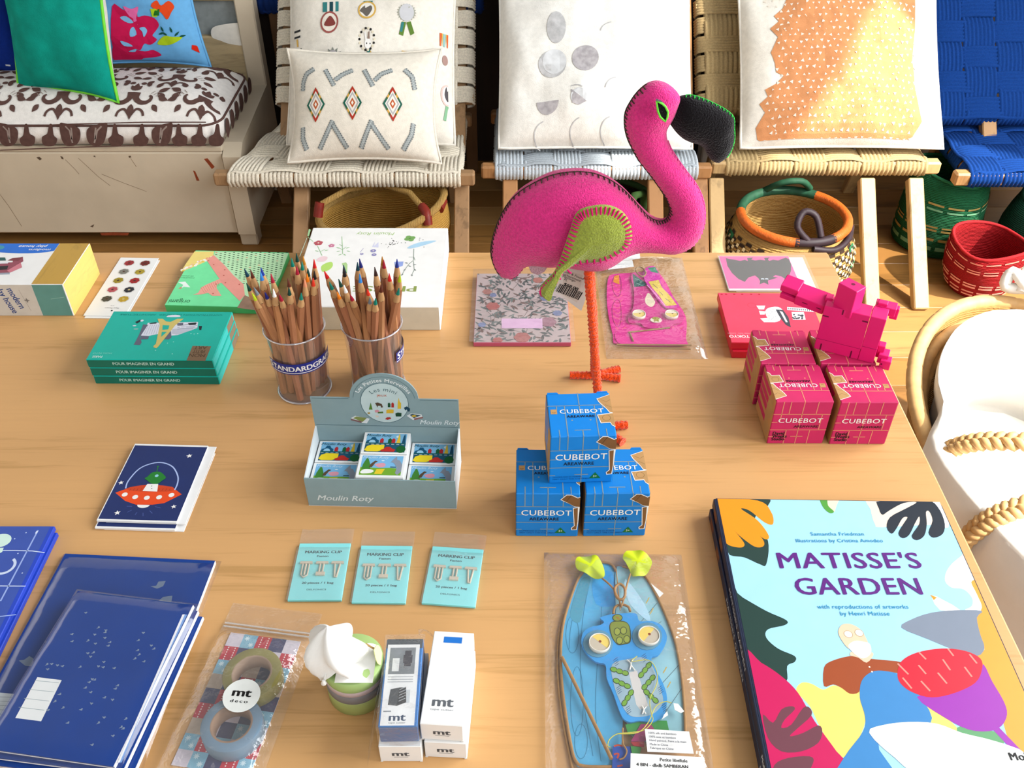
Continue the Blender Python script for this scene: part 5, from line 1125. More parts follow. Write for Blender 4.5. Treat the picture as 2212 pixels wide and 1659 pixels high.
# ---- navy notebooks printed with birds
NV = M('#1d4a98', rough=.3, var=.06, scale=18); zN = crop(0, 1180, 480, 1662); BIRD = ink('#8d9db4')
def birds(b, S, pts, s, m, l=2, wing=True):
    for x, y, a in pts: b.ink(S, [(x + (u * math.cos(a) - v * math.sin(a)) * s, y + (u * math.sin(a) + v * math.cos(a)) * s) for u, v in ((-1, -.1), (-.4, .2), (-.1, .1), (.2, .75), (.9, .5), (.7, 0), (.8, -.5), (.1, -.45), (-.4, -.25))], m, l)
t = thing('bird_notebook', 'large navy notebook with grey birds in a crinkled clear sleeve', 'notebook', (-.358, .474, T), D(-3.4))
b = MB(); b.box(-.0725, -.104, 0, .0725, .104, .0045, M('#e8e6e2', rough=.5), bev=.0005); S = top_surf(t, .0045); b.ink(S, rect(-.0725, -.104, .0722, .1038), NV, 0); q = lambda p: S.uv(zN(p))
GB = ink('#7f8ea6')
for pts in ([(1125, 300), (1170, 295), (1185, 265), (1240, 260), (1220, 300), (1175, 318)], [(1190, 405), (1220, 380), (1290, 370), (1280, 425), (1220, 432)], [(335, 715), (365, 710), (400, 740), (375, 760)], [(140, 855), (180, 850), (220, 822), (250, 840), (250, 900), (190, 895)], [(65, 1245), (120, 1245), (115, 1290), (70, 1320)], [(1270, 480), (1300, 465), (1300, 490)], [(270, 905), (310, 890), (295, 925)]): b.ink(S, q(pts), GB, 1)
b.ink(S, q([(-60, 1090), (105, 1105), (20, 1300), (-60, 1310)]), ink('#dfe6ea'), 1)
for i in range(6): b.line(S, q([(-60, 1125 + i * 32), (95 - i * 16, 1130 + i * 32)]), .0004, ink('#9aa6b0'), 2)
b.build('cover', t)
b = MB(); pouch(b, .153, .214, .0075, film('crinkle_film', .004, .012, wrinkle=.45, scale=9), seed=4, wr=.0008, pw=24); b.build('sleeve', t)
S0 = [(640, 497), (735, 610), (790, 628), (785, 645), (707, 660), (783, 685), (657, 708), (712, 728), (820, 720), (808, 745), (537, 658), (538, 712), (655, 800), (697, 797), (676, 825), (775, 865), (735, 897), (770, 905), (853, 912), (598, 905), (466, 897), (428, 890), (385, 880), (350, 885), (688, 993), (706, 1000), (665, 1017), (637, 1060), (677, 1092), (878, 1043), (862, 1066), (445, 1108), (410, 1162), (780, 1133), (840, 1147), (683, 1175), (470, 1210), (605, 1222), (777, 1280), (735, 1323), (505, 1322), (920, 1365), (905, 1355), (843, 1418), (687, 1485), (940, 1292), (1070, 647), (1033, 705), (1130, 742), (1150, 768), (1028, 780), (1040, 812), (1008, 842), (1075, 863), (355, 920), (358, 1225)]
for k, lb in enumerate(('small navy notebook at the bottom of the pile of three', 'small navy notebook in the middle of the pile of three', 'small navy notebook with tiny birds and white label, on top of the pile')):
    t = thing('flock_notebook', lb, 'notebook', (-.3465 + .0085 * (2 - k) * .6 + .0015, .444 - .004 * (2 - k), T + .0078 + .0042 * k), D(-8.2 + .8 * (2 - k)), 'small navy notebooks in a pile')
    b = MB(); b.box(-.0545, -.0755, 0, .0545, .0755, .0034, M('#f1f0f2', rough=.5, var=.04, scale=400), bev=.0004); S = top_surf(t, .0034); b.ink(S, rect(-.0545, -.0755, .0535, .0755), NV, 0); b.ink(front_surf(t, -.0755), rect(-.0545, .0024, .0545, .0033), NV, 0)
    if k == 2:
        q = lambda p: S.uv(zN(p)); random.seed(8)
        birds(b, S, [(*p, random.uniform(-.6, .9)) for p in q(S0)], .0017, BIRD)
        b.ink(S, q([(280, 980), (462, 1002), (308, 1310), (115, 1285)]), ink('#f4f5f4'), 1)
        for k_ in range(4): b.line(S, q([(250 - 40 * k_ + 10, 1005 + 70 * k_ * .95), (440 - 36 * k_, 1022 + 72 * k_ * .95)]), .0004, ink('#9fb0b4'), 2)
        b.ink(S, q([(1365, 510), (1383, 510), (895, 1618), (878, 1618)]), ink('#f4f5f8'), 1); b.ink(S, q([(1383, 510), (1400, 512), (1215, 900), (1020, 1345), (910, 1618), (895, 1618)]), ink('#8fb2e6'), 1)
    b.build('cover', t)
    if k == 2:
        b = MB(); pouch(b, .117, .159, .0070, film('crinkle_film', .004, .012, wrinkle=.45, scale=9), seed=9, wr=.0008, pw=24, base=.0002); b.build('sleeve', t)
# ---- marking clip packets
AQ = M('#9aeaec', rough=.35, var=.02); zc = crop(600, 1120, 1080, 2212)
def clip_pack(label, x, y, rz):
    t = thing('clip_packet', label, 'packet', (x, y, T), rz, 'aqua clip packets in a row')
    b = MB(); b.box(-.0245, -.034, .0004, .0245, .033, .0030, AQ, bev=.0003); S = top_surf(t, .0030); K = ink('#2a5a60')
    b.text(S, 'MARKING CLIP', 0, .0205, .0032, K, 1, bold=.05, w=.0036); b.text(S, 'Fasten', 0, .0160, .0021, K, 1, bold=.04, w=.003); b.text(S, '20 pieces / 1 bag', 0, -.0155, .0023, K, 1, bold=.04, w=.0030); b.text(S, 'DELFONICS', 0, -.0230, .0017, K, 1, w=.0024)
    b.build('card', t)
    CLP = M('#d8ccb8', rough=.5, var=.1)
    for cx, kd in ((-.014, 0), (0.001, 1), (.0155, 2)):
        b = MB(); b.prism([(cx - .006, .0072), (cx + .006, .0072), (cx + .0055, .0098), (cx - .0055, .0098)], .0031, .0046, CLP)
        if kd == 0: b.tube([(cx - .003, .0070, .0038), (cx - .003, -.006, .0038), (cx, -.0085, .0038), (cx + .003, -.006, .0038), (cx + .003, .0070, .0038)], .0008, CLP, 6); b.tube([(cx, .0068, .0038), (cx, -.006, .0038)], .0010, CLP, 6)
        elif kd == 1: b.tube([(cx - .0016, .0070, .0038), (cx - .0016, -.003, .0038)], .0009, CLP, 6); b.tube([(cx + .0016, .0070, .0038), (cx + .0016, -.003, .0038)], .0009, CLP, 6); b.prism(rect(cx - .0042, -.0065, cx + .0042, -.0028), .0031, .0048, CLP)
        else: b.tube([(cx - .0025, .0070, .0038), (cx - .0008, -.0085, .0038), (cx + .0008, -.0085, .0038), (cx + .0025, .0070, .0038)], .0009, CLP, 6)
        b.build('clip', t)
    b = MB(); w = .0255; b.sheet(lambda i, j: ((i - .5) * 2 * w, -.0350 + j * .0875, .0052 if j < .74 else .0012 + .0012 * noise.noise(Vector((i * 3 + x * 50, j * 4, 1)))), 8, 16, film('packet_film', .09, .02, wrinkle=.3, scale=30)); b.build('film_bag', t)
clip_pack('aqua marking clip packet nearest the navy notebooks, first of three', -.1795, .563, D(.3)); clip_pack('aqua marking clip packet in the middle of the row of three', -.1205, .560, D(-.6)); clip_pack('aqua marking clip packet nearest the blue puzzle boxes, last of three', -.0545, .5575, D(-5))
# ---- bag of two masking tapes
zt = crop(340, 1270, 740, 1706)
t = thing('tape_bag', 'clear zip bag with two masking tape rolls on a patchwork card', 'packet', (-.2235, .4425, T), D(-8.6))
b = MB(); b.box(-.032, -.075, .0004, .032, .049, .0010, M('#e9e4ea', rough=.5)); S = top_surf(t, .0010); cols = {'r': '#c8384a', 'w': '#d9d0da', 'b': '#8fc0d6', 'n': '#4a4a72', 't': '#c9b6a4'}
rows_ = ['wbrnw', 'rnbwr', 'bwtnb', 'tnrbt', 'nrbrn', 'rbwnb', 'twnbw', 'brbwr', 'wbnrb']
for j, row in enumerate(rows_):
    for i, c in enumerate(row):
        x0, y1 = -.032 + i * .0128, .049 - j * .0138; b.ink(S, rect(x0, y1 - .0138, x0 + .0128, y1), M(cols[c], rough=.5, var=.06, scale=300), 1)
        if c == 'r':
            for k in range(6):
                for xx in (.0035, .0095): b.ink(S, rect(x0 + xx, y1 - .0008 - k * .0023 - .0012, x0 + xx + .0010, y1 - .0008 - k * .0023), ink('#f6e8e4'), 2)
        if c == 'b':
            for xx, yy in ((.004, -.004), (.009, -.010)):
                for k in range(8): b.ink(S, leaf(x0 + xx, y1 + yy, .0028, .0009, k * .785, 3), ink('#d8ecf2'), 2)
b.build('pattern_card', t)
I_ = mw(t).inverted()
for px, c, cc, zb in (((547, 1462), '#9a9156', '#b59a84', .0012), ((503, 1572), '#7f97ab', '#a98a72', .0012)):
    p = I_ @ G(*px, T + .010); b = MB(); R = .0243; r = .0150
    b.lathe([(r, 0), (R - .0006, 0), (R, .0006), (R, .0144), (R - .0006, .015), (r + .0016, .015)], M(c, rough=.5, var=.06, scale=40), 44, cap=False); b.lathe([(r + .0016, .015), (r, .015), (r, 0)], M(cc, rough=.7, var=.08), 44, cap=False); b.build('tape_roll', t, (p.x, p.y, zb))
b = MB(); F3 = film('zip_film', .06, .02, wrinkle=.9, scale=34)
def zb_(i, j):
    u, v = 2 * i - 1, j; k = max(0, 1 - abs(u) ** 5) * (1 - abs(2 * min(1, v / .82) - 1) ** 8 if v < .82 else 0)
    return ((i - .5) * .084, -.088 + j * .168, .0010 + .0172 * max(0, k) ** .7 + .0012 * noise.noise(Vector((i * 6, j * 9, 3))))
b.sheet(zb_, 22, 36, F3); b.build('film_bag', t)
b = MB()
for yy in (.0535, .0570): b.tube([(-.040, yy, .0026), (.040, yy, .0026)], .0009, film('zip_lock', .35, .15, wrinkle=.1), 6)
b.build('zip_strip', t)
p = I_ @ G(522, 1503, T + .019); b = MB(); b.prism(disc(0, 0, .0150, n=40), 0, .0005, M('#f4f6f2', rough=.45)); Sx = Surf(mw(t) @ Matrix.Translation((p.x, p.y, .0192)), (0, 0, .0005), (1, 0, 0), (0, 1, 0))
b.text(Sx, 'mt', .000, -.001, .0072, BLK, 1, D(4), bold=.05, w=.0100); b.text(Sx, 'deco', .000, -.0066, .0026, BLK, 1, D(4), bold=.03, w=.0042, space=1.3); b.build('round_sticker', t, (p.x, p.y, .0192))
# ---- wrapped stack of tapes with a tissue twist
p0 = G(772, 1497, T); t = thing('wrapped_tapes', 'green and grey roll of tapes wrapped in white tissue with a tag', 'gift', (p0.x + .0005, p0.y + .0035, T), 0)
for z0, z1, c in ((0, .016, '#a9b06e'), (.016, .026, '#8c8888'), (.026, .032, '#c9b4b2'), (.032, .044, '#b5d08a')):
    b = MB(); b.lathe([(.001, z0), (.0238, z0), (.0246, z0 + .0008), (.0246, z1 - .0008), (.0238, z1), (.001, z1)], M(c, rough=.45, var=.05), 40); b.build('tape_roll', t)
TS = M('#f6f4f0', rough=.7, var=.03)
b = MB()
def tis(i, j):
    a = 2 * PI * i; R = (.010 + .008 * math.sin(2.5 * a) * .5) * (1 - j) + (.0035 + .004 * math.sin(PI * j)) ; wv = 1 + .30 * math.sin(5 * a + 4 * j) * (1 - .4 * j)
    rr = (1 - .97 * max(0, j - .9) / .1) * (.013 * (1 - j) ** 2 + .013 * math.sin(PI * min(1, j * 1.05)) ** 1.2 + .004) * wv
    return (rr * math.cos(a) - .010 - .006 * j, rr * math.sin(a) * .9 - .004 + .006 * j, .0445 + .040 * j + .003 * math.sin(3 * a) * (1 - j))
b.sheet(tis, 40, 16, TS); b.build('tissue_twist', t)
b = MB(); b.sheet(lambda i, j: ((i - .5) * .030 + .004, -.022 + j * .034 - .002, .0452 + .004 * math.sin(6 * i) * math.sin(5 * j) + .002), 10, 10, TS); b.build('tissue_sheet', t)
b = MB(); b.tube([(-.014, -.008, .060), (-.018, -.016, .052), (-.0195, -.022, .046)], .0010, TS, 6); b.lathe([(.0004, 0), (.0024, .001), (.0008, .005)], TS, 8, xf=Matrix.Translation((-.0195, -.0235, .0448))); b.build('twist_tie', t)
b = MB(); b.tube([(-.004, .002, .056), (.012, .004, .058), (.020, .0, .056)], .0009, M('#c9a86a', rough=.7), 6); b.build('string', t)
b = MB(); Tx = Matrix.Translation((.0215, -.001, .050)) @ Matrix.Rotation(D(78), 4, 'Y') @ Matrix.Rotation(D(15), 4, 'Z'); b.prism(leaf(-.013, 0, .027, .015, 0.0, 8), 0, .0006, M('#e6e8a8', rough=.6), xf=Tx); b.build('tag', t)
# ---- tape cutter boxes
def mtbox(label, x, y, z, rz, kind):
    t = thing('cutter_box', label, 'box', (x, y, z), rz, 'tape cutter boxes in two stacks'); w, d, h = (.0330, .084, .0222) if kind != 'blue' else (.0298, .078, .0222)
    col = '#2f82c8' if kind == 'blue' else '#f6f5f3'; b = MB(); b.box(-w / 2, -d / 2, 0, w / 2, d / 2, h, M(col, rough=.4, var=.02), bev=.0006); S, Sf = top_surf(t, h), front_surf(t, -d / 2); INK = ink('#5a5f66')
    if kind == 'blue':
        b.ink(S, rect(-.0145, .030, .0148, .0387), M('#5a6066', rough=.4), 0); b.ink(S, rect(-.0135, -.0385, .0125, .0335), M('#f4f4f4', rough=.4), 1); b.ink(S, rect(-.0112, .006, .0095, .0305), M('#8f9499', rough=.5, var=.15, scale=60), 2)
        b.ink(S, rect(-.0085, .0085, -.0030, .0205), ink('#eceded'), 3); b.ink(S, rect(.001, .0130, .0062, .0275), ink('#4a4650'), 3); b.ink(S, rect(.0, .016, .0072, .0235), ink('#4a4650'), 3)
        b.ink(S, [(-.009, -.021), (-.002, -.022), (-.001, -.006), (-.008, -.0075)], ink('#55585c'), 2); b.ink(S, [(-.002, -.022), (.005, -.019), (.004, -.006), (-.001, -.006)], ink('#36383c'), 2)
        for i in range(5): b.line(S, [(-.001, -.018 + i * .0025), (.004, -.0155 + i * .0025)], .0006, ink('#b9bcc0'), 3)
        b.ink(S, rect(.004, -.0195, .0075, -.008), ink('#d4d9dd'), 1)
        for yy in (.0035, .0012, -.001): b.line(S, [(-.011, yy), (.009, yy)], .0007, ink('#b4b8bc'), 2)
        b.text(S, 'mt', -.0008, -.0345, .0062, ink('#2c4a6a'), 2, bold=.04, w=.0082); b.text(S, 'tape cutter', -.0008, -.0368, .0014, INK, 2, w=.002); b.line(S, [(-.012, -.0265), (-.006, -.0265)], .0010, ink('#9aa0a6'), 2)
        b.ink(Sf, rect(-.0145, .0004, .0145, .0215), M('#2470b0', rough=.35), 0)
    else:
        b.text(Sf, 'mt', 0, .0085, .0062, INK, 1, bold=.05, w=.0085); b.line(Sf, [(-.0055, .0068), (.0055, .0068)], .0004, INK, 1)
        if kind == 'top':
            b.ink(S, rect(-.0075, .0310, .0075, .0368), M('#2f7fd0', rough=.4), 1); b.text(S, 'mt', -.001, -.0265, .0080, ink('#6c7076'), 1, bold=.05, w=.0105); b.text(S, 'tape cutter', -.001, -.0300, .0016, ink('#9a9ea4'), 1, w=.0028)
        for sx in (-1, 1): b.box(sx * .0155 - .001, -d / 2 - .0004, 0, sx * .0155 + .001, -d / 2, .0012, M('#e8e6e2'))
    b.build('carton', t)
    if kind == 'blue':
        b = MB(); F = film('box_film', .06, .03, wrinkle=1.0, scale=45)
        for (x0, y0, z0, x1, y1, z1) in (): pass
        b.sheet(lambda i, j: ((i - .5) * (w + .003), -d / 2 - .002 + j * (d + .006), h + .0006 + .0006 * noise.noise(Vector((i * 6, j * 12, 2)))), 8, 20, F)
        b.sheet(lambda i, j: ((i - .5) * (w + .003), -d / 2 - .002 - .002 * (1 - j) * math.sin(3 * i), .001 + j * h), 8, 6, F)
        b.sheet(lambda i, j: (-w / 2 - .0015 - .009 * (1 - j) * (1 - i) - .002 * math.sin(7 * i), -d / 2 - .012 * (1 - i) * (1 - j) + i * (d + .004), .002 + j * h - .018 * (1 - j) * (1 - i)), 12, 6, F)
        b.sheet(lambda i, j: (w / 2 - .004 + i * .022, d / 2 + .004 + .004 * i + .002 * math.sin(6 * i), h - .001 + .005 * math.sin(5 * i + 2 * j) + j * .004 - .01 * i), 10, 5, F); b.build('film_wrap', t)
mtbox('white tape cutter box under the blue one', -.0865, .4185, T, 0, 'low'); mtbox('blue tape cutter box in a clear wrap with two product photos', -.0872, .4195, T + .0224, D(.8), 'blue')
mtbox('white tape cutter box at the bottom of the all white stack', -.0495, .4215, T, D(-3), 'low'); mtbox('white tape cutter box with a blue window slot on top of its stack', -.0508, .4235, T + .0224, D(-4), 'top')
# ================================================================== display box of mini games
t = thing('display_box', 'grey blue counter display box with an arched header, holding mini game boxes', 'box', (-.1290, .6795, T), D(-1.7))
GB_ = M('#93a9ad', rough=.55, var=.03); GI = M('#dfe6ea', rough=.6, var=.02); WT = ink('#dfe8ea'); DG = ink('#5c7880'); w, d = .149, .068
b = MB(); b.box(-w / 2, -d / 2, 0, w / 2, d / 2, .0012, GI); b.build('tray_base', t)
b = MB(); b.box(-w / 2, -d / 2, 0, w / 2, -d / 2 + .0013, .039, GB_, bev=.0004); S = front_surf(t, -d / 2); b.text(S, 'Moulin Roty', -.036, .0085, .0072, WT, 1, bold=.02, shear=.3, w=.0078); b.build('front_wall', t)
for sx in (-1, 1):
    b = MB(); x = sx * (w / 2 - .0007); Px = Matrix(((0, 0, 1, x - .0007), (1, 0, 0, 0), (0, 1, 0, 0), (0, 0, 0, 1)))
    b.prism([(-d / 2 + .0014, .0), (d / 2, .0), (d / 2, .048), (-d / 2 + .0014, .0375)], 0, .0013, GI, xf=Px); b.build('side_wall', t)
b = MB(); b.box(-w / 2, d / 2 - .0012, 0, w / 2, d / 2, .048, GB_); b.build('back_wall', t)
hd = [(-w / 2, .048), (w / 2, .048), (w / 2, .0865), (.0345, .0865)] + [(.0345 * math.cos(a) , .0865 + .032 * math.sin(a)) for a in [PI * i / 24 for i in range(1, 24)]] + [(-.0345, .0865), (-w / 2, .0865)]
b = MB(); Ph = Matrix(((1, 0, 0, .0), (0, 0, -1, d / 2 + .0002), (0, 1, 0, 0), (0, 0, 0, 1)))
b.prism(hd, 0, .0014, GB_, xf=Ph)
S = Surf(mw(t), (0, d / 2 - .0012, 0), (1, 0, 0), (0, 0, 1))
zD = crop(640, 780, 1040, 1952); q = lambda p: S.uv(zD(p)); cx, cy = 0.0, .0775
b.ring(S, cx, .0865 - .003, .0310, .0314, DG, 1, a0=.12, a1=PI - .12); b.line(S, [(-.073, .0855), (-.036, .0855)], .0006, DG, 1); b.line(S, [(.036, .0855), (.073, .0855)], .0006, DG, 1); b.line(S, [(-.073, .0495), (.073, .0495)], .0006, DG, 1)
b.ink(S, disc(cx, .0805, .0240, .0262, 40), M('#c9dadb', rough=.5), 1); b.ring(S, cx, .0805, .0238, .0244, DG, 2, k=1.09)
b.text(S, 'Les Petites Merveilles', cx, .0800, .0042, ink('#eef4f4'), 3, arc=.0282, bold=.02, w=.0044, space=1.08)
b.text(S, 'Les mini', cx, .0768, .0046, ink('#55747a'), 3, arc=.0195, w=.0048, space=1.12); b.text(S, 'jeux', cx - .002, .0893, .0036, ink('#c86a4a'), 3, w=.0042)
for pts, c in (([(785, 435), (765, 510), (805, 510)], '#5f8a36'), ([(830, 440), (860, 435), (900, 450), (915, 485), (895, 490), (890, 470), (860, 470), (855, 490), (845, 465)], '#5f4a3a'), ([(965, 445), (980, 435), (993, 450), (993, 485), (965, 485)], '#1f5a3a'), ([(1003, 445), (1018, 433), (1030, 448), (1030, 487), (1003, 487)], '#b5302c'),
               ([(1080, 385), (1092, 430), (1105, 440), (1105, 500), (1068, 500), (1070, 440)], '#e0bf3a'), ([(1135, 490), (1165, 475), (1200, 500), (1195, 530), (1180, 530), (1165, 508), (1150, 520)], '#1d4a5e'), ([(825, 520), (855, 510), (880, 525), (865, 540), (835, 540)], '#d898a4'), ([(860, 535), (915, 530), (918, 548), (860, 550)], '#5a7a3a'),
               ([(950, 515), (975, 507), (1028, 510), (1025, 548), (950, 548)], '#dcb83a'), ([(1045, 550), (1070, 540), (1110, 545), (1108, 582), (1050, 582)], '#1f4f36'), ([(935, 610), (955, 592), (990, 590), (1003, 605), (985, 610), (965, 618)], '#b53028'), ([(750, 540), (778, 538), (778, 555), (755, 555)], '#a98a3a'), ([(835, 572), (870, 575), (865, 592), (840, 590)], '#e4cfc0')): b.ink(S, q(pts), ink(c), 4)
for k_, pts in ((0, [(575, 600), (620, 575), (775, 605), (745, 655), (690, 650)]), (1, [(1165, 575), (1230, 620), (1335, 600), (1320, 560), (1210, 550)])):
    b.ink(S, q(pts), ink('#dfe4e6'), 3)
b.ink(S, q([(600, 600), (635, 582), (745, 598), (700, 640)]), ink('#8f9a5a'), 4); b.ink(S, q([(575, 605), (690, 632), (690, 650), (577, 622)]), ink('#8a6a6a'), 4); b.ink(S, q([(1195, 565), (1220, 555), (1315, 570), (1240, 600)]), ink('#3a5a6a'), 4); b.ink(S, q([(1240, 602), (1335, 585), (1337, 600), (1245, 620)]), ink('#9a6a6a'), 4)
b.ink(S, q([(1215, 572), (1250, 565), (1270, 580), (1230, 588)]), ink('#d8b83a'), 5)
b.text(S, 'Moulin Roty', .0545, .0530, .0058, WT, 2, bold=.02, shear=.3, w=.0056)
b.build('header_card', t)
Mt = mw(t)
def mini_box(label, i, k, j, kind, face):
    w2, d2, h2 = .0472, .0312, .0132; x = (i - 1) * .0482; y = -.0162 + k * .0325 + (.0004 if i == 1 else 0)
    m = thing('mini_game_box', label, 'box', mat=Mt @ Matrix.Translation((x, y, .0013 + j * h2)), group='mini game boxes in the display'); b = MB(); b.box(-w2 / 2, -d2 / 2, 0, w2 / 2, d2 / 2, h2 - .0001, M('#f4f5f5', rough=.4, var=.02), bev=.0004)
    if face:
        S = top_surf(m, h2 - .0001); X, Y = lambda u: -.0205 + u * .041, lambda v: -.0135 + v * .027; P = lambda pts: [(X(u), Y(v)) for u, v in pts]
        if kind:
            b.ink(S, P(rect(0, 0, 1, 1)), ink('#8cc4e6'), 1); b.ink(S, P(rect(0, 0, 1, .46)), M('#1b6079', rough=.4), 2); b.ink(S, P(rect(.0, .44, 1, .50)), ink('#1d6a70'), 3)
            b.ink(S, P([(0, .50), (.03, .62), (.10, .66), (.14, .80), (.22, .80), (.26, .68), (.32, .62), (.32, .50)]), ink('#1d6285'), 3); b.ink(S, disc(X(.16), Y(.5), .0035, .004, 12, a0=0, a1=PI), ink('#a8d8f0'), 4)
            for u0, c in ((.35, '#c03038'), (.55, '#1f6a3c'), (.64, '#c03038')): b.ink(S, P([(u0, .5), (u0 + .09, .5), (u0 + .09, .68), (u0 + .045, .76), (u0, .68)]), ink(c), 3)
            b.ink(S, P([(.76, .5), (.86, .5), (.84, .8), (.82, .98), (.80, .98), (.79, .8)]), ink('#eecb3a'), 3); b.ink(S, disc(X(.78), Y(.84), .0018), ink('#e8f2f4'), 2); b.ink(S, P([(.90, .5), (.99, .5), (.97, .85), (.95, 1.0), (.92, .85)]), ink('#1b5878'), 3)
            for i_ in range(8): b.ink(S, P(rect(.02 + i_ * .125, .405, .09 + i_ * .125, .425)), ink('#e8f0f0'), 4)
            b.ink(S, P([(.0, .08), (.05, .30), (.16, .38), (.48, .38), (.48, .12), (.34, .02), (.08, .02)]), ink('#f4dc2e'), 4); b.ink(S, P([(.40, .10), (.47, .16), (.54, .28), (.62, .28), (.70, .17), (.77, .13), (.74, .02), (.42, .02)]), ink('#c8382e'), 5); b.ink(S, disc(X(.90), Y(.16), .0048, .0052), ink('#1c6a34'), 4)
            b.text(S, 'Moulin Roty', X(.31), Y(.84), .0033, ink('#2c5a66'), 4, shear=.3, bold=.02, w=.0036)
        else:
            b.ink(S, P(rect(0, .0, 1, 1)), ink('#86c2ea'), 1); b.ink(S, P([(0, 0), (1, 0), (1, .34), (.7, .38), (.45, .36), (0, .40)]), ink('#7fb23c'), 2)
            b.ink(S, P([(.03, .30), (.05, .55), (.10, .80), (.13, .92), (.17, .78), (.23, .52), (.25, .30)]), ink('#4c8f3a'), 3); b.ink(S, P([(.20, .40), (.24, .58), (.33, .74), (.40, .70), (.34, .62), (.28, .40)]), ink('#6a5440'), 3)
            b.ink(S, P(cr([(.36, .48), (.44, .40), (.56, .42), (.60, .54), (.54, .62), (.42, .60), (.34, .55)], 3)), ink('#e3a6b4'), 3); b.ink(S, P([(.36, .05), (.40, .30), (.60, .32), (.54, .05)]), ink('#ecd23c'), 3); b.ink(S, P(cr([(.02, .14), (.10, .28), (.26, .28), (.34, .20), (.28, .10), (.08, .06)], 3)), ink('#f0f2f0'), 4)
            b.ink(S, P([(.70, .62), (.76, .80), (.84, .98), (.86, .80), (.92, .78), (1.0, .55), (1.0, .20), (.92, .02), (.86, .10), (.88, .40), (.80, .62), (.74, .68)]), ink('#9aa2b0'), 4); b.ink(S, P(rect(.72, .40, .86, .44)), ink('#3a4440'), 3)
            b.text(S, 'Moulin Roty', X(.34), Y(.85), .0032, ink('#d8ecf8'), 4, shear=.3, w=.0036); b.ink(S, disc(X(.52), Y(.74), .0016, .0006), ink('#eef6fa'), 2)
    b.build('carton', m)
cl = ('nearest the navy cards', 'in the raised middle column', 'nearest the blue puzzle boxes')
for i in range(3):
    for k in range(2):
        n = 3 if i == 1 else 2
        for j in range(n):
            rowd = 'front row of the grey display' if k == 0 else 'back row of the grey display'
            if j == n - 1: lb = ('mini game box with farm animals ' if k == 0 else 'mini game box with city street ') + cl[i]
            else: lb = 'mini game box %s under the %s one %s' % ('directly' if j == n - 2 else 'at the bottom', ('farm' if k == 0 else 'street'), cl[i])
            mini_box(lb, i, k, j, k == 1, j == n - 1)

# ================================================================== coloured pencils in clear cups
CUP = film('cup_plastic', .05, .05, (.96, .95, .99), wrinkle=.0, rough=.03); RIMM = film('cup_rim', .30, .25, (.80, .78, .90), wrinkle=.0, rough=.05)
class Cyl:
    def __init__(s, r0, r1, h, a0): s.r0, s.r1, s.h, s.a0 = r0, r1, h, a0
    def at(s, a, b, h=0.0):
        r = s.r0 + (s.r1 - s.r0) * b / s.h + .0006 + h; th = s.a0 + a / ((s.r0 + s.r1) / 2); return (r * math.cos(th), r * math.sin(th), b)
def cup(label, x, y, a0, span, word):
    t = thing('pencil_cup', label, 'cup', (x, y, T), 0, 'clear cups of coloured pencils'); r0, r1, h = .0300, .0333, .088
    b = MB(); b.lathe([(.0005, .0012), (r0 - .001, .0012), (r0 - .0009, .004), (r1 - .0012, h)], CUP, 44, cap=False); b.build('wall', t)
    b = MB(); b.tube([(r1 * math.cos(a), r1 * math.sin(a), h) for a in [2 * PI * i / 48 for i in range(48)]], .0011, RIMM, 8, closed=True); b.build('rim', t)
    b = MB(); b.tube([(r0 * math.cos(a), r0 * math.sin(a), .0014) for a in [2 * PI * i / 48 for i in range(48)]], .0013, RIMM, 8, closed=True); b.build('foot_ring', t)
    S = Cyl(r0, r1, h, a0); L_ = span * (r0 + r1) / 2; n = 30; b = MB(); BL_ = M('#2b3a92', rough=.3)
    b.add([S.at(L_ * i / n, z) for i in range(n + 1) for z in (.0455, .0600)], [(2 * i, 2 * i + 2, 2 * i + 3, 2 * i + 1) for i in range(n)], BL_, True)
    b.add([S.at(L_ * i / n, z, .0002) for i in range(n + 1) for z in (.0470, .0480)], [(2 * i, 2 * i + 2, 2 * i + 3, 2 * i + 1) for i in range(n)], WHI, True)
    b.text(S, 'S', .0045, .0498, .0086, WHI, 1, bold=.06, w=.0082); vs, fs, wd = text_geo(word, .05, 0, 1.0); k = .0066
    b.text(S, word, .0082 + wd * k / 2, .0500, .0066, WHI, 1, bold=.05, w=k); b.build('label_band', t); return t
cup('clear cup with the full blue band, packed with coloured pencils', -.2392, .8320, D(-150), D(165), 'TANDARDGRAPH')
cup('clear cup with only the edge of its blue band showing, packed with coloured pencils', -.1547, .8390, D(-36), D(100), 'TANDARD')
PWD = [wood(c, stretch=(40, 40, 3), var=.10, scale=5, rough=.45) for c in ('#bd8562', '#c08a60', '#b57b5c', '#c49068')]; BARE = wood('#d3a878', stretch=(40, 40, 3), var=.1, scale=5, rough=.6)
zP_ = crop(500, 460, 1020, 2054); PC = {'teal': '#0d8a78', 'dark green': '#124a3e', 'dark teal': '#0c4a5c', 'lime': '#c3d62e', 'brown': '#6a3320', 'grey': '#7f8790', 'light blue': '#3f8fd6', 'navy': '#222a7c', 'crimson': '#b01f3e', 'blue': '#26409c', 'white': '#f3f1ee', 'ochre': '#c58a30', 'peach': '#e69a76', 'orange': '#f08a1e', 'red': '#d8282a', 'black': '#20191a', 'vermilion': '#e8452e', 'dark brown': '#3f2018'}
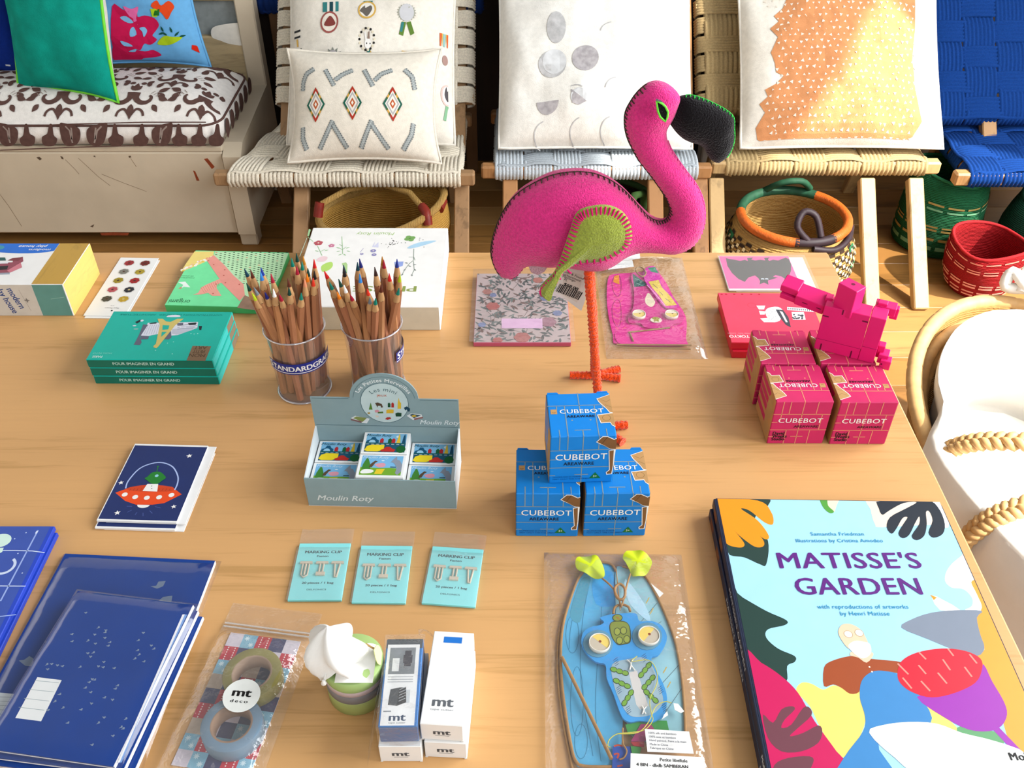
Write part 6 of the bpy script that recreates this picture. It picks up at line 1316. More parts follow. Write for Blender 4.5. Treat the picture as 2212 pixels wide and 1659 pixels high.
CUPS = [((-.2392, .8320), 'in the full banded cup', [(110, 635, 'dark green'), (130, 505, 'dark teal'), (170, 705, 'lime'), (195, 470, 'brown'), (210, 630, 'grey'), (240, 490, 'light blue'), (270, 715, 'navy'), (285, 545, 'crimson'), (285, 430, 'blue'), (335, 685, 'white'), (410, 735, 'crimson'), (460, 410, 'teal'), (470, 655, 'dark green'), (475, 580, 'brown'), (490, 450, 'crimson'), (525, 375, 'dark green'), (535, 705, 'teal'), (555, 420, 'teal'), (605, 395, 'ochre'), (645, 590, 'peach'), (660, 550, 'orange'), (700, 430, 'red'), (700, 490, 'dark green'), (750, 570, 'vermilion'), (765, 505, 'black')]),
        ((-.1547, .8390), 'in the cup behind the display', [(795, 620, 'teal'), (815, 525, 'red'), (860, 705, 'orange'), (870, 550, 'dark green'), (890, 450, 'dark teal'), (945, 650, 'white'), (975, 730, 'crimson'), (990, 435, 'black'), (1070, 385, 'dark teal'), (1080, 555, 'light blue'), (1100, 670, 'vermilion'), (1125, 745, 'grey'), (1155, 395, 'navy'), (1225, 370, 'ochre'), (1230, 470, 'dark brown'), (1305, 640, 'brown'), (1295, 715, 'teal'), (1335, 415, 'crimson'), (1385, 425, 'blue'), (1405, 525, 'red'), (1425, 640, 'teal'), (1445, 560, 'lime')])]
ORD = ('first', 'second', 'third', 'fourth', 'fifth')
random.seed(12); LEN = .175; HR = .088
for (cx, cy), where, tips in CUPS:
    sol = []
    for zx, zy, c in tips:
        (px, py), = zP_([(zx, zy)]); zt = T + .165
        for _ in range(30):
            tp = G(px, py, zt); e = Vector((tp.x - cx, tp.y - cy)); L_ = e.length; ri = .0270
            if L_ > ri: k = min(.0505, L_ - ri) / max(.01, zt - T - HR); off = ri - (L_ - ri) * HR / max(.02, zt - T - HR); off = max(-.0245, min(.0245, off))
            else: off = L_ * .55
            bp = Vector((cx, cy)) + e.normalized() * off; ln = (Vector((tp.x, tp.y, zt)) - Vector((bp.x, bp.y, T + .004))).length; zt += (LEN - ln) * .8
        sol.append([G(px, py, zt), Vector((bp.x, bp.y)), c])
    for _ in range(220):                                    # spread the blunt ends over the bottom of the cup
        for a in range(len(sol)):
            for b2 in range(a):
                dd = sol[a][1] - sol[b2][1]
                if dd.length < .0086: m_ = (dd.normalized() if dd.length > 1e-6 else Vector((1, 0))) * (.0086 - dd.length) * .5; sol[a][1] += m_; sol[b2][1] -= m_
        for s_ in sol:
            o_ = s_[1] - Vector((cx, cy))
            if o_.length > .0250: s_[1] = Vector((cx, cy)) + o_.normalized() * .0250
    C3 = Vector((cx, cy, 0)); tip0 = [s_[0].copy() for s_ in sol]; Pb = [Vector((s_[1].x, s_[1].y, T + .004)) for s_ in sol]; Pt = [s_[0].copy() for s_ in sol]
    for it in range(500):                                    # ease crossing pencils apart, tips nearly where they are
        moved = 0
        for a in range(len(sol)):
            for b2 in range(a):
                u, v, w0 = Pt[a] - Pb[a], Pt[b2] - Pb[b2], Pb[a] - Pb[b2]; A_, B2, C2, D_, E2 = u.dot(u), u.dot(v), v.dot(v), u.dot(w0), v.dot(w0); dn = A_ * C2 - B2 * B2
                sa = max(0, min(1, (B2 * E2 - C2 * D_) / dn)) if dn > 1e-12 else 0.0; sb = max(0, min(1, (B2 * sa + E2) / C2)); sa = max(0, min(1, (B2 * sb - D_) / A_))
                dv = (Pb[a] + u * sa) - (Pb[b2] + v * sb); l_ = dv.length; need = .0085 if max(sa, sb) < .88 else .0062
                if l_ < need:
                    moved += 1; dv = (dv / l_ if l_ > 1e-7 else Vector((1, 0, 0))); dv.z = 0; k = (need - l_) * .45
                    Pb[a] += dv * k * (1 - sa); Pt[a] += dv * k * sa; Pb[b2] -= dv * k * (1 - sb); Pt[b2] -= dv * k * sb
        for a in range(len(sol)):
            o_ = Vector((Pb[a].x - cx, Pb[a].y - cy, 0))
            if o_.length > .0248: o_ = o_.normalized() * .0248; Pb[a].x, Pb[a].y = cx + o_.x, cy + o_.y
            f = (HR + T - Pb[a].z) / (Pt[a].z - Pb[a].z); r_ = Pb[a].lerp(Pt[a], f) - C3; r_.z = 0
            if r_.length > .0276: sh = r_.normalized() * (r_.length - .0276); Pt[a] -= sh * (1.0 if it > 30 else .5); Pb[a] -= sh * .4
            dd = Pt[a] - tip0[a]
            if dd.length > .0078: Pt[a] = tip0[a] + dd.normalized() * .0078
        if not moved: break
    sol = [(Pt[a], Vector((Pb[a].x, Pb[a].y)), sol[a][2]) for a in range(len(sol))]
    cnt = {}
    for tp, bp, c in sol: cnt[c] = cnt.get(c, 0) + 1
    seen = {}
    for tp, bp, c in sorted(sol, key=lambda s_: s_[0].x / s_[0].y):
        seen[c] = seen.get(c, 0) + 1
        lb = '%s tipped wooden pencil %s' % (c, where) + ('' if cnt[c] == 1 else ', %s such from the left' % ORD[seen[c] - 1])
        B0 = Vector((bp.x, bp.y, T + .004)); ax_ = (tp - B0); ln = ax_.length; qn = ax_.to_track_quat('Z', 'Y').to_matrix().to_4x4()
        p = thing('coloured_pencil', lb, 'pencil', mat=Matrix.Translation(B0) @ qn @ Matrix.Rotation(random.uniform(0, 1), 4, 'Z'), group='coloured pencils'); R = .0040
        b = MB(); hx = [(R * math.cos(PI / 3 * i), R * math.sin(PI / 3 * i)) for i in range(6)]; zc_ = ln - .0225; WM = random.choice(PWD)
        vs = [(x, y, 0) for x, y in hx] + [(x, y, zc_) for x, y in hx]; b.add(vs, [(i, (i + 1) % 6, 6 + (i + 1) % 6, 6 + i) for i in range(6)], WM); b.add(vs[:6], [tuple(reversed(range(6)))], WM)
        n = 12; up = []; lo = []
        for i in range(n):
            a = 2 * PI * i / n; rr = R if i % 2 == 0 else R * .866; up.append((rr * math.cos(a), rr * math.sin(a), zc_ - (.0012 if i % 2 else -.0012)))
        tipv = [(.0020 * math.cos(2 * PI * i / n), .0020 * math.sin(2 * PI * i / n), ln - .0105) for i in range(n)]
        b.add(up + tipv, [(i, (i + 1) % n, n + (i + 1) % n, n + i) for i in range(n)], BARE, True); b.build('shaft', p)
        b = MB(); b.lathe([(.00215, ln - .0107), (.0018, ln - .0090), (.0004, ln - .0003), (.0001, ln)], M(PC[c], rough=.5), 10); b.build('lead', p)

# ================================================================== the felt flamingo
FY = .80; zF = crop(1000, 150, 1620, 2212)
FP = felt('#e63e90'); FB = M('#171216', rough=1.0, spec=.05, var=.3, scale=420, bump=.5, bscale=700, sheen=.2)
o3 = lambda pts: [GY(x, y, FY) for x, y in zF(pts)]
fb = G(1285, 818, T); t = thing('felt_flamingo', 'large pink felt flamingo with black beak standing on orange legs', 'toy', (fb.x, FY, T), 0); OFF = Vector((fb.x, FY, T))
def loft(mb, pairs, mat, kth, tmax, n=20, sub=3, cap0=.3, cap1=.3):
    P = cr([(*a, *c) for a, c in pairs], sub, False); A = o3([(p[0], p[1]) for p in P]); B_ = o3([(p[2], p[3]) for p in P]); vs = []; N_ = len(P); th = []
    for i in range(N_):
        hw = (A[i] - B_[i]).length / 2; e = min(1, min(i + .6, N_ - 1 - i + .6) / 4.0); th.append(min(kth * hw, tmax) * math.sqrt(max(.05, 1 - (1 - e) ** 2)))
    for _ in range(3): th = [th[i] if i in (0, N_ - 1) else (th[i - 1] + 2 * th[i] + th[i + 1]) / 4 for i in range(N_)]
    for i in range(N_):
        c = (A[i] + B_[i]) / 2 - OFF; hv = (A[i] - B_[i]) / 2
        for j in range(n): a = 2 * PI * j / n; vs.append(c + hv * math.cos(a) + Vector((0, -1, 0)) * (th[i] * math.sin(a)))
    mb.add(vs, [(i * n + j, i * n + (j + 1) % n, (i + 1) * n + (j + 1) % n, (i + 1) * n + j) for i in range(N_ - 1) for j in range(n)], mat, True)
    mb.add(vs[:n], [tuple(reversed(range(n)))], mat, True); mb.add(vs[-n:], [tuple(range(n))], mat, True); return A, B_, th
PAIRS = [((290, 1595), (375, 1608)), ((245, 1520), (425, 1575)), ((216, 1400), (480, 1512)), ((250, 1230), (560, 1484)), ((330, 1060), (680, 1492)), ((430, 950), (790, 1486)), ((560, 870), (900, 1500)), ((700, 812), (1000, 1512)), ((860, 790), (1090, 1508)), ((1000, 800), (1170, 1475)), ((1130, 850), (1250, 1425)), ((1230, 920), (1330, 1398)), ((1300, 990), (1420, 1392)), ((1370, 1070), (1520, 1398)), ((1440, 1140), (1640, 1405)), ((1515, 1170), (1750, 1365)), ((1570, 1150), (1825, 1285)), ((1592, 1090), (1862, 1175)), ((1578, 1020), (1862, 1060)), ((1538, 945), (1836, 960)), ((1480, 860), (1785, 865)), ((1420, 780), (1720, 780)), ((1350, 690), (1655, 690)), ((1300, 600), (1602, 605)), ((1262, 510), (1572, 520)), ((1246, 420), (1578, 450)), ((1252, 330), (1612, 390)), ((1285, 260), (1640, 335)), ((1340, 180), (1664, 270)), ((1420, 112), (1676, 220)), ((1500, 92), (1655, 178)), ((1570, 108), (1612, 135))]
b = MB(); A, B_, th = loft(b, PAIRS, FP, .80, .044); b.build('body', t)
b = MB(); bA, bB, bth = loft(b, [((1665, 205), (1595, 420)), ((1750, 197), (1635, 475)), ((1850, 225), (1690, 528)), ((1950, 270), (1755, 558)), ((2030, 315), (1812, 574)), ((2085, 370), (1852, 602)), ((2090, 450), (1870, 632)), ((2092, 530), (1887, 662)), ((2076, 600), (1907, 692)), ((2046, 660), (1938, 712)), ((2005, 698), (1970, 722))], FB, .62, .026); b.build('beak', t)
def seam(A, B_, th, mat, every, ang, r, name, i0=0, i1=None, line=True, tk=.0045):
    b = MB(); i1 = i1 or len(A); pts = [A[i] - OFF + (A[i] - B_[i]).normalized() * .0004 for i in range(i0, i1)]
    if line: b.tube(pts, r * .8, mat, 5)
    acc = 0
    for i in range(i0, i1 - 1):
        L_ = (A[i + 1] - A[i]).length; nst = max(1, int(round(L_ / every)))
        for k in range(nst):
            f = k / nst; Ak = A[i].lerp(A[i + 1], f); Bk = B_[i].lerp(B_[i + 1], f); tk_ = th[i] + (th[i + 1] - th[i]) * f; c = (Ak + Bk) / 2 - OFF; hv = (Ak - Bk) / 2
            aa = min(1.0, tk * random.uniform(.8, 1.25) / max(.004, hv.length) * ang); b.tube([c + hv * math.cos(a) * 1.012 + Vector((0, -1, 0)) * (tk_ * math.sin(a) * 1.02 + .0003) for a in (0, aa * .5, aa)], r, mat, 5)
    b.build(name, t)
seam(A, B_, th, M('#4a4030', rough=.9, var=.2), .0044, 1.6, .00062, 'stitching', 2, len(A) - 6)
seam(B_[:18 * 3], A[:18 * 3], th[:18 * 3], M('#c01f72', rough=.9, var=.2), .006, 1.2, .0006, 'stitching', 0, 3 * 3, line=False)
seam(B_, A, th, M('#f05aa6', rough=.9, var=.2), .0048, 1.2, .0006, 'stitching', 14 * 3, 24 * 3, line=True)
seam(bA, bB, bth, M('#2fc04a', rough=.7), .0050, 1.1, .00055, 'stitching', 2, len(bA) - 2)
def fpt(zx, zy, dy):                                         # a point of the photograph brought onto the bird's near side
    (x, y), = zF([(zx, zy)]); return GY(x, y, FY - dy) - OFF
eyec = fpt(1537, 322, .030)
b = MB(); E_ = [fpt(*p, .0345) for p in ((1492, 245), (1535, 262), (1560, 285), (1580, 325), (1576, 365), (1560, 400), (1520, 365), (1502, 320))]; b.add(E_ + [v + Vector((0, .006, 0)) for v in E_], [tuple(range(8))] + [(i, 8 + i, 8 + (i + 1) % 8, (i + 1) % 8) for i in range(8)], felt('#12130f'))
b.build('eye', t)
b = MB(); b.tube([v + Vector((0, -.0004, 0)) for v in E_], .0010, M('#7fe84e', rough=.6), 6, closed=True); b.build('eye_outline', t)
# wing: olive felt with magenta blanket stitch
WO = [(905, 1095), (990, 1068), (1100, 1058), (1200, 1088), (1270, 1155), (1305, 1255), (1285, 1350), (1190, 1428), (1060, 1480), (910, 1492), (800, 1530), (745, 1600), (690, 1690), (668, 1740), (640, 1752), (600, 1730), (598, 1690), (640, 1640), (700, 1580), (740, 1500), (770, 1420), (800, 1330), (835, 1230), (860, 1150)]
WP = [fpt(*p, .052) for p in cr(WO, 3)]; n = len(WP); cW = sum(WP, Vector()) / n
b = MB(); OL = felt('#a5b04e'); cc = fpt(1060, 1280, .060)
rings = [(1.0, .004), (1.0, -.0005), (.86, -.003), (.6, -.006), (.3, -.0075)]
vs = []
for k_, dy in rings:
    for p in WP:
        ctr = cc if p.z > fpt(800, 1500, .05).z else Vector((p.x * .5 + fpt(700, 1600, .052).x * .5, p.y, p.z))
        qv = ctr + (p - ctr) * k_; vs.append(Vector((qv.x, p.y + dy, qv.z)))
b.add(vs, [(r_ * n + i, r_ * n + (i + 1) % n, (r_ + 1) * n + (i + 1) % n, (r_ + 1) * n + i) for r_ in range(len(rings) - 1) for i in range(n)], OL, True); b.add(vs[-n:], [tuple(range(n))], OL, True); b.build('wing', t)
b = MB(); MG = M('#e0147e', rough=.8, var=.15)
for i in range(0, n, 1):
    p0, p1 = WP[i], WP[(i + 1) % n]; L_ = (p1 - p0).length; ns = max(1, int(round(L_ / .0055)))
    for k_ in range(ns):
        p = p0.lerp(p1, k_ / ns); tg = (p1 - p0).normalized(); nin = Vector((-tg.z, 0, tg.x)); nin = nin if nin.dot(cW - p) > 0 else -nin
        if p.z < fpt(800, 1520, .05).z: nin = nin if (p + nin * .004 - fpt(690, 1640, .052)).length < (p - nin * .004 - fpt(690, 1640, .052)).length else -nin
        ln = random.uniform(.005, .0075); b.tube([p + Vector((0, -.0012, 0)) - nin * .0006, p + nin * ln * .5 + Vector((0, -.0036, 0)), p + nin * ln + Vector((0, -.0034, 0))], .0009, MG, 5)
b.build('wing_stitching', t)
b = MB(); W2 = [GY(*p, FY + .050) - OFF for p in crop(1140, 540, 1540, 2212)([(15, 150), (235, 140), (240, 200), (200, 260), (120, 300), (40, 270), (10, 200)])]
b.add([v for v in W2] + [v + Vector((0, .003, 0)) for v in W2], [tuple(range(7)), tuple(reversed(range(7, 14)))] + [(i, (i + 1) % 7, 7 + (i + 1) % 7, 7 + i) for i in range(7)], felt('#c9a6b0')); b.build('far_wing', t)
CH = M('#ff5a14', rough=1.0, spec=.05, var=.35, scale=380, bump=.8, bscale=520, sheen=.3)
def chen(name, pts, r, stp=.0016):
    b = MB(); P = cr([tuple(p) for p in pts], 16, False); out = [Vector(P[0])]
    for p in P[1:]:
        while (Vector(p) - out[-1]).length > stp: out.append(out[-1] + (Vector(p) - out[-1]).normalized() * stp)
    b.tube(out, [r * (1.0 + random.uniform(-.08, .12) + (.12 if i % 3 == 0 else -.06)) for i in range(len(out))], CH, 8); b.build(name, t)
A0 = GY(1267, 575, FY - .012) - OFF; A1 = GY(1271, 578, FY + .006) - OFF
F1_ = G(1284, 817, T) - OFF; F2_ = G(1296, 928, T) - OFF; rr = .0045; up = Vector((0, 0, rr))
chen('leg', [A1 + Vector((0, 0, .012)), A1.lerp(F1_ + up, .5) + Vector((.002, 0, 0)), F1_ + up], rr); chen('leg', [A0 + Vector((0, 0, .012)), A0.lerp(F2_ + up, .55) + Vector((.001, 0, 0)), F2_ + up], rr)
for F_, tl in ((F1_, ((1228, 817), (1338, 803), (1342, 824))), (F2_, ((1240, 935), (1357, 924), (1345, 962)))):
    for px in tl: chen('toe', [F_ + up, F_.lerp(G(*px, T) - OFF, .5) + up, G(*px, T) - OFF + up], rr)
b = MB(); zT = crop(1140, 540, 1540, 2212); TG = [GY(*p, FY + .012) - OFF for p in zT([(400, 225), (520, 205), (680, 222), (690, 590), (640, 730), (330, 500)])]
b.add(TG + [v + Vector((0, .0005, 0)) for v in TG], [tuple(range(6)), tuple(reversed(range(6, 12)))] + [(i, (i + 1) % 6, 6 + (i + 1) % 6, 6 + i) for i in range(6)], M('#d8cfc6', rough=.5))
def tsurf():
    o = GY(*zT([(500, 400)])[0], FY + .012); u = GY(*zT([(620, 447)])[0], FY + .012) - o; v = GY(*zT([(545, 285)])[0], FY + .012) - o; u.normalize(); nrm = Vector((0, -1, 0)); v = nrm.cross(u); return Surf(Matrix.Translation(OFF), o - OFF, u, v)
S = tsurf(); q = lambda p: S.uv(zT(p)); TK = ink('#4a4440')
b.ink(S, q([(450, 235), (660, 300), (590, 630), (395, 520)]), ink('#cfc2b6'), 0)
for s_, p in (('Lost & Found', (545, 310)), ('Enchantment', (515, 335)), ('Flamingo', (490, 352)), ('PL', (450, 368))): b.text(S, s_, *q([p])[0], .0026, TK, 2, -.02, bold=.02, w=.0029)
b.text(S, '$68.00', *q([(508, 452)])[0], .0036, BLK, 2, -.02, bold=.06, w=.0042)
x, y = q([(497, 500)])[0]; random.seed(3); u0 = -.0135
while u0 < .0135: wd = random.choice((.0005, .0009, .0013)); b.ink(S, rect(x + u0, y - .0052, x + u0 + wd, y + .0052), BLK, 2); u0 += wd + random.choice((.0005, .0008))
b.build('price_tag', t)
# ================================================================== the pink kite pack
t = thing('kite_pack', 'clear bag with a folded hot pink kite behind the flamingo leg', 'packet', (.1745, .998, T), D(0)); S0 = Surf(mw(t), (0, 0, .004), (1, 0, 0), (0, 1, 0)); zP2 = crop(1140, 540, 1540, 2212)
q = lambda p: S0.uv(zP2(p)); HP = M('#ee3ea6', rough=.45, var=.06); HP2 = M('#d93a98', rough=.45, var=.08); ORN = ink('#f0884e'); MRN = ink('#9a3a6a'); BAM = M('#a98a5c', rough=.6, var=.15)
def plate(name, pts, z, h, m, art=None, parent=None, sm=3):
    P = cr(q(pts), sm) if sm else q(pts); b = MB(); b.prism(P, z, z + h, m); Sx = Surf(mw(t), (0, 0, z + h), (1, 0, 0), (0, 1, 0))
    if art: art(b, Sx)
    return b.build(name, parent or t)
def art_w(b, Sx):
    for j in range(4):
        for i in range(7):
            x = 1050 + i * 115 + j * 8; y = 910 + j * 58; b.line(Sx, q([(x, y), (x + 55, y + 45), (x + 110, y)]), .0007, ORN, 1)
    for i in range(8): b.line(Sx, q([(1020, 400 + i * 62), (1075, 440 + i * 62), (1130, 400 + i * 62)]), .0006, ORN, 1)
    for cy, l in ((410, 130), (740, 165)): b.line(Sx, q(cr([(1065, cy - l), (1110, cy - l * .6), (1115, cy + l * .5), (1085, cy + l), (1040, cy + l * .8), (1012, cy + l * .2), (1012, cy - l * .5)], 4)), .0006, MRN, 2)
    b.ink(Sx, q([(1035, 300), (1090, 285), (1098, 400), (1022, 370)]), ink('#f0a03c'), 3)
plate('wing', [(960, 330), (1040, 275), (1230, 260), (1500, 240), (1620, 320), (1750, 560), (1890, 780), (1890, 1040), (1850, 1120), (1100, 1110), (1020, 1000), (950, 650)], .0006, .0016, HP, art_w)
plate('wing', [(1080, 950), (1500, 900), (1850, 950), (1890, 1080), (1860, 1125), (1300, 1120), (1080, 1100)], .0023, .0008, HP)
def art_b(b, Sx):
    b.ink(Sx, q([(1250, 290), (1420, 410), (1400, 440), (1270, 450)]), ink('#2a6a66'), 1)
    for a in ([(1280, 350), (1340, 370)], [(1290, 400), (1380, 440)]): b.line(Sx, q(a), .0006, ink('#a0dcd0'), 2)
    b.ink(Sx, q(cr([(1400, 600), (1440, 520), (1500, 590), (1520, 640), (1480, 690), (1420, 660)], 3)), ink('#efe3c8'), 1)
    for a in ([(1340, 530), (1370, 550)], [(1345, 600), (1380, 605)], [(1360, 660), (1400, 640)], [(1460, 670), (1480, 690)]): b.line(Sx, q(a), .0007, ink('#f2a8bc'), 2)
plate('body', [(1240, 310), (1420, 300), (1450, 430), (1540, 560), (1640, 720), (1720, 740), (1820, 740), (1860, 800), (1840, 870), (1740, 890), (1690, 920), (1560, 940), (1400, 930), (1340, 880), (1210, 870), (1200, 790), (1250, 720), (1270, 600), (1265, 460)], .0032, .0018, HP2, art_b)
def art_s(b, Sx):
    b.ink(Sx, q([(1440, 400), (1560, 380), (1600, 470), (1690, 560), (1780, 680), (1650, 690), (1560, 560), (1480, 470)]), ink('#ecd46a'), 1)
    for a in ([(1490, 430), (1550, 480)], [(1570, 520), (1610, 560)], [(1640, 600), (1700, 645)]): b.line(Sx, q(a), .0008, ink('#5a4a66'), 2)
    b.line(Sx, q(cr([(1420, 440), (1480, 500), (1540, 570), (1600, 640), (1640, 690)], 3, False)), .0012, ink('#f4b8e0'), 2); b.ink(Sx, q([(1430, 235), (1520, 225), (1560, 300), (1470, 280)]), ink('#4f9f80'), 1)
plate('tail', [(1390, 250), (1500, 210), (1570, 300), (1600, 430), (1700, 540), (1800, 670), (1780, 700), (1650, 710), (1560, 620), (1440, 460), (1380, 340)], .0052, .0016, M('#e040b4', rough=.45), art_s)
for cx in (1325, 1715):
    x, y = q([(cx, 800)])[0]; b = MB(); b.lathe([(.0003, 0), (.0085, 0), (.0085, .0045), (.0078, .0045), (.0076, .001), (.0003, .001)], M('#efe6d6', rough=.5), 28); Sx = Surf(mw(t) @ Matrix.Translation((x, y, .0052)), (0, 0, .0036), (1, 0, 0), (0, 1, 0))
    b.ink(Sx, disc(0, 0, .0074, n=24), ink('#e9d27c'), 0); b.ink(Sx, disc(0, 0, .0074, n=16, a0=.2 if cx > 1500 else .5, a1=2.9 if cx > 1500 else 3.0), ink('#efe6d2'), 1); b.ink(Sx, disc(0.001, .0005, .0012, n=10), ink('#8a5a1e'), 2); b.build('eye', t, (x, y, .0052))
x, y = q([(1530, 845)])[0]; b = MB(); b.prism([(x + a, y + c) for a, c in disc(0, -.001, .0072, .0055, 20)], .0052, .0062, M('#f2ead8', rough=.5)); Sx = Surf(mw(t), (x, y, .0062), (1, 0, 0), (0, 1, 0))
for a in (.5, 1.2, 1.9, 2.6, 4.2, 5.2): b.ink(Sx, leaf(0, 0, .0062, .004, a), ink('#a9a850'), 1)
b.build('nose', t)
for a, c in (((1060, 1132), (1955, 1138)), ((1060, 1165), (1945, 1185)), ((1200, 985), (1700, 930)), ((1220, 990), (1260, 1090))):
    p0, p1 = q([a])[0], q([c])[0]; b = MB(); b.tube([(*p0, .0042), (*p1, .0042)], .0010, BAM, 6); b.build('bamboo_stick', t)
b = MB(); b.tube([(*p, .0078) for p in cr(q([(1290, 250), (1340, 230), (1395, 270), (1405, 320), (1360, 345), (1300, 300)]), 4)], .0010, BAM, 6, closed=True); b.build('bamboo_loop', t)
def label(parent, Mw, quad, z, texts, bars=None, name='paper_label'):
    b = MB(); b.prism(quad, z, z + .0004, M('#f6f5f3', rough=.45)); Sx = Surf(Mw, (0, 0, z + .0004), (1, 0, 0), (0, 1, 0))
    for s_, x, y, h, r, bo in texts: b.text(Sx, s_, x, y, h, BLK if bo else ink('#5a6070'), 1, r, bold=bo)
    if bars:
        x, y, wd, hh, r = bars; u = -wd / 2; random.seed(4); c, s = math.cos(r), math.sin(r)
        while u < wd / 2: k = random.choice((.0004, .0007, .001)); b.ink(Sx, [(x + a * c - e * s, y + a * s + e * c) for a, e in rect(u, -hh / 2, u + k, hh / 2)], BLK, 1); u += k + random.choice((.0004, .0006))
    return b.build(name, parent)
L1 = q([(820, 60), (1330, 20), (1340, 130), (880, 190)]); c1 = q([(1050, 105)])[0]; label(t, mw(t), L1, .0075, [('3 575677 84411', c1[0] + .002, c1[1] - .008, .0016, D(3), .02)], (c1[0] + .001, c1[1], .024, .008, D(3)))
L2 = q([(945, 190), (1245, 155), (1265, 235), (960, 270)]); c2 = q([(1100, 215)])[0]; label(t, mw(t), L2, .0085, [('Petit chat', *c2, .0022, D(3), .0)])
plate('leaf', [(880, 240), (900, 205), (945, 195), (945, 255), (910, 258)], .0062, .0006, ink('#e2cf5a'))
b = MB(); pouch(b, .122, .226, .0105, BAG, seed=6, wr=.0022, n=26, pw=9); b.build('film_bag', t)

# ================================================================== the blue dragonfly kite pack
t = thing('kite_pack', 'clear bag with a blue dragonfly kite with yellow eyes and lime leaf feelers', 'packet', (.0935, .4575, T), D(-1.2)); S0 = Surf(mw(t), (0, 0, .004), (1, 0, 0), (0, 1, 0)); zK = crop(1160, 1180, 1560, 1385)
q = lambda p: S0.uv(zK(p)); SKY = M('#66b8e0', rough=.4, var=.10, scale=40); SKY2 = M('#9cc8d2', rough=.4, var=.14, scale=40); BB = M('#3fa2e0', rough=.5, var=.06, scale=60); DL = ink('#3f8fb2')
LW = [(590, 180), (560, 130), (470, 115), (380, 160), (310, 235), (250, 390), (205, 560), (185, 760), (195, 1000), (225, 1250), (265, 1500), (290, 1610), (340, 1640), (560, 1640), (640, 1400), (640, 600)]
RW_ = [(590, 180), (640, 150), (740, 180), (820, 240), (900, 380), (975, 560), (1040, 760), (1080, 1000), (1105, 1250), (1110, 1400), (1000, 1450), (900, 1450), (700, 1400), (600, 900), (590, 500)]
def art_lw(b, Sx):
    for a in ([(400, 240), (340, 560), (330, 1000), (420, 1560)], [(490, 200), (480, 520), (450, 900), (440, 1250), (480, 1600)], [(350, 240), (260, 560), (240, 760)]): b.line(Sx, q(cr(a, 4, False)), .0005, DL, 1)
    for cx, cy, l in ((265, 650, 140), (300, 1150, 260), (330, 1450, 130)): b.line(Sx, q(disc(cx, cy, 48, l, 24) + [(cx + 48, cy)]), .0005, DL, 1)
    b.ink(Sx, q(cr([(330, 240), (400, 230), (360, 400), (320, 560), (250, 520), (270, 400)], 3)), ink('#5fa8c0'), 1)
    b.ink(Sx, q(cr([(420, 230), (560, 180), (600, 400), (560, 440), (440, 420)], 3)), M('#4fb0ec', rough=.4, var=.12, scale=40), 1)
plate('wing', LW, .0006, .0014, SKY, art_lw)
def art_rw(b, Sx):
    for a in ([(780, 560), (900, 420)], [(930, 1030), (1075, 870)], [(960, 1240), (1090, 1050)], [(870, 600), (930, 560)]): b.line(Sx, q(a), .0006, ink('#6f8a90'), 1)
    b.ink(Sx, q(cr([(660, 240), (800, 420), (850, 560), (760, 500), (680, 400)], 3)), ink('#b8dcec'), 1)
    for x, y in ((960, 920), (990, 1030), (860, 480), (830, 400)): b.line(Sx, q([(x - 15, y + 25), (x, y), (x + 10, y - 20)]), .0008, ink('#d8b85a'), 2)
plate('wing', RW_, .0021, .0012, SKY2, art_rw)
BAM2 = M('#b08650', rough=.6, var=.15)
def cane(name, pts, z, r=.0013, cl=False, sm=4): b = MB(); b.tube([(*p, z) for p in cr(q(pts), sm, cl)], r, BAM2, 7, closed=cl); b.build(name, t)
cane('bamboo_frame', [(590, 180), (555, 130), (470, 115), (380, 160), (310, 235), (250, 390), (200, 560), (178, 760), (185, 1000), (215, 1250), (258, 1500), (290, 1600), (350, 1640), (560, 1645)], .0030)
cane('bamboo_frame', [(640, 150), (740, 180), (820, 240), (900, 380), (980, 560), (1045, 760), (1085, 1000), (1105, 1250), (1110, 1400)], .0042)
cane('bamboo_frame', [(200, 500), (165, 650), (155, 900), (180, 1200), (225, 1450), (265, 1650)], .0015, .0011)
cane('bamboo_stick', [(185, 840), (240, 950), (390, 1260), (555, 1600)], .0060, .0016)
cane('bamboo_loop', [(585, 390), (580, 340), (615, 310), (650, 340), (655, 395), (635, 425), (605, 420)], .0095, .0013, True)
cane('feeler', [(630, 480), (610, 420), (560, 330), (485, 262)], .0085, .0009); cane('feeler', [(630, 470), (650, 400), (670, 310), (695, 230)], .0085, .0009); cane('string', [(620, 500), (605, 350), (590, 190)], .0080, .0005)
cane('bamboo_loop', [(570, 520), (580, 470), (630, 450), (680, 465), (695, 500)], .0065, .0012)
LF = M('#d3e02c', rough=.45, var=.05)
for pts, ln in (([(285, 150), (310, 105), (390, 90), (450, 105), (500, 180), (500, 255), (460, 262), (380, 235), (320, 210)], [(300, 160), (400, 165), (490, 250)]), ([(640, 95), (680, 60), (745, 45), (800, 75), (850, 110), (855, 160), (830, 210), (780, 245), (715, 252), (690, 190), (650, 140)], [(730, 60), (745, 140), (715, 245)])):
    P = cr(q(pts), 3); b = MB(); c = (sum(p[0] for p in P) / len(P), sum(p[1] for p in P) / len(P)); n = len(P)
    b.add([(*p, .0085 + .002 * math.sin(i * .9)) for i, p in enumerate(P)] + [(*c, .0115)], [(i, (i + 1) % n, n) for i in range(n)], LF, True); b.add([(*p, .0080 + .002 * math.sin(i * .9)) for i, p in enumerate(P)] + [(*c, .0110)], [((i + 1) % n, i, n) for i in range(n)], LF, True); b.build('leaf', t)
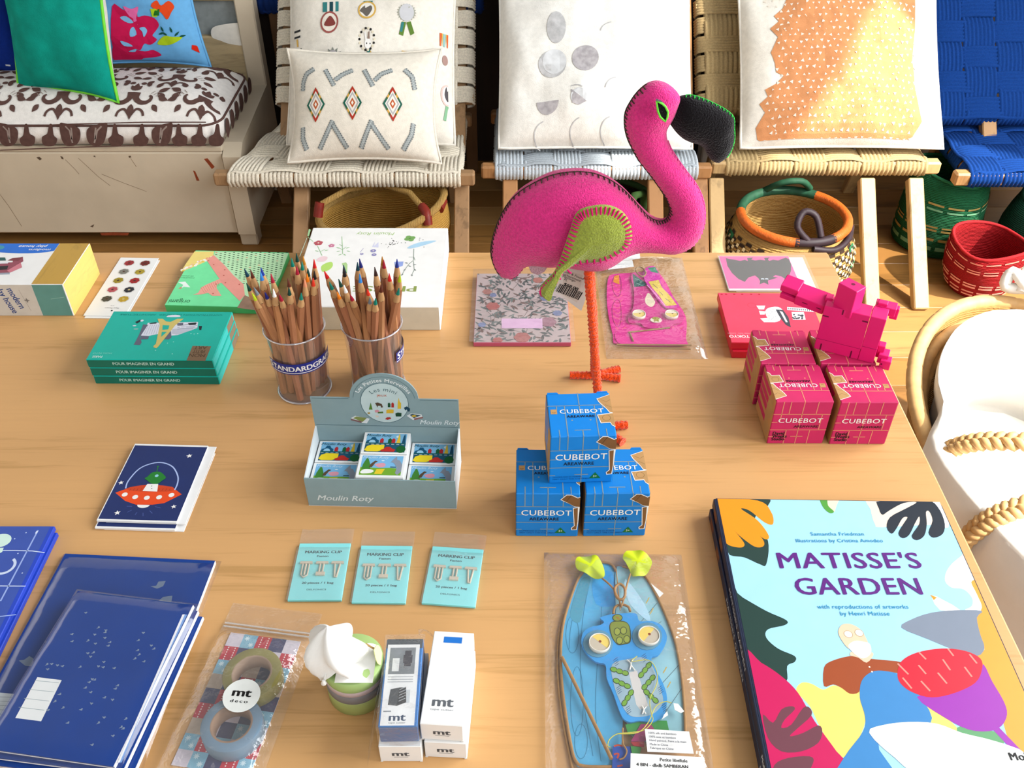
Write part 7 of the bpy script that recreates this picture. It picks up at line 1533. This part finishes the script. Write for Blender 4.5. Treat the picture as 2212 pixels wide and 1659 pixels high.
BODY = [(470, 550), (530, 530), (600, 520), (700, 515), (745, 525), (765, 575), (860, 575), (930, 610), (970, 690), (945, 770), (900, 830), (850, 850), (880, 930), (940, 1040), (970, 1150), (950, 1270), (900, 1310), (850, 1330), (760, 1320), (700, 1330), (650, 1310), (620, 1260), (570, 1120), (520, 1000), (510, 900), (440, 880), (370, 820), (330, 740), (345, 660), (400, 620), (470, 605), (500, 580)]
def art_bd(b, Sx):
    GL_ = ink('#a9bcc4'); b.ink(Sx, q(cr([(560, 900), (680, 860), (800, 850), (870, 930), (920, 1080), (940, 1180), (880, 1260), (790, 1290), (690, 1280), (620, 1180), (570, 1040)], 4)), M('#a4bcc8', rough=.35, var=.1), 1)
    b.ink(Sx, q([(685, 960), (745, 945), (830, 1210), (770, 1240), (740, 1200)]), ink('#d9d4d0'), 2)
    OLV = ink('#8f9a3e'); OLD = ink('#3f4a22')
    for o, m, l in ((0, OLD, 2), (6, OLV, 3)): b.ink(Sx, q(cr([(540 + o, 610), (575, 575 + o), (660, 580 + o), (695 - o, 630), (697 - o, 730), (650, 750 - o), (600, 752 - o), (555 + o, 690)], 4)), m, l)
    for o, m, l in ((0, OLD, 4), (5, OLV, 5)): b.ink(Sx, q(disc(600, 552, 38 - o, 28 - o, 16)), m, l)
    for cx, cy in ((598, 655), (645, 648), (615, 722), (670, 712)):
        for o, m, l in ((0, OLD, 4), (5, ink('#a5ae4c'), 5)): b.ink(Sx, q(disc(cx, cy, 26 - o, 30 - o, 14)), m, l)
    b.line(Sx, q([(590, 550), (610, 545), (600, 560), (620, 562)]), .0006, ink('#c0582a'), 6)
    for x, y, a in ((560, 930, .3), (580, 1015, .45), (640, 1180, -1.0), (765, 970, -.9), (790, 1060, -.85), (805, 1100, .75)):
        for o, m, l in ((0, ink('#2f4a24'), 3), (5, ink('#7fae3e'), 4)):
            for k in range(3): b.ink(Sx, q(disc(x + 45 * k * math.cos(a) + 12, y + 45 * k * math.sin(a) + 8, 28 - o, 21 - o, 12, rot=a)), m, l)
    for x0, y0, sx in ((570, 870, 1), (590, 1080, 1), (660, 1230, 1), (780, 840, 1), (900, 1080, 1), (930, 1210, 1)):
        for k in range(4): b.line(Sx, q([(x0 + k * 4, y0 + k * 14), (x0 + 30 + k * 4, y0 - 22 + k * 14)]), .0004, ink('#24507a'), 2)
plate('body', BODY, .0048, .0022, BB, art_bd)
for cx, cy, R_, half in ((455, 745, 112, 0), (822, 690, 112, 1)):
    plate('eye_socket', disc(cx, cy, R_, R_ * .92, 16), .0071, .0004, M('#6a9fb8', rough=.3, var=.1), sm=0)
    x, y = q([(cx + 10, cy + 10)])[0]; x2 = q([(cx + 90, cy + 10)])[0][0]; r = x2 - x
    b = MB(); b.lathe([(.0003, 0), (r, 0), (r, .0042), (r * .93, .0042), (r * .92, .0012), (.0003, .0012)], M('#efe8da', rough=.5), 32); Sx = Surf(mw(t) @ Matrix.Translation((x, y, .0076)), (0, 0, .0034), (1, 0, 0), (0, 1, 0))
    b.ink(Sx, disc(0, 0, r * .90, n=28), ink('#cfc3b0'), 0); a0 = (-.75 if not half else .9); b.ink(Sx, disc(0, 0, r * .90, n=20, a0=a0, a1=a0 + PI), ink('#f2d774'), 1); b.ink(Sx, disc(.0004, .001, .0013, n=10), ink('#9a4a14'), 2); b.build('eye', t, (x, y, .0076))
TIE = M('#f2efe8', rough=.5)
for pts in ([(670, 870), (700, 900), (690, 945)], [(715, 865), (700, 905), (730, 950)], [(780, 1215), (795, 1240), (785, 1275)], [(815, 1220), (795, 1245), (810, 1275)]): b = MB(); b.tube([(*p, .0082) for p in cr(q(pts), 3, False)], .0006, TIE, 6); b.build('tie', t)
THR = M('#d8cf5a', rough=.7)
for pts in ([(745, 850), (705, 890), (830, 880), (890, 960), (890, 1060), (840, 1170), (850, 1270), (860, 1330), (800, 1400), (700, 1420), (600, 1430), (540, 1470), (525, 1520), (545, 1530)], [(600, 1430), (750, 1420), (830, 1340), (880, 1230), (950, 1190), (1000, 1200)]): b = MB(); b.tube([(*p, .0095) for p in cr(q(pts), 4, False)], .0004, THR, 5); b.build('thread', t)
plate('tail', [(660, 1340), (760, 1320), (880, 1310), (970, 1310), (990, 1400), (900, 1420), (680, 1410)], .0040, .0012, ink('#3f9a4a'), sm=0)
plate('tail', [(775, 1340), (850, 1340), (890, 1400), (800, 1470), (700, 1470)], .0053, .0008, ink('#a83a72'), sm=0); plate('tail', [(700, 1475), (800, 1470), (800, 1510), (720, 1500)], .0053, .0008, ink('#b5303a'), sm=0); plate('tail', [(700, 1500), (780, 1510), (760, 1600), (715, 1590)], .0045, .0008, ink('#4fa050'), sm=0)
plate('tail', [(565, 1500), (700, 1500), (730, 1580), (700, 1760), (560, 1760)], .0036, .0010, ink('#2f5ab0'), lambda b, Sx: [b.line(Sx, q(cr(a, 3, False)), .0014, ink('#c8502e'), 1) for a in ([(575, 1500), (610, 1490), (640, 1500)], [(575, 1560), (610, 1555), (600, 1590)], [(600, 1650), (640, 1640)])], sm=0)
cane('red_cord', [(640, 1370), (640, 1480), (670, 1540), (650, 1590), (615, 1605)], .0060, .0007)
LQ = q([(800, 1400), (1130, 1420), (1165, 1585), (820, 1570)]); tx = []
for i, s_ in enumerate(('100% silk and bamboo', '100% soie et bamboo', 'Hand painted, Peint a la main', 'Made in China', 'Fabrique en Chine')):
    x, y = q([(830 + i * 3, 1440 + i * 28)])[0]; vs, fs, wd = text_geo(s_); tx.append((s_, x + wd * .0017 / 2, y, .0017, D(-2), 0.0))
label(t, mw(t), LQ, .0105, tx); L2 = q([(695, 1585), (1230, 1615), (1235, 1800), (690, 1790)]); a_, c_ = q([(1015, 1650)])[0], q([(930, 1690)])[0]
label(t, mw(t), L2, .0112, [('Petite libellule', *a_, .0026, D(-2), .03), ('4 BIN - dbdb SAMBERAN', *c_, .0026, D(-2), .05)])
b = MB(); b.prism(q([(850, 285), (945, 360), (915, 390)]), .0052, .0056, M('#f4f2ee', rough=.5)); b.build('paper_corner', t)
for pts in ([(1015, 1200), (1050, 1205), (1095, 1260), (1070, 1275), (1025, 1250)], [(970, 1260), (975, 1290), (930, 1320), (945, 1285)]):
    b = MB(); b.prism(q(pts), .0090, .0094, M('#f8f7f4', rough=.4)); b.build('paper_scrap', t)
b = MB(); pouch(b, .131, .256, .0128, BAG, seed=2, wr=.0022, n=30, pw=9); b.build('film_bag', t)

# ================================================================== picture books
zB = crop(1500, 1060, 2212, 1972); BW, BH = .219, .292
for k, lb in enumerate(('large picture book underneath the garden book, only its spine showing', 'large picture book with a sky blue garden cover at the corner of the table')):
    t = thing('picture_book', lb, 'book', (.3065 - .0012 * (1 - k), .4885 - .002 * (1 - k), T + .0112 * k), D(-1.2 + .5 * (1 - k)), 'picture books in a stack')
    NVY = M('#26304a', rough=.45, var=.05); b = MB()
    b.box(-BW / 2 + .004, -BH / 2 + .003, .0014, BW / 2 - .003, BH / 2 - .003, .0096, M('#efe9de', rough=.8, var=.06, scale=600, stretch=(1, 1, 40))); b.build('pages', t)
    b = MB(); R_ = .006
    def crn(): return [(-BW / 2, -BH / 2), (BW / 2 - R_, -BH / 2)] + [(BW / 2 - R_ + R_ * math.sin(a), -BH / 2 + R_ - R_ * math.cos(a)) for a in (.5, 1.0, 1.57)] + [(BW / 2, BH / 2 - R_)] + [(BW / 2 - R_ + R_ * math.cos(a), BH / 2 - R_ + R_ * math.sin(a)) for a in (.5, 1.0, 1.57)] + [(-BW / 2, BH / 2)]
    b.prism(crn(), 0, .0014, NVY); b.prism(crn(), .0096, .0110, NVY); b.box(-BW / 2 - .0022, -BH / 2, 0, -BW / 2 + .0004, BH / 2, .0110, NVY, bev=.001)
    Sl = Surf(mw(t), (-BW / 2 - .0022, 0, 0), (0, -1, 0), (0, 0, 1)); b.text(Sl, "MATISSE'S GARDEN", .002, .0035, .0048, ink('#d8dce0'), 1, bold=.0, w=.0062, space=1.1); b.text(Sl, 'MoMA', .128, .0035, .0045, ink('#d8dce0'), 1, bold=.05)
    b.ink(Sl, rect(-.135, .0012, -.120, .0098), ink('#7a4a36'), 0); b.ink(Sl, rect(-.100, .0012, -.085, .0098), ink('#8a5a3a'), 0)
    if k:
        S = top_surf(t, .0110); q = lambda p: S.uv(zB(p)); X0, X1, Y0, Y1 = -BW / 2 + .0016, BW / 2 - .0008, -BH / 2 + .0006, BH / 2 - .0006
        def P(pts, c, l=1, n=5):
            pts = cr(q(pts), n) if n else q(pts); pts = [(max(X0, min(X1, a)), max(Y0, min(Y1, c_))) for a, c_ in pts]; pts = [p_ for i_, p_ in enumerate(pts) if math.hypot(p_[0] - pts[i_ - 1][0], p_[1] - pts[i_ - 1][1]) > 1e-6]
            if len(pts) > 2: b.ink(S, pts, M(c, rough=.38, spec=.35, var=.02) if isinstance(c, str) else c, l)
        b.ink(S, [p for p in rect(X0, Y0, X1, Y1)], M('#aedcf3', rough=.38, spec=.35, var=.02), 0)
        # border leaves and blobs, plain cut-paper shapes
        P([(80, 40), (420, 40), (440, 90), (360, 170), (440, 300), (430, 440), (390, 440), (300, 400), (190, 370), (100, 200)], '#2f4a44', 1); P([(80, 30), (380, 60), (460, 130), (470, 200), (420, 190), (330, 120), (280, 110), (380, 180), (445, 270), (420, 290), (340, 230), (300, 200), (400, 280), (415, 330), (360, 335), (270, 270), (240, 240), (300, 320), (260, 340), (170, 300), (110, 150)], '#f39d22', 2)
        P([(750, 40), (790, 100), (830, 132), (850, 90), (858, 40)], '#f4dcc6', 1); P([(748, 40), (770, 100), (810, 135), (835, 125), (800, 90), (790, 40)], '#5fa64a', 2)
        P([(1060, 30), (1056, 120), (1080, 200), (1120, 218), (1400, 205), (1520, 210), (1530, 30)], '#f6dfcd', 1); P([(1440, 30), (1400, 70), (1420, 150), (1520, 220), (1560, 30)], '#fdfcfa', 2)
        P([(1110, 50), (1105, 110), (1125, 145), (1165, 120), (1250, 75), (1330, 70), (1260, 110), (1170, 160), (1150, 220), (1180, 258), (1210, 225), (1245, 165), (1275, 160), (1250, 200), (1220, 255), (1245, 285), (1285, 265), (1320, 195), (1345, 155), (1345, 200), (1300, 270), (1330, 297), (1375, 270), (1390, 200), (1385, 130), (1405, 125), (1425, 180), (1400, 250), (1430, 282), (1485, 260), (1498, 200), (1470, 120), (1420, 60), (1380, 50)], '#2d3540', 3, 3)
        P([(190, 580), (290, 640), (430, 720), (550, 775), (540, 805), (440, 830), (430, 880), (500, 945), (600, 990), (600, 1025), (555, 1050), (550, 1140), (450, 1100), (300, 1000)], '#2c4a43', 1, 4)
        P([(300, 990), (400, 1030), (520, 1110), (620, 1210), (720, 1380), (850, 1560), (940, 1700), (400, 1720)], '#cf1f66', 2, 4)
        P([(410, 1340), (470, 1390), (520, 1310), (580, 1290), (600, 1310), (540, 1370), (520, 1420), (580, 1400), (650, 1300), (690, 1300), (700, 1345), (620, 1420), (570, 1470), (650, 1450), (740, 1405), (765, 1440), (740, 1510), (640, 1560), (520, 1560), (440, 1480)], '#7a4a55', 3, 3); P([(480, 1640), (560, 1600), (690, 1590), (710, 1630), (640, 1720), (480, 1720)], '#7a4a55', 3, 3)
        P([(610, 1200), (640, 1150), (700, 1155), (770, 1190), (830, 1165), (880, 1180), (940, 1215), (1000, 1200), (1030, 1300), (1000, 1450), (880, 1600), (760, 1430), (690, 1290)], '#fbdf7c', 1, 4); P([(1380, 1270), (1500, 1350), (1590, 1450), (1420, 1400)], '#fbdf7c', 1, 3)
        P([(990, 1240), (1000, 1140), (1060, 1085), (1140, 1080), (1240, 1110), (1350, 1230), (1410, 1400), (1100, 1500), (1200, 1720), (860, 1720), (900, 1590), (1010, 1440), (1020, 1350)], '#4a90c8', 3, 4)
        P([(775, 1170), (775, 1060), (820, 1020), (930, 990), (1000, 1000), (1090, 1010), (1250, 1030), (1240, 1090), (1130, 1080), (1060, 1090), (1000, 1140), (985, 1205), (930, 1215), (880, 1180), (830, 1160)], '#a8552c', 2, 3)
        P([(930, 985), (950, 960), (1050, 965), (1070, 985), (1030, 1030), (980, 1000)], '#eccfb4', 4, 3); P([(860, 850), (880, 805), (930, 798), (985, 825), (1020, 870), (1040, 930), (1000, 970), (930, 950), (890, 910)], '#ecd0b2', 5, 4); P([(920, 930), (960, 900), (1010, 905), (1050, 920), (1055, 975), (1010, 1005), (960, 980)], '#fbfaf6', 6, 4)
        for cx_ in (920, 985):
            x, y = q([(cx_, 860 if cx_ < 950 else 852)])[0]; b.ring(S, x, y, .0034, .0038, ink('#c8a888'), 7, n=18); b.ink(S, disc(x, y, .0033, n=14), ink('#f6ead8'), 6)
        for x, y in ((1047, 1056), (1062, 1084)): b.ink(S, disc(*q([(x, y)])[0], .0008, n=8), ink('#f2e6da'), 6)
        P([(1560, 420), (1510, 480), (1500, 540), (1540, 580), (1610, 590), (1660, 640), (1660, 690), (1620, 715), (1720, 720), (1760, 640), (1700, 500), (1640, 380)], '#fdfdfb', 1, 4)
        P([(1420, 640), (1440, 630), (1480, 650), (1590, 715), (1470, 715)], '#fbfaf6', 1, 2); P([(1410, 622), (1450, 640), (1432, 655)], '#e0a030', 2, 0)
        P([(1660, 540), (1690, 620), (1720, 700), (1680, 760), (1700, 860), (1735, 950), (1690, 990), (1740, 1100), (1860, 1300), (1850, 1400), (1960, 1640), (2200, 1700), (2100, 1200), (1800, 600)], '#f6a944', 1, 4)
        P([(1238, 820), (1300, 770), (1420, 730), (1580, 715), (1720, 720), (1690, 760), (1710, 860), (1735, 940), (1690, 990), (1560, 955), (1400, 890)], '#8a93a2', 2, 3)
        P([(1330, 1235), (1500, 1200), (1700, 1080), (1730, 1040), (1780, 1140), (1850, 1260), (1870, 1340), (1835, 1410), (1760, 1440), (1640, 1430), (1500, 1360)], '#a63cb4', 3, 3); P([(1780, 1425), (1820, 1415), (1960, 1560), (1930, 1580), (1860, 1510)], '#a63cb4', 3, 0)
        P([(1215, 1090), (1240, 1020), (1330, 970), (1480, 945), (1620, 960), (1710, 1005), (1720, 1070), (1680, 1150), (1560, 1210), (1420, 1238), (1300, 1205), (1230, 1150)], '#e0243e', 4, 4)
        for a in ([(1340, 965), (1385, 1010)], [(1515, 945), (1550, 990)], [(1215, 1035), (1280, 1100)], [(1340, 1045), (1385, 1098)], [(1485, 1010), (1530, 1075)], [(1645, 980), (1690, 1035)], [(1615, 1055), (1660, 1115)], [(1455, 1090), (1510, 1155)], [(1245, 1120), (1300, 1185)], [(1355, 1140), (1410, 1200)]): b.line(S, q(a), .0015, ink('#ec9a8c'), 6)
        P([(1590, 1410), (1760, 1430), (1850, 1480), (1830, 1520), (1680, 1490), (1580, 1450)], '#6fa878', 2, 3)
        P([(1045, 1450), (1120, 1405), (1280, 1385), (1450, 1395), (1600, 1450), (1800, 1500), (1990, 1580), (2000, 1740), (1400, 1720), (1200, 1600)], '#f7f8f3', 5, 3)
        TQ = ink('#2a9ac0'); PU = M('#6a2a86', rough=.4, spec=.3, var=.03)
        def tl(s_, zx, zy, h, m, l=8, bold=0.0, wpx=None, rot=D(1.2)):
            x, y = q([(zx, zy)])[0]; vs, fs, wd = text_geo(s_, bold, 0, 1.06); x2 = q([(zx + (wpx or 0), zy)])[0][0] - x; b.text(S, s_, x, y, h, m, l, rot, bold=bold, w=(x2 / wd if wpx else None), space=1.06)
        tl('Samantha Friedman', 857, 270, .0042, TQ, wpx=318, bold=.01); tl('Illustrations by Cristina Amodeo', 870, 310, .0042, TQ, wpx=520, bold=.01)
        tl("MATISSE'S", 940, 465, .0180, PU, wpx=850, bold=.025); tl('GARDEN', 993, 622, .0182, PU, wpx=750, bold=.025)
        tl('with reproductions of artworks', 1010, 707, .0042, TQ, wpx=545, bold=.01); tl('by Henri Matisse', 1023, 748, .0042, TQ, wpx=295, bold=.01); tl('MoMA', 1990, 1615, .0062, BLK, wpx=190, bold=.06, l=9)
    b.build('cover', t)
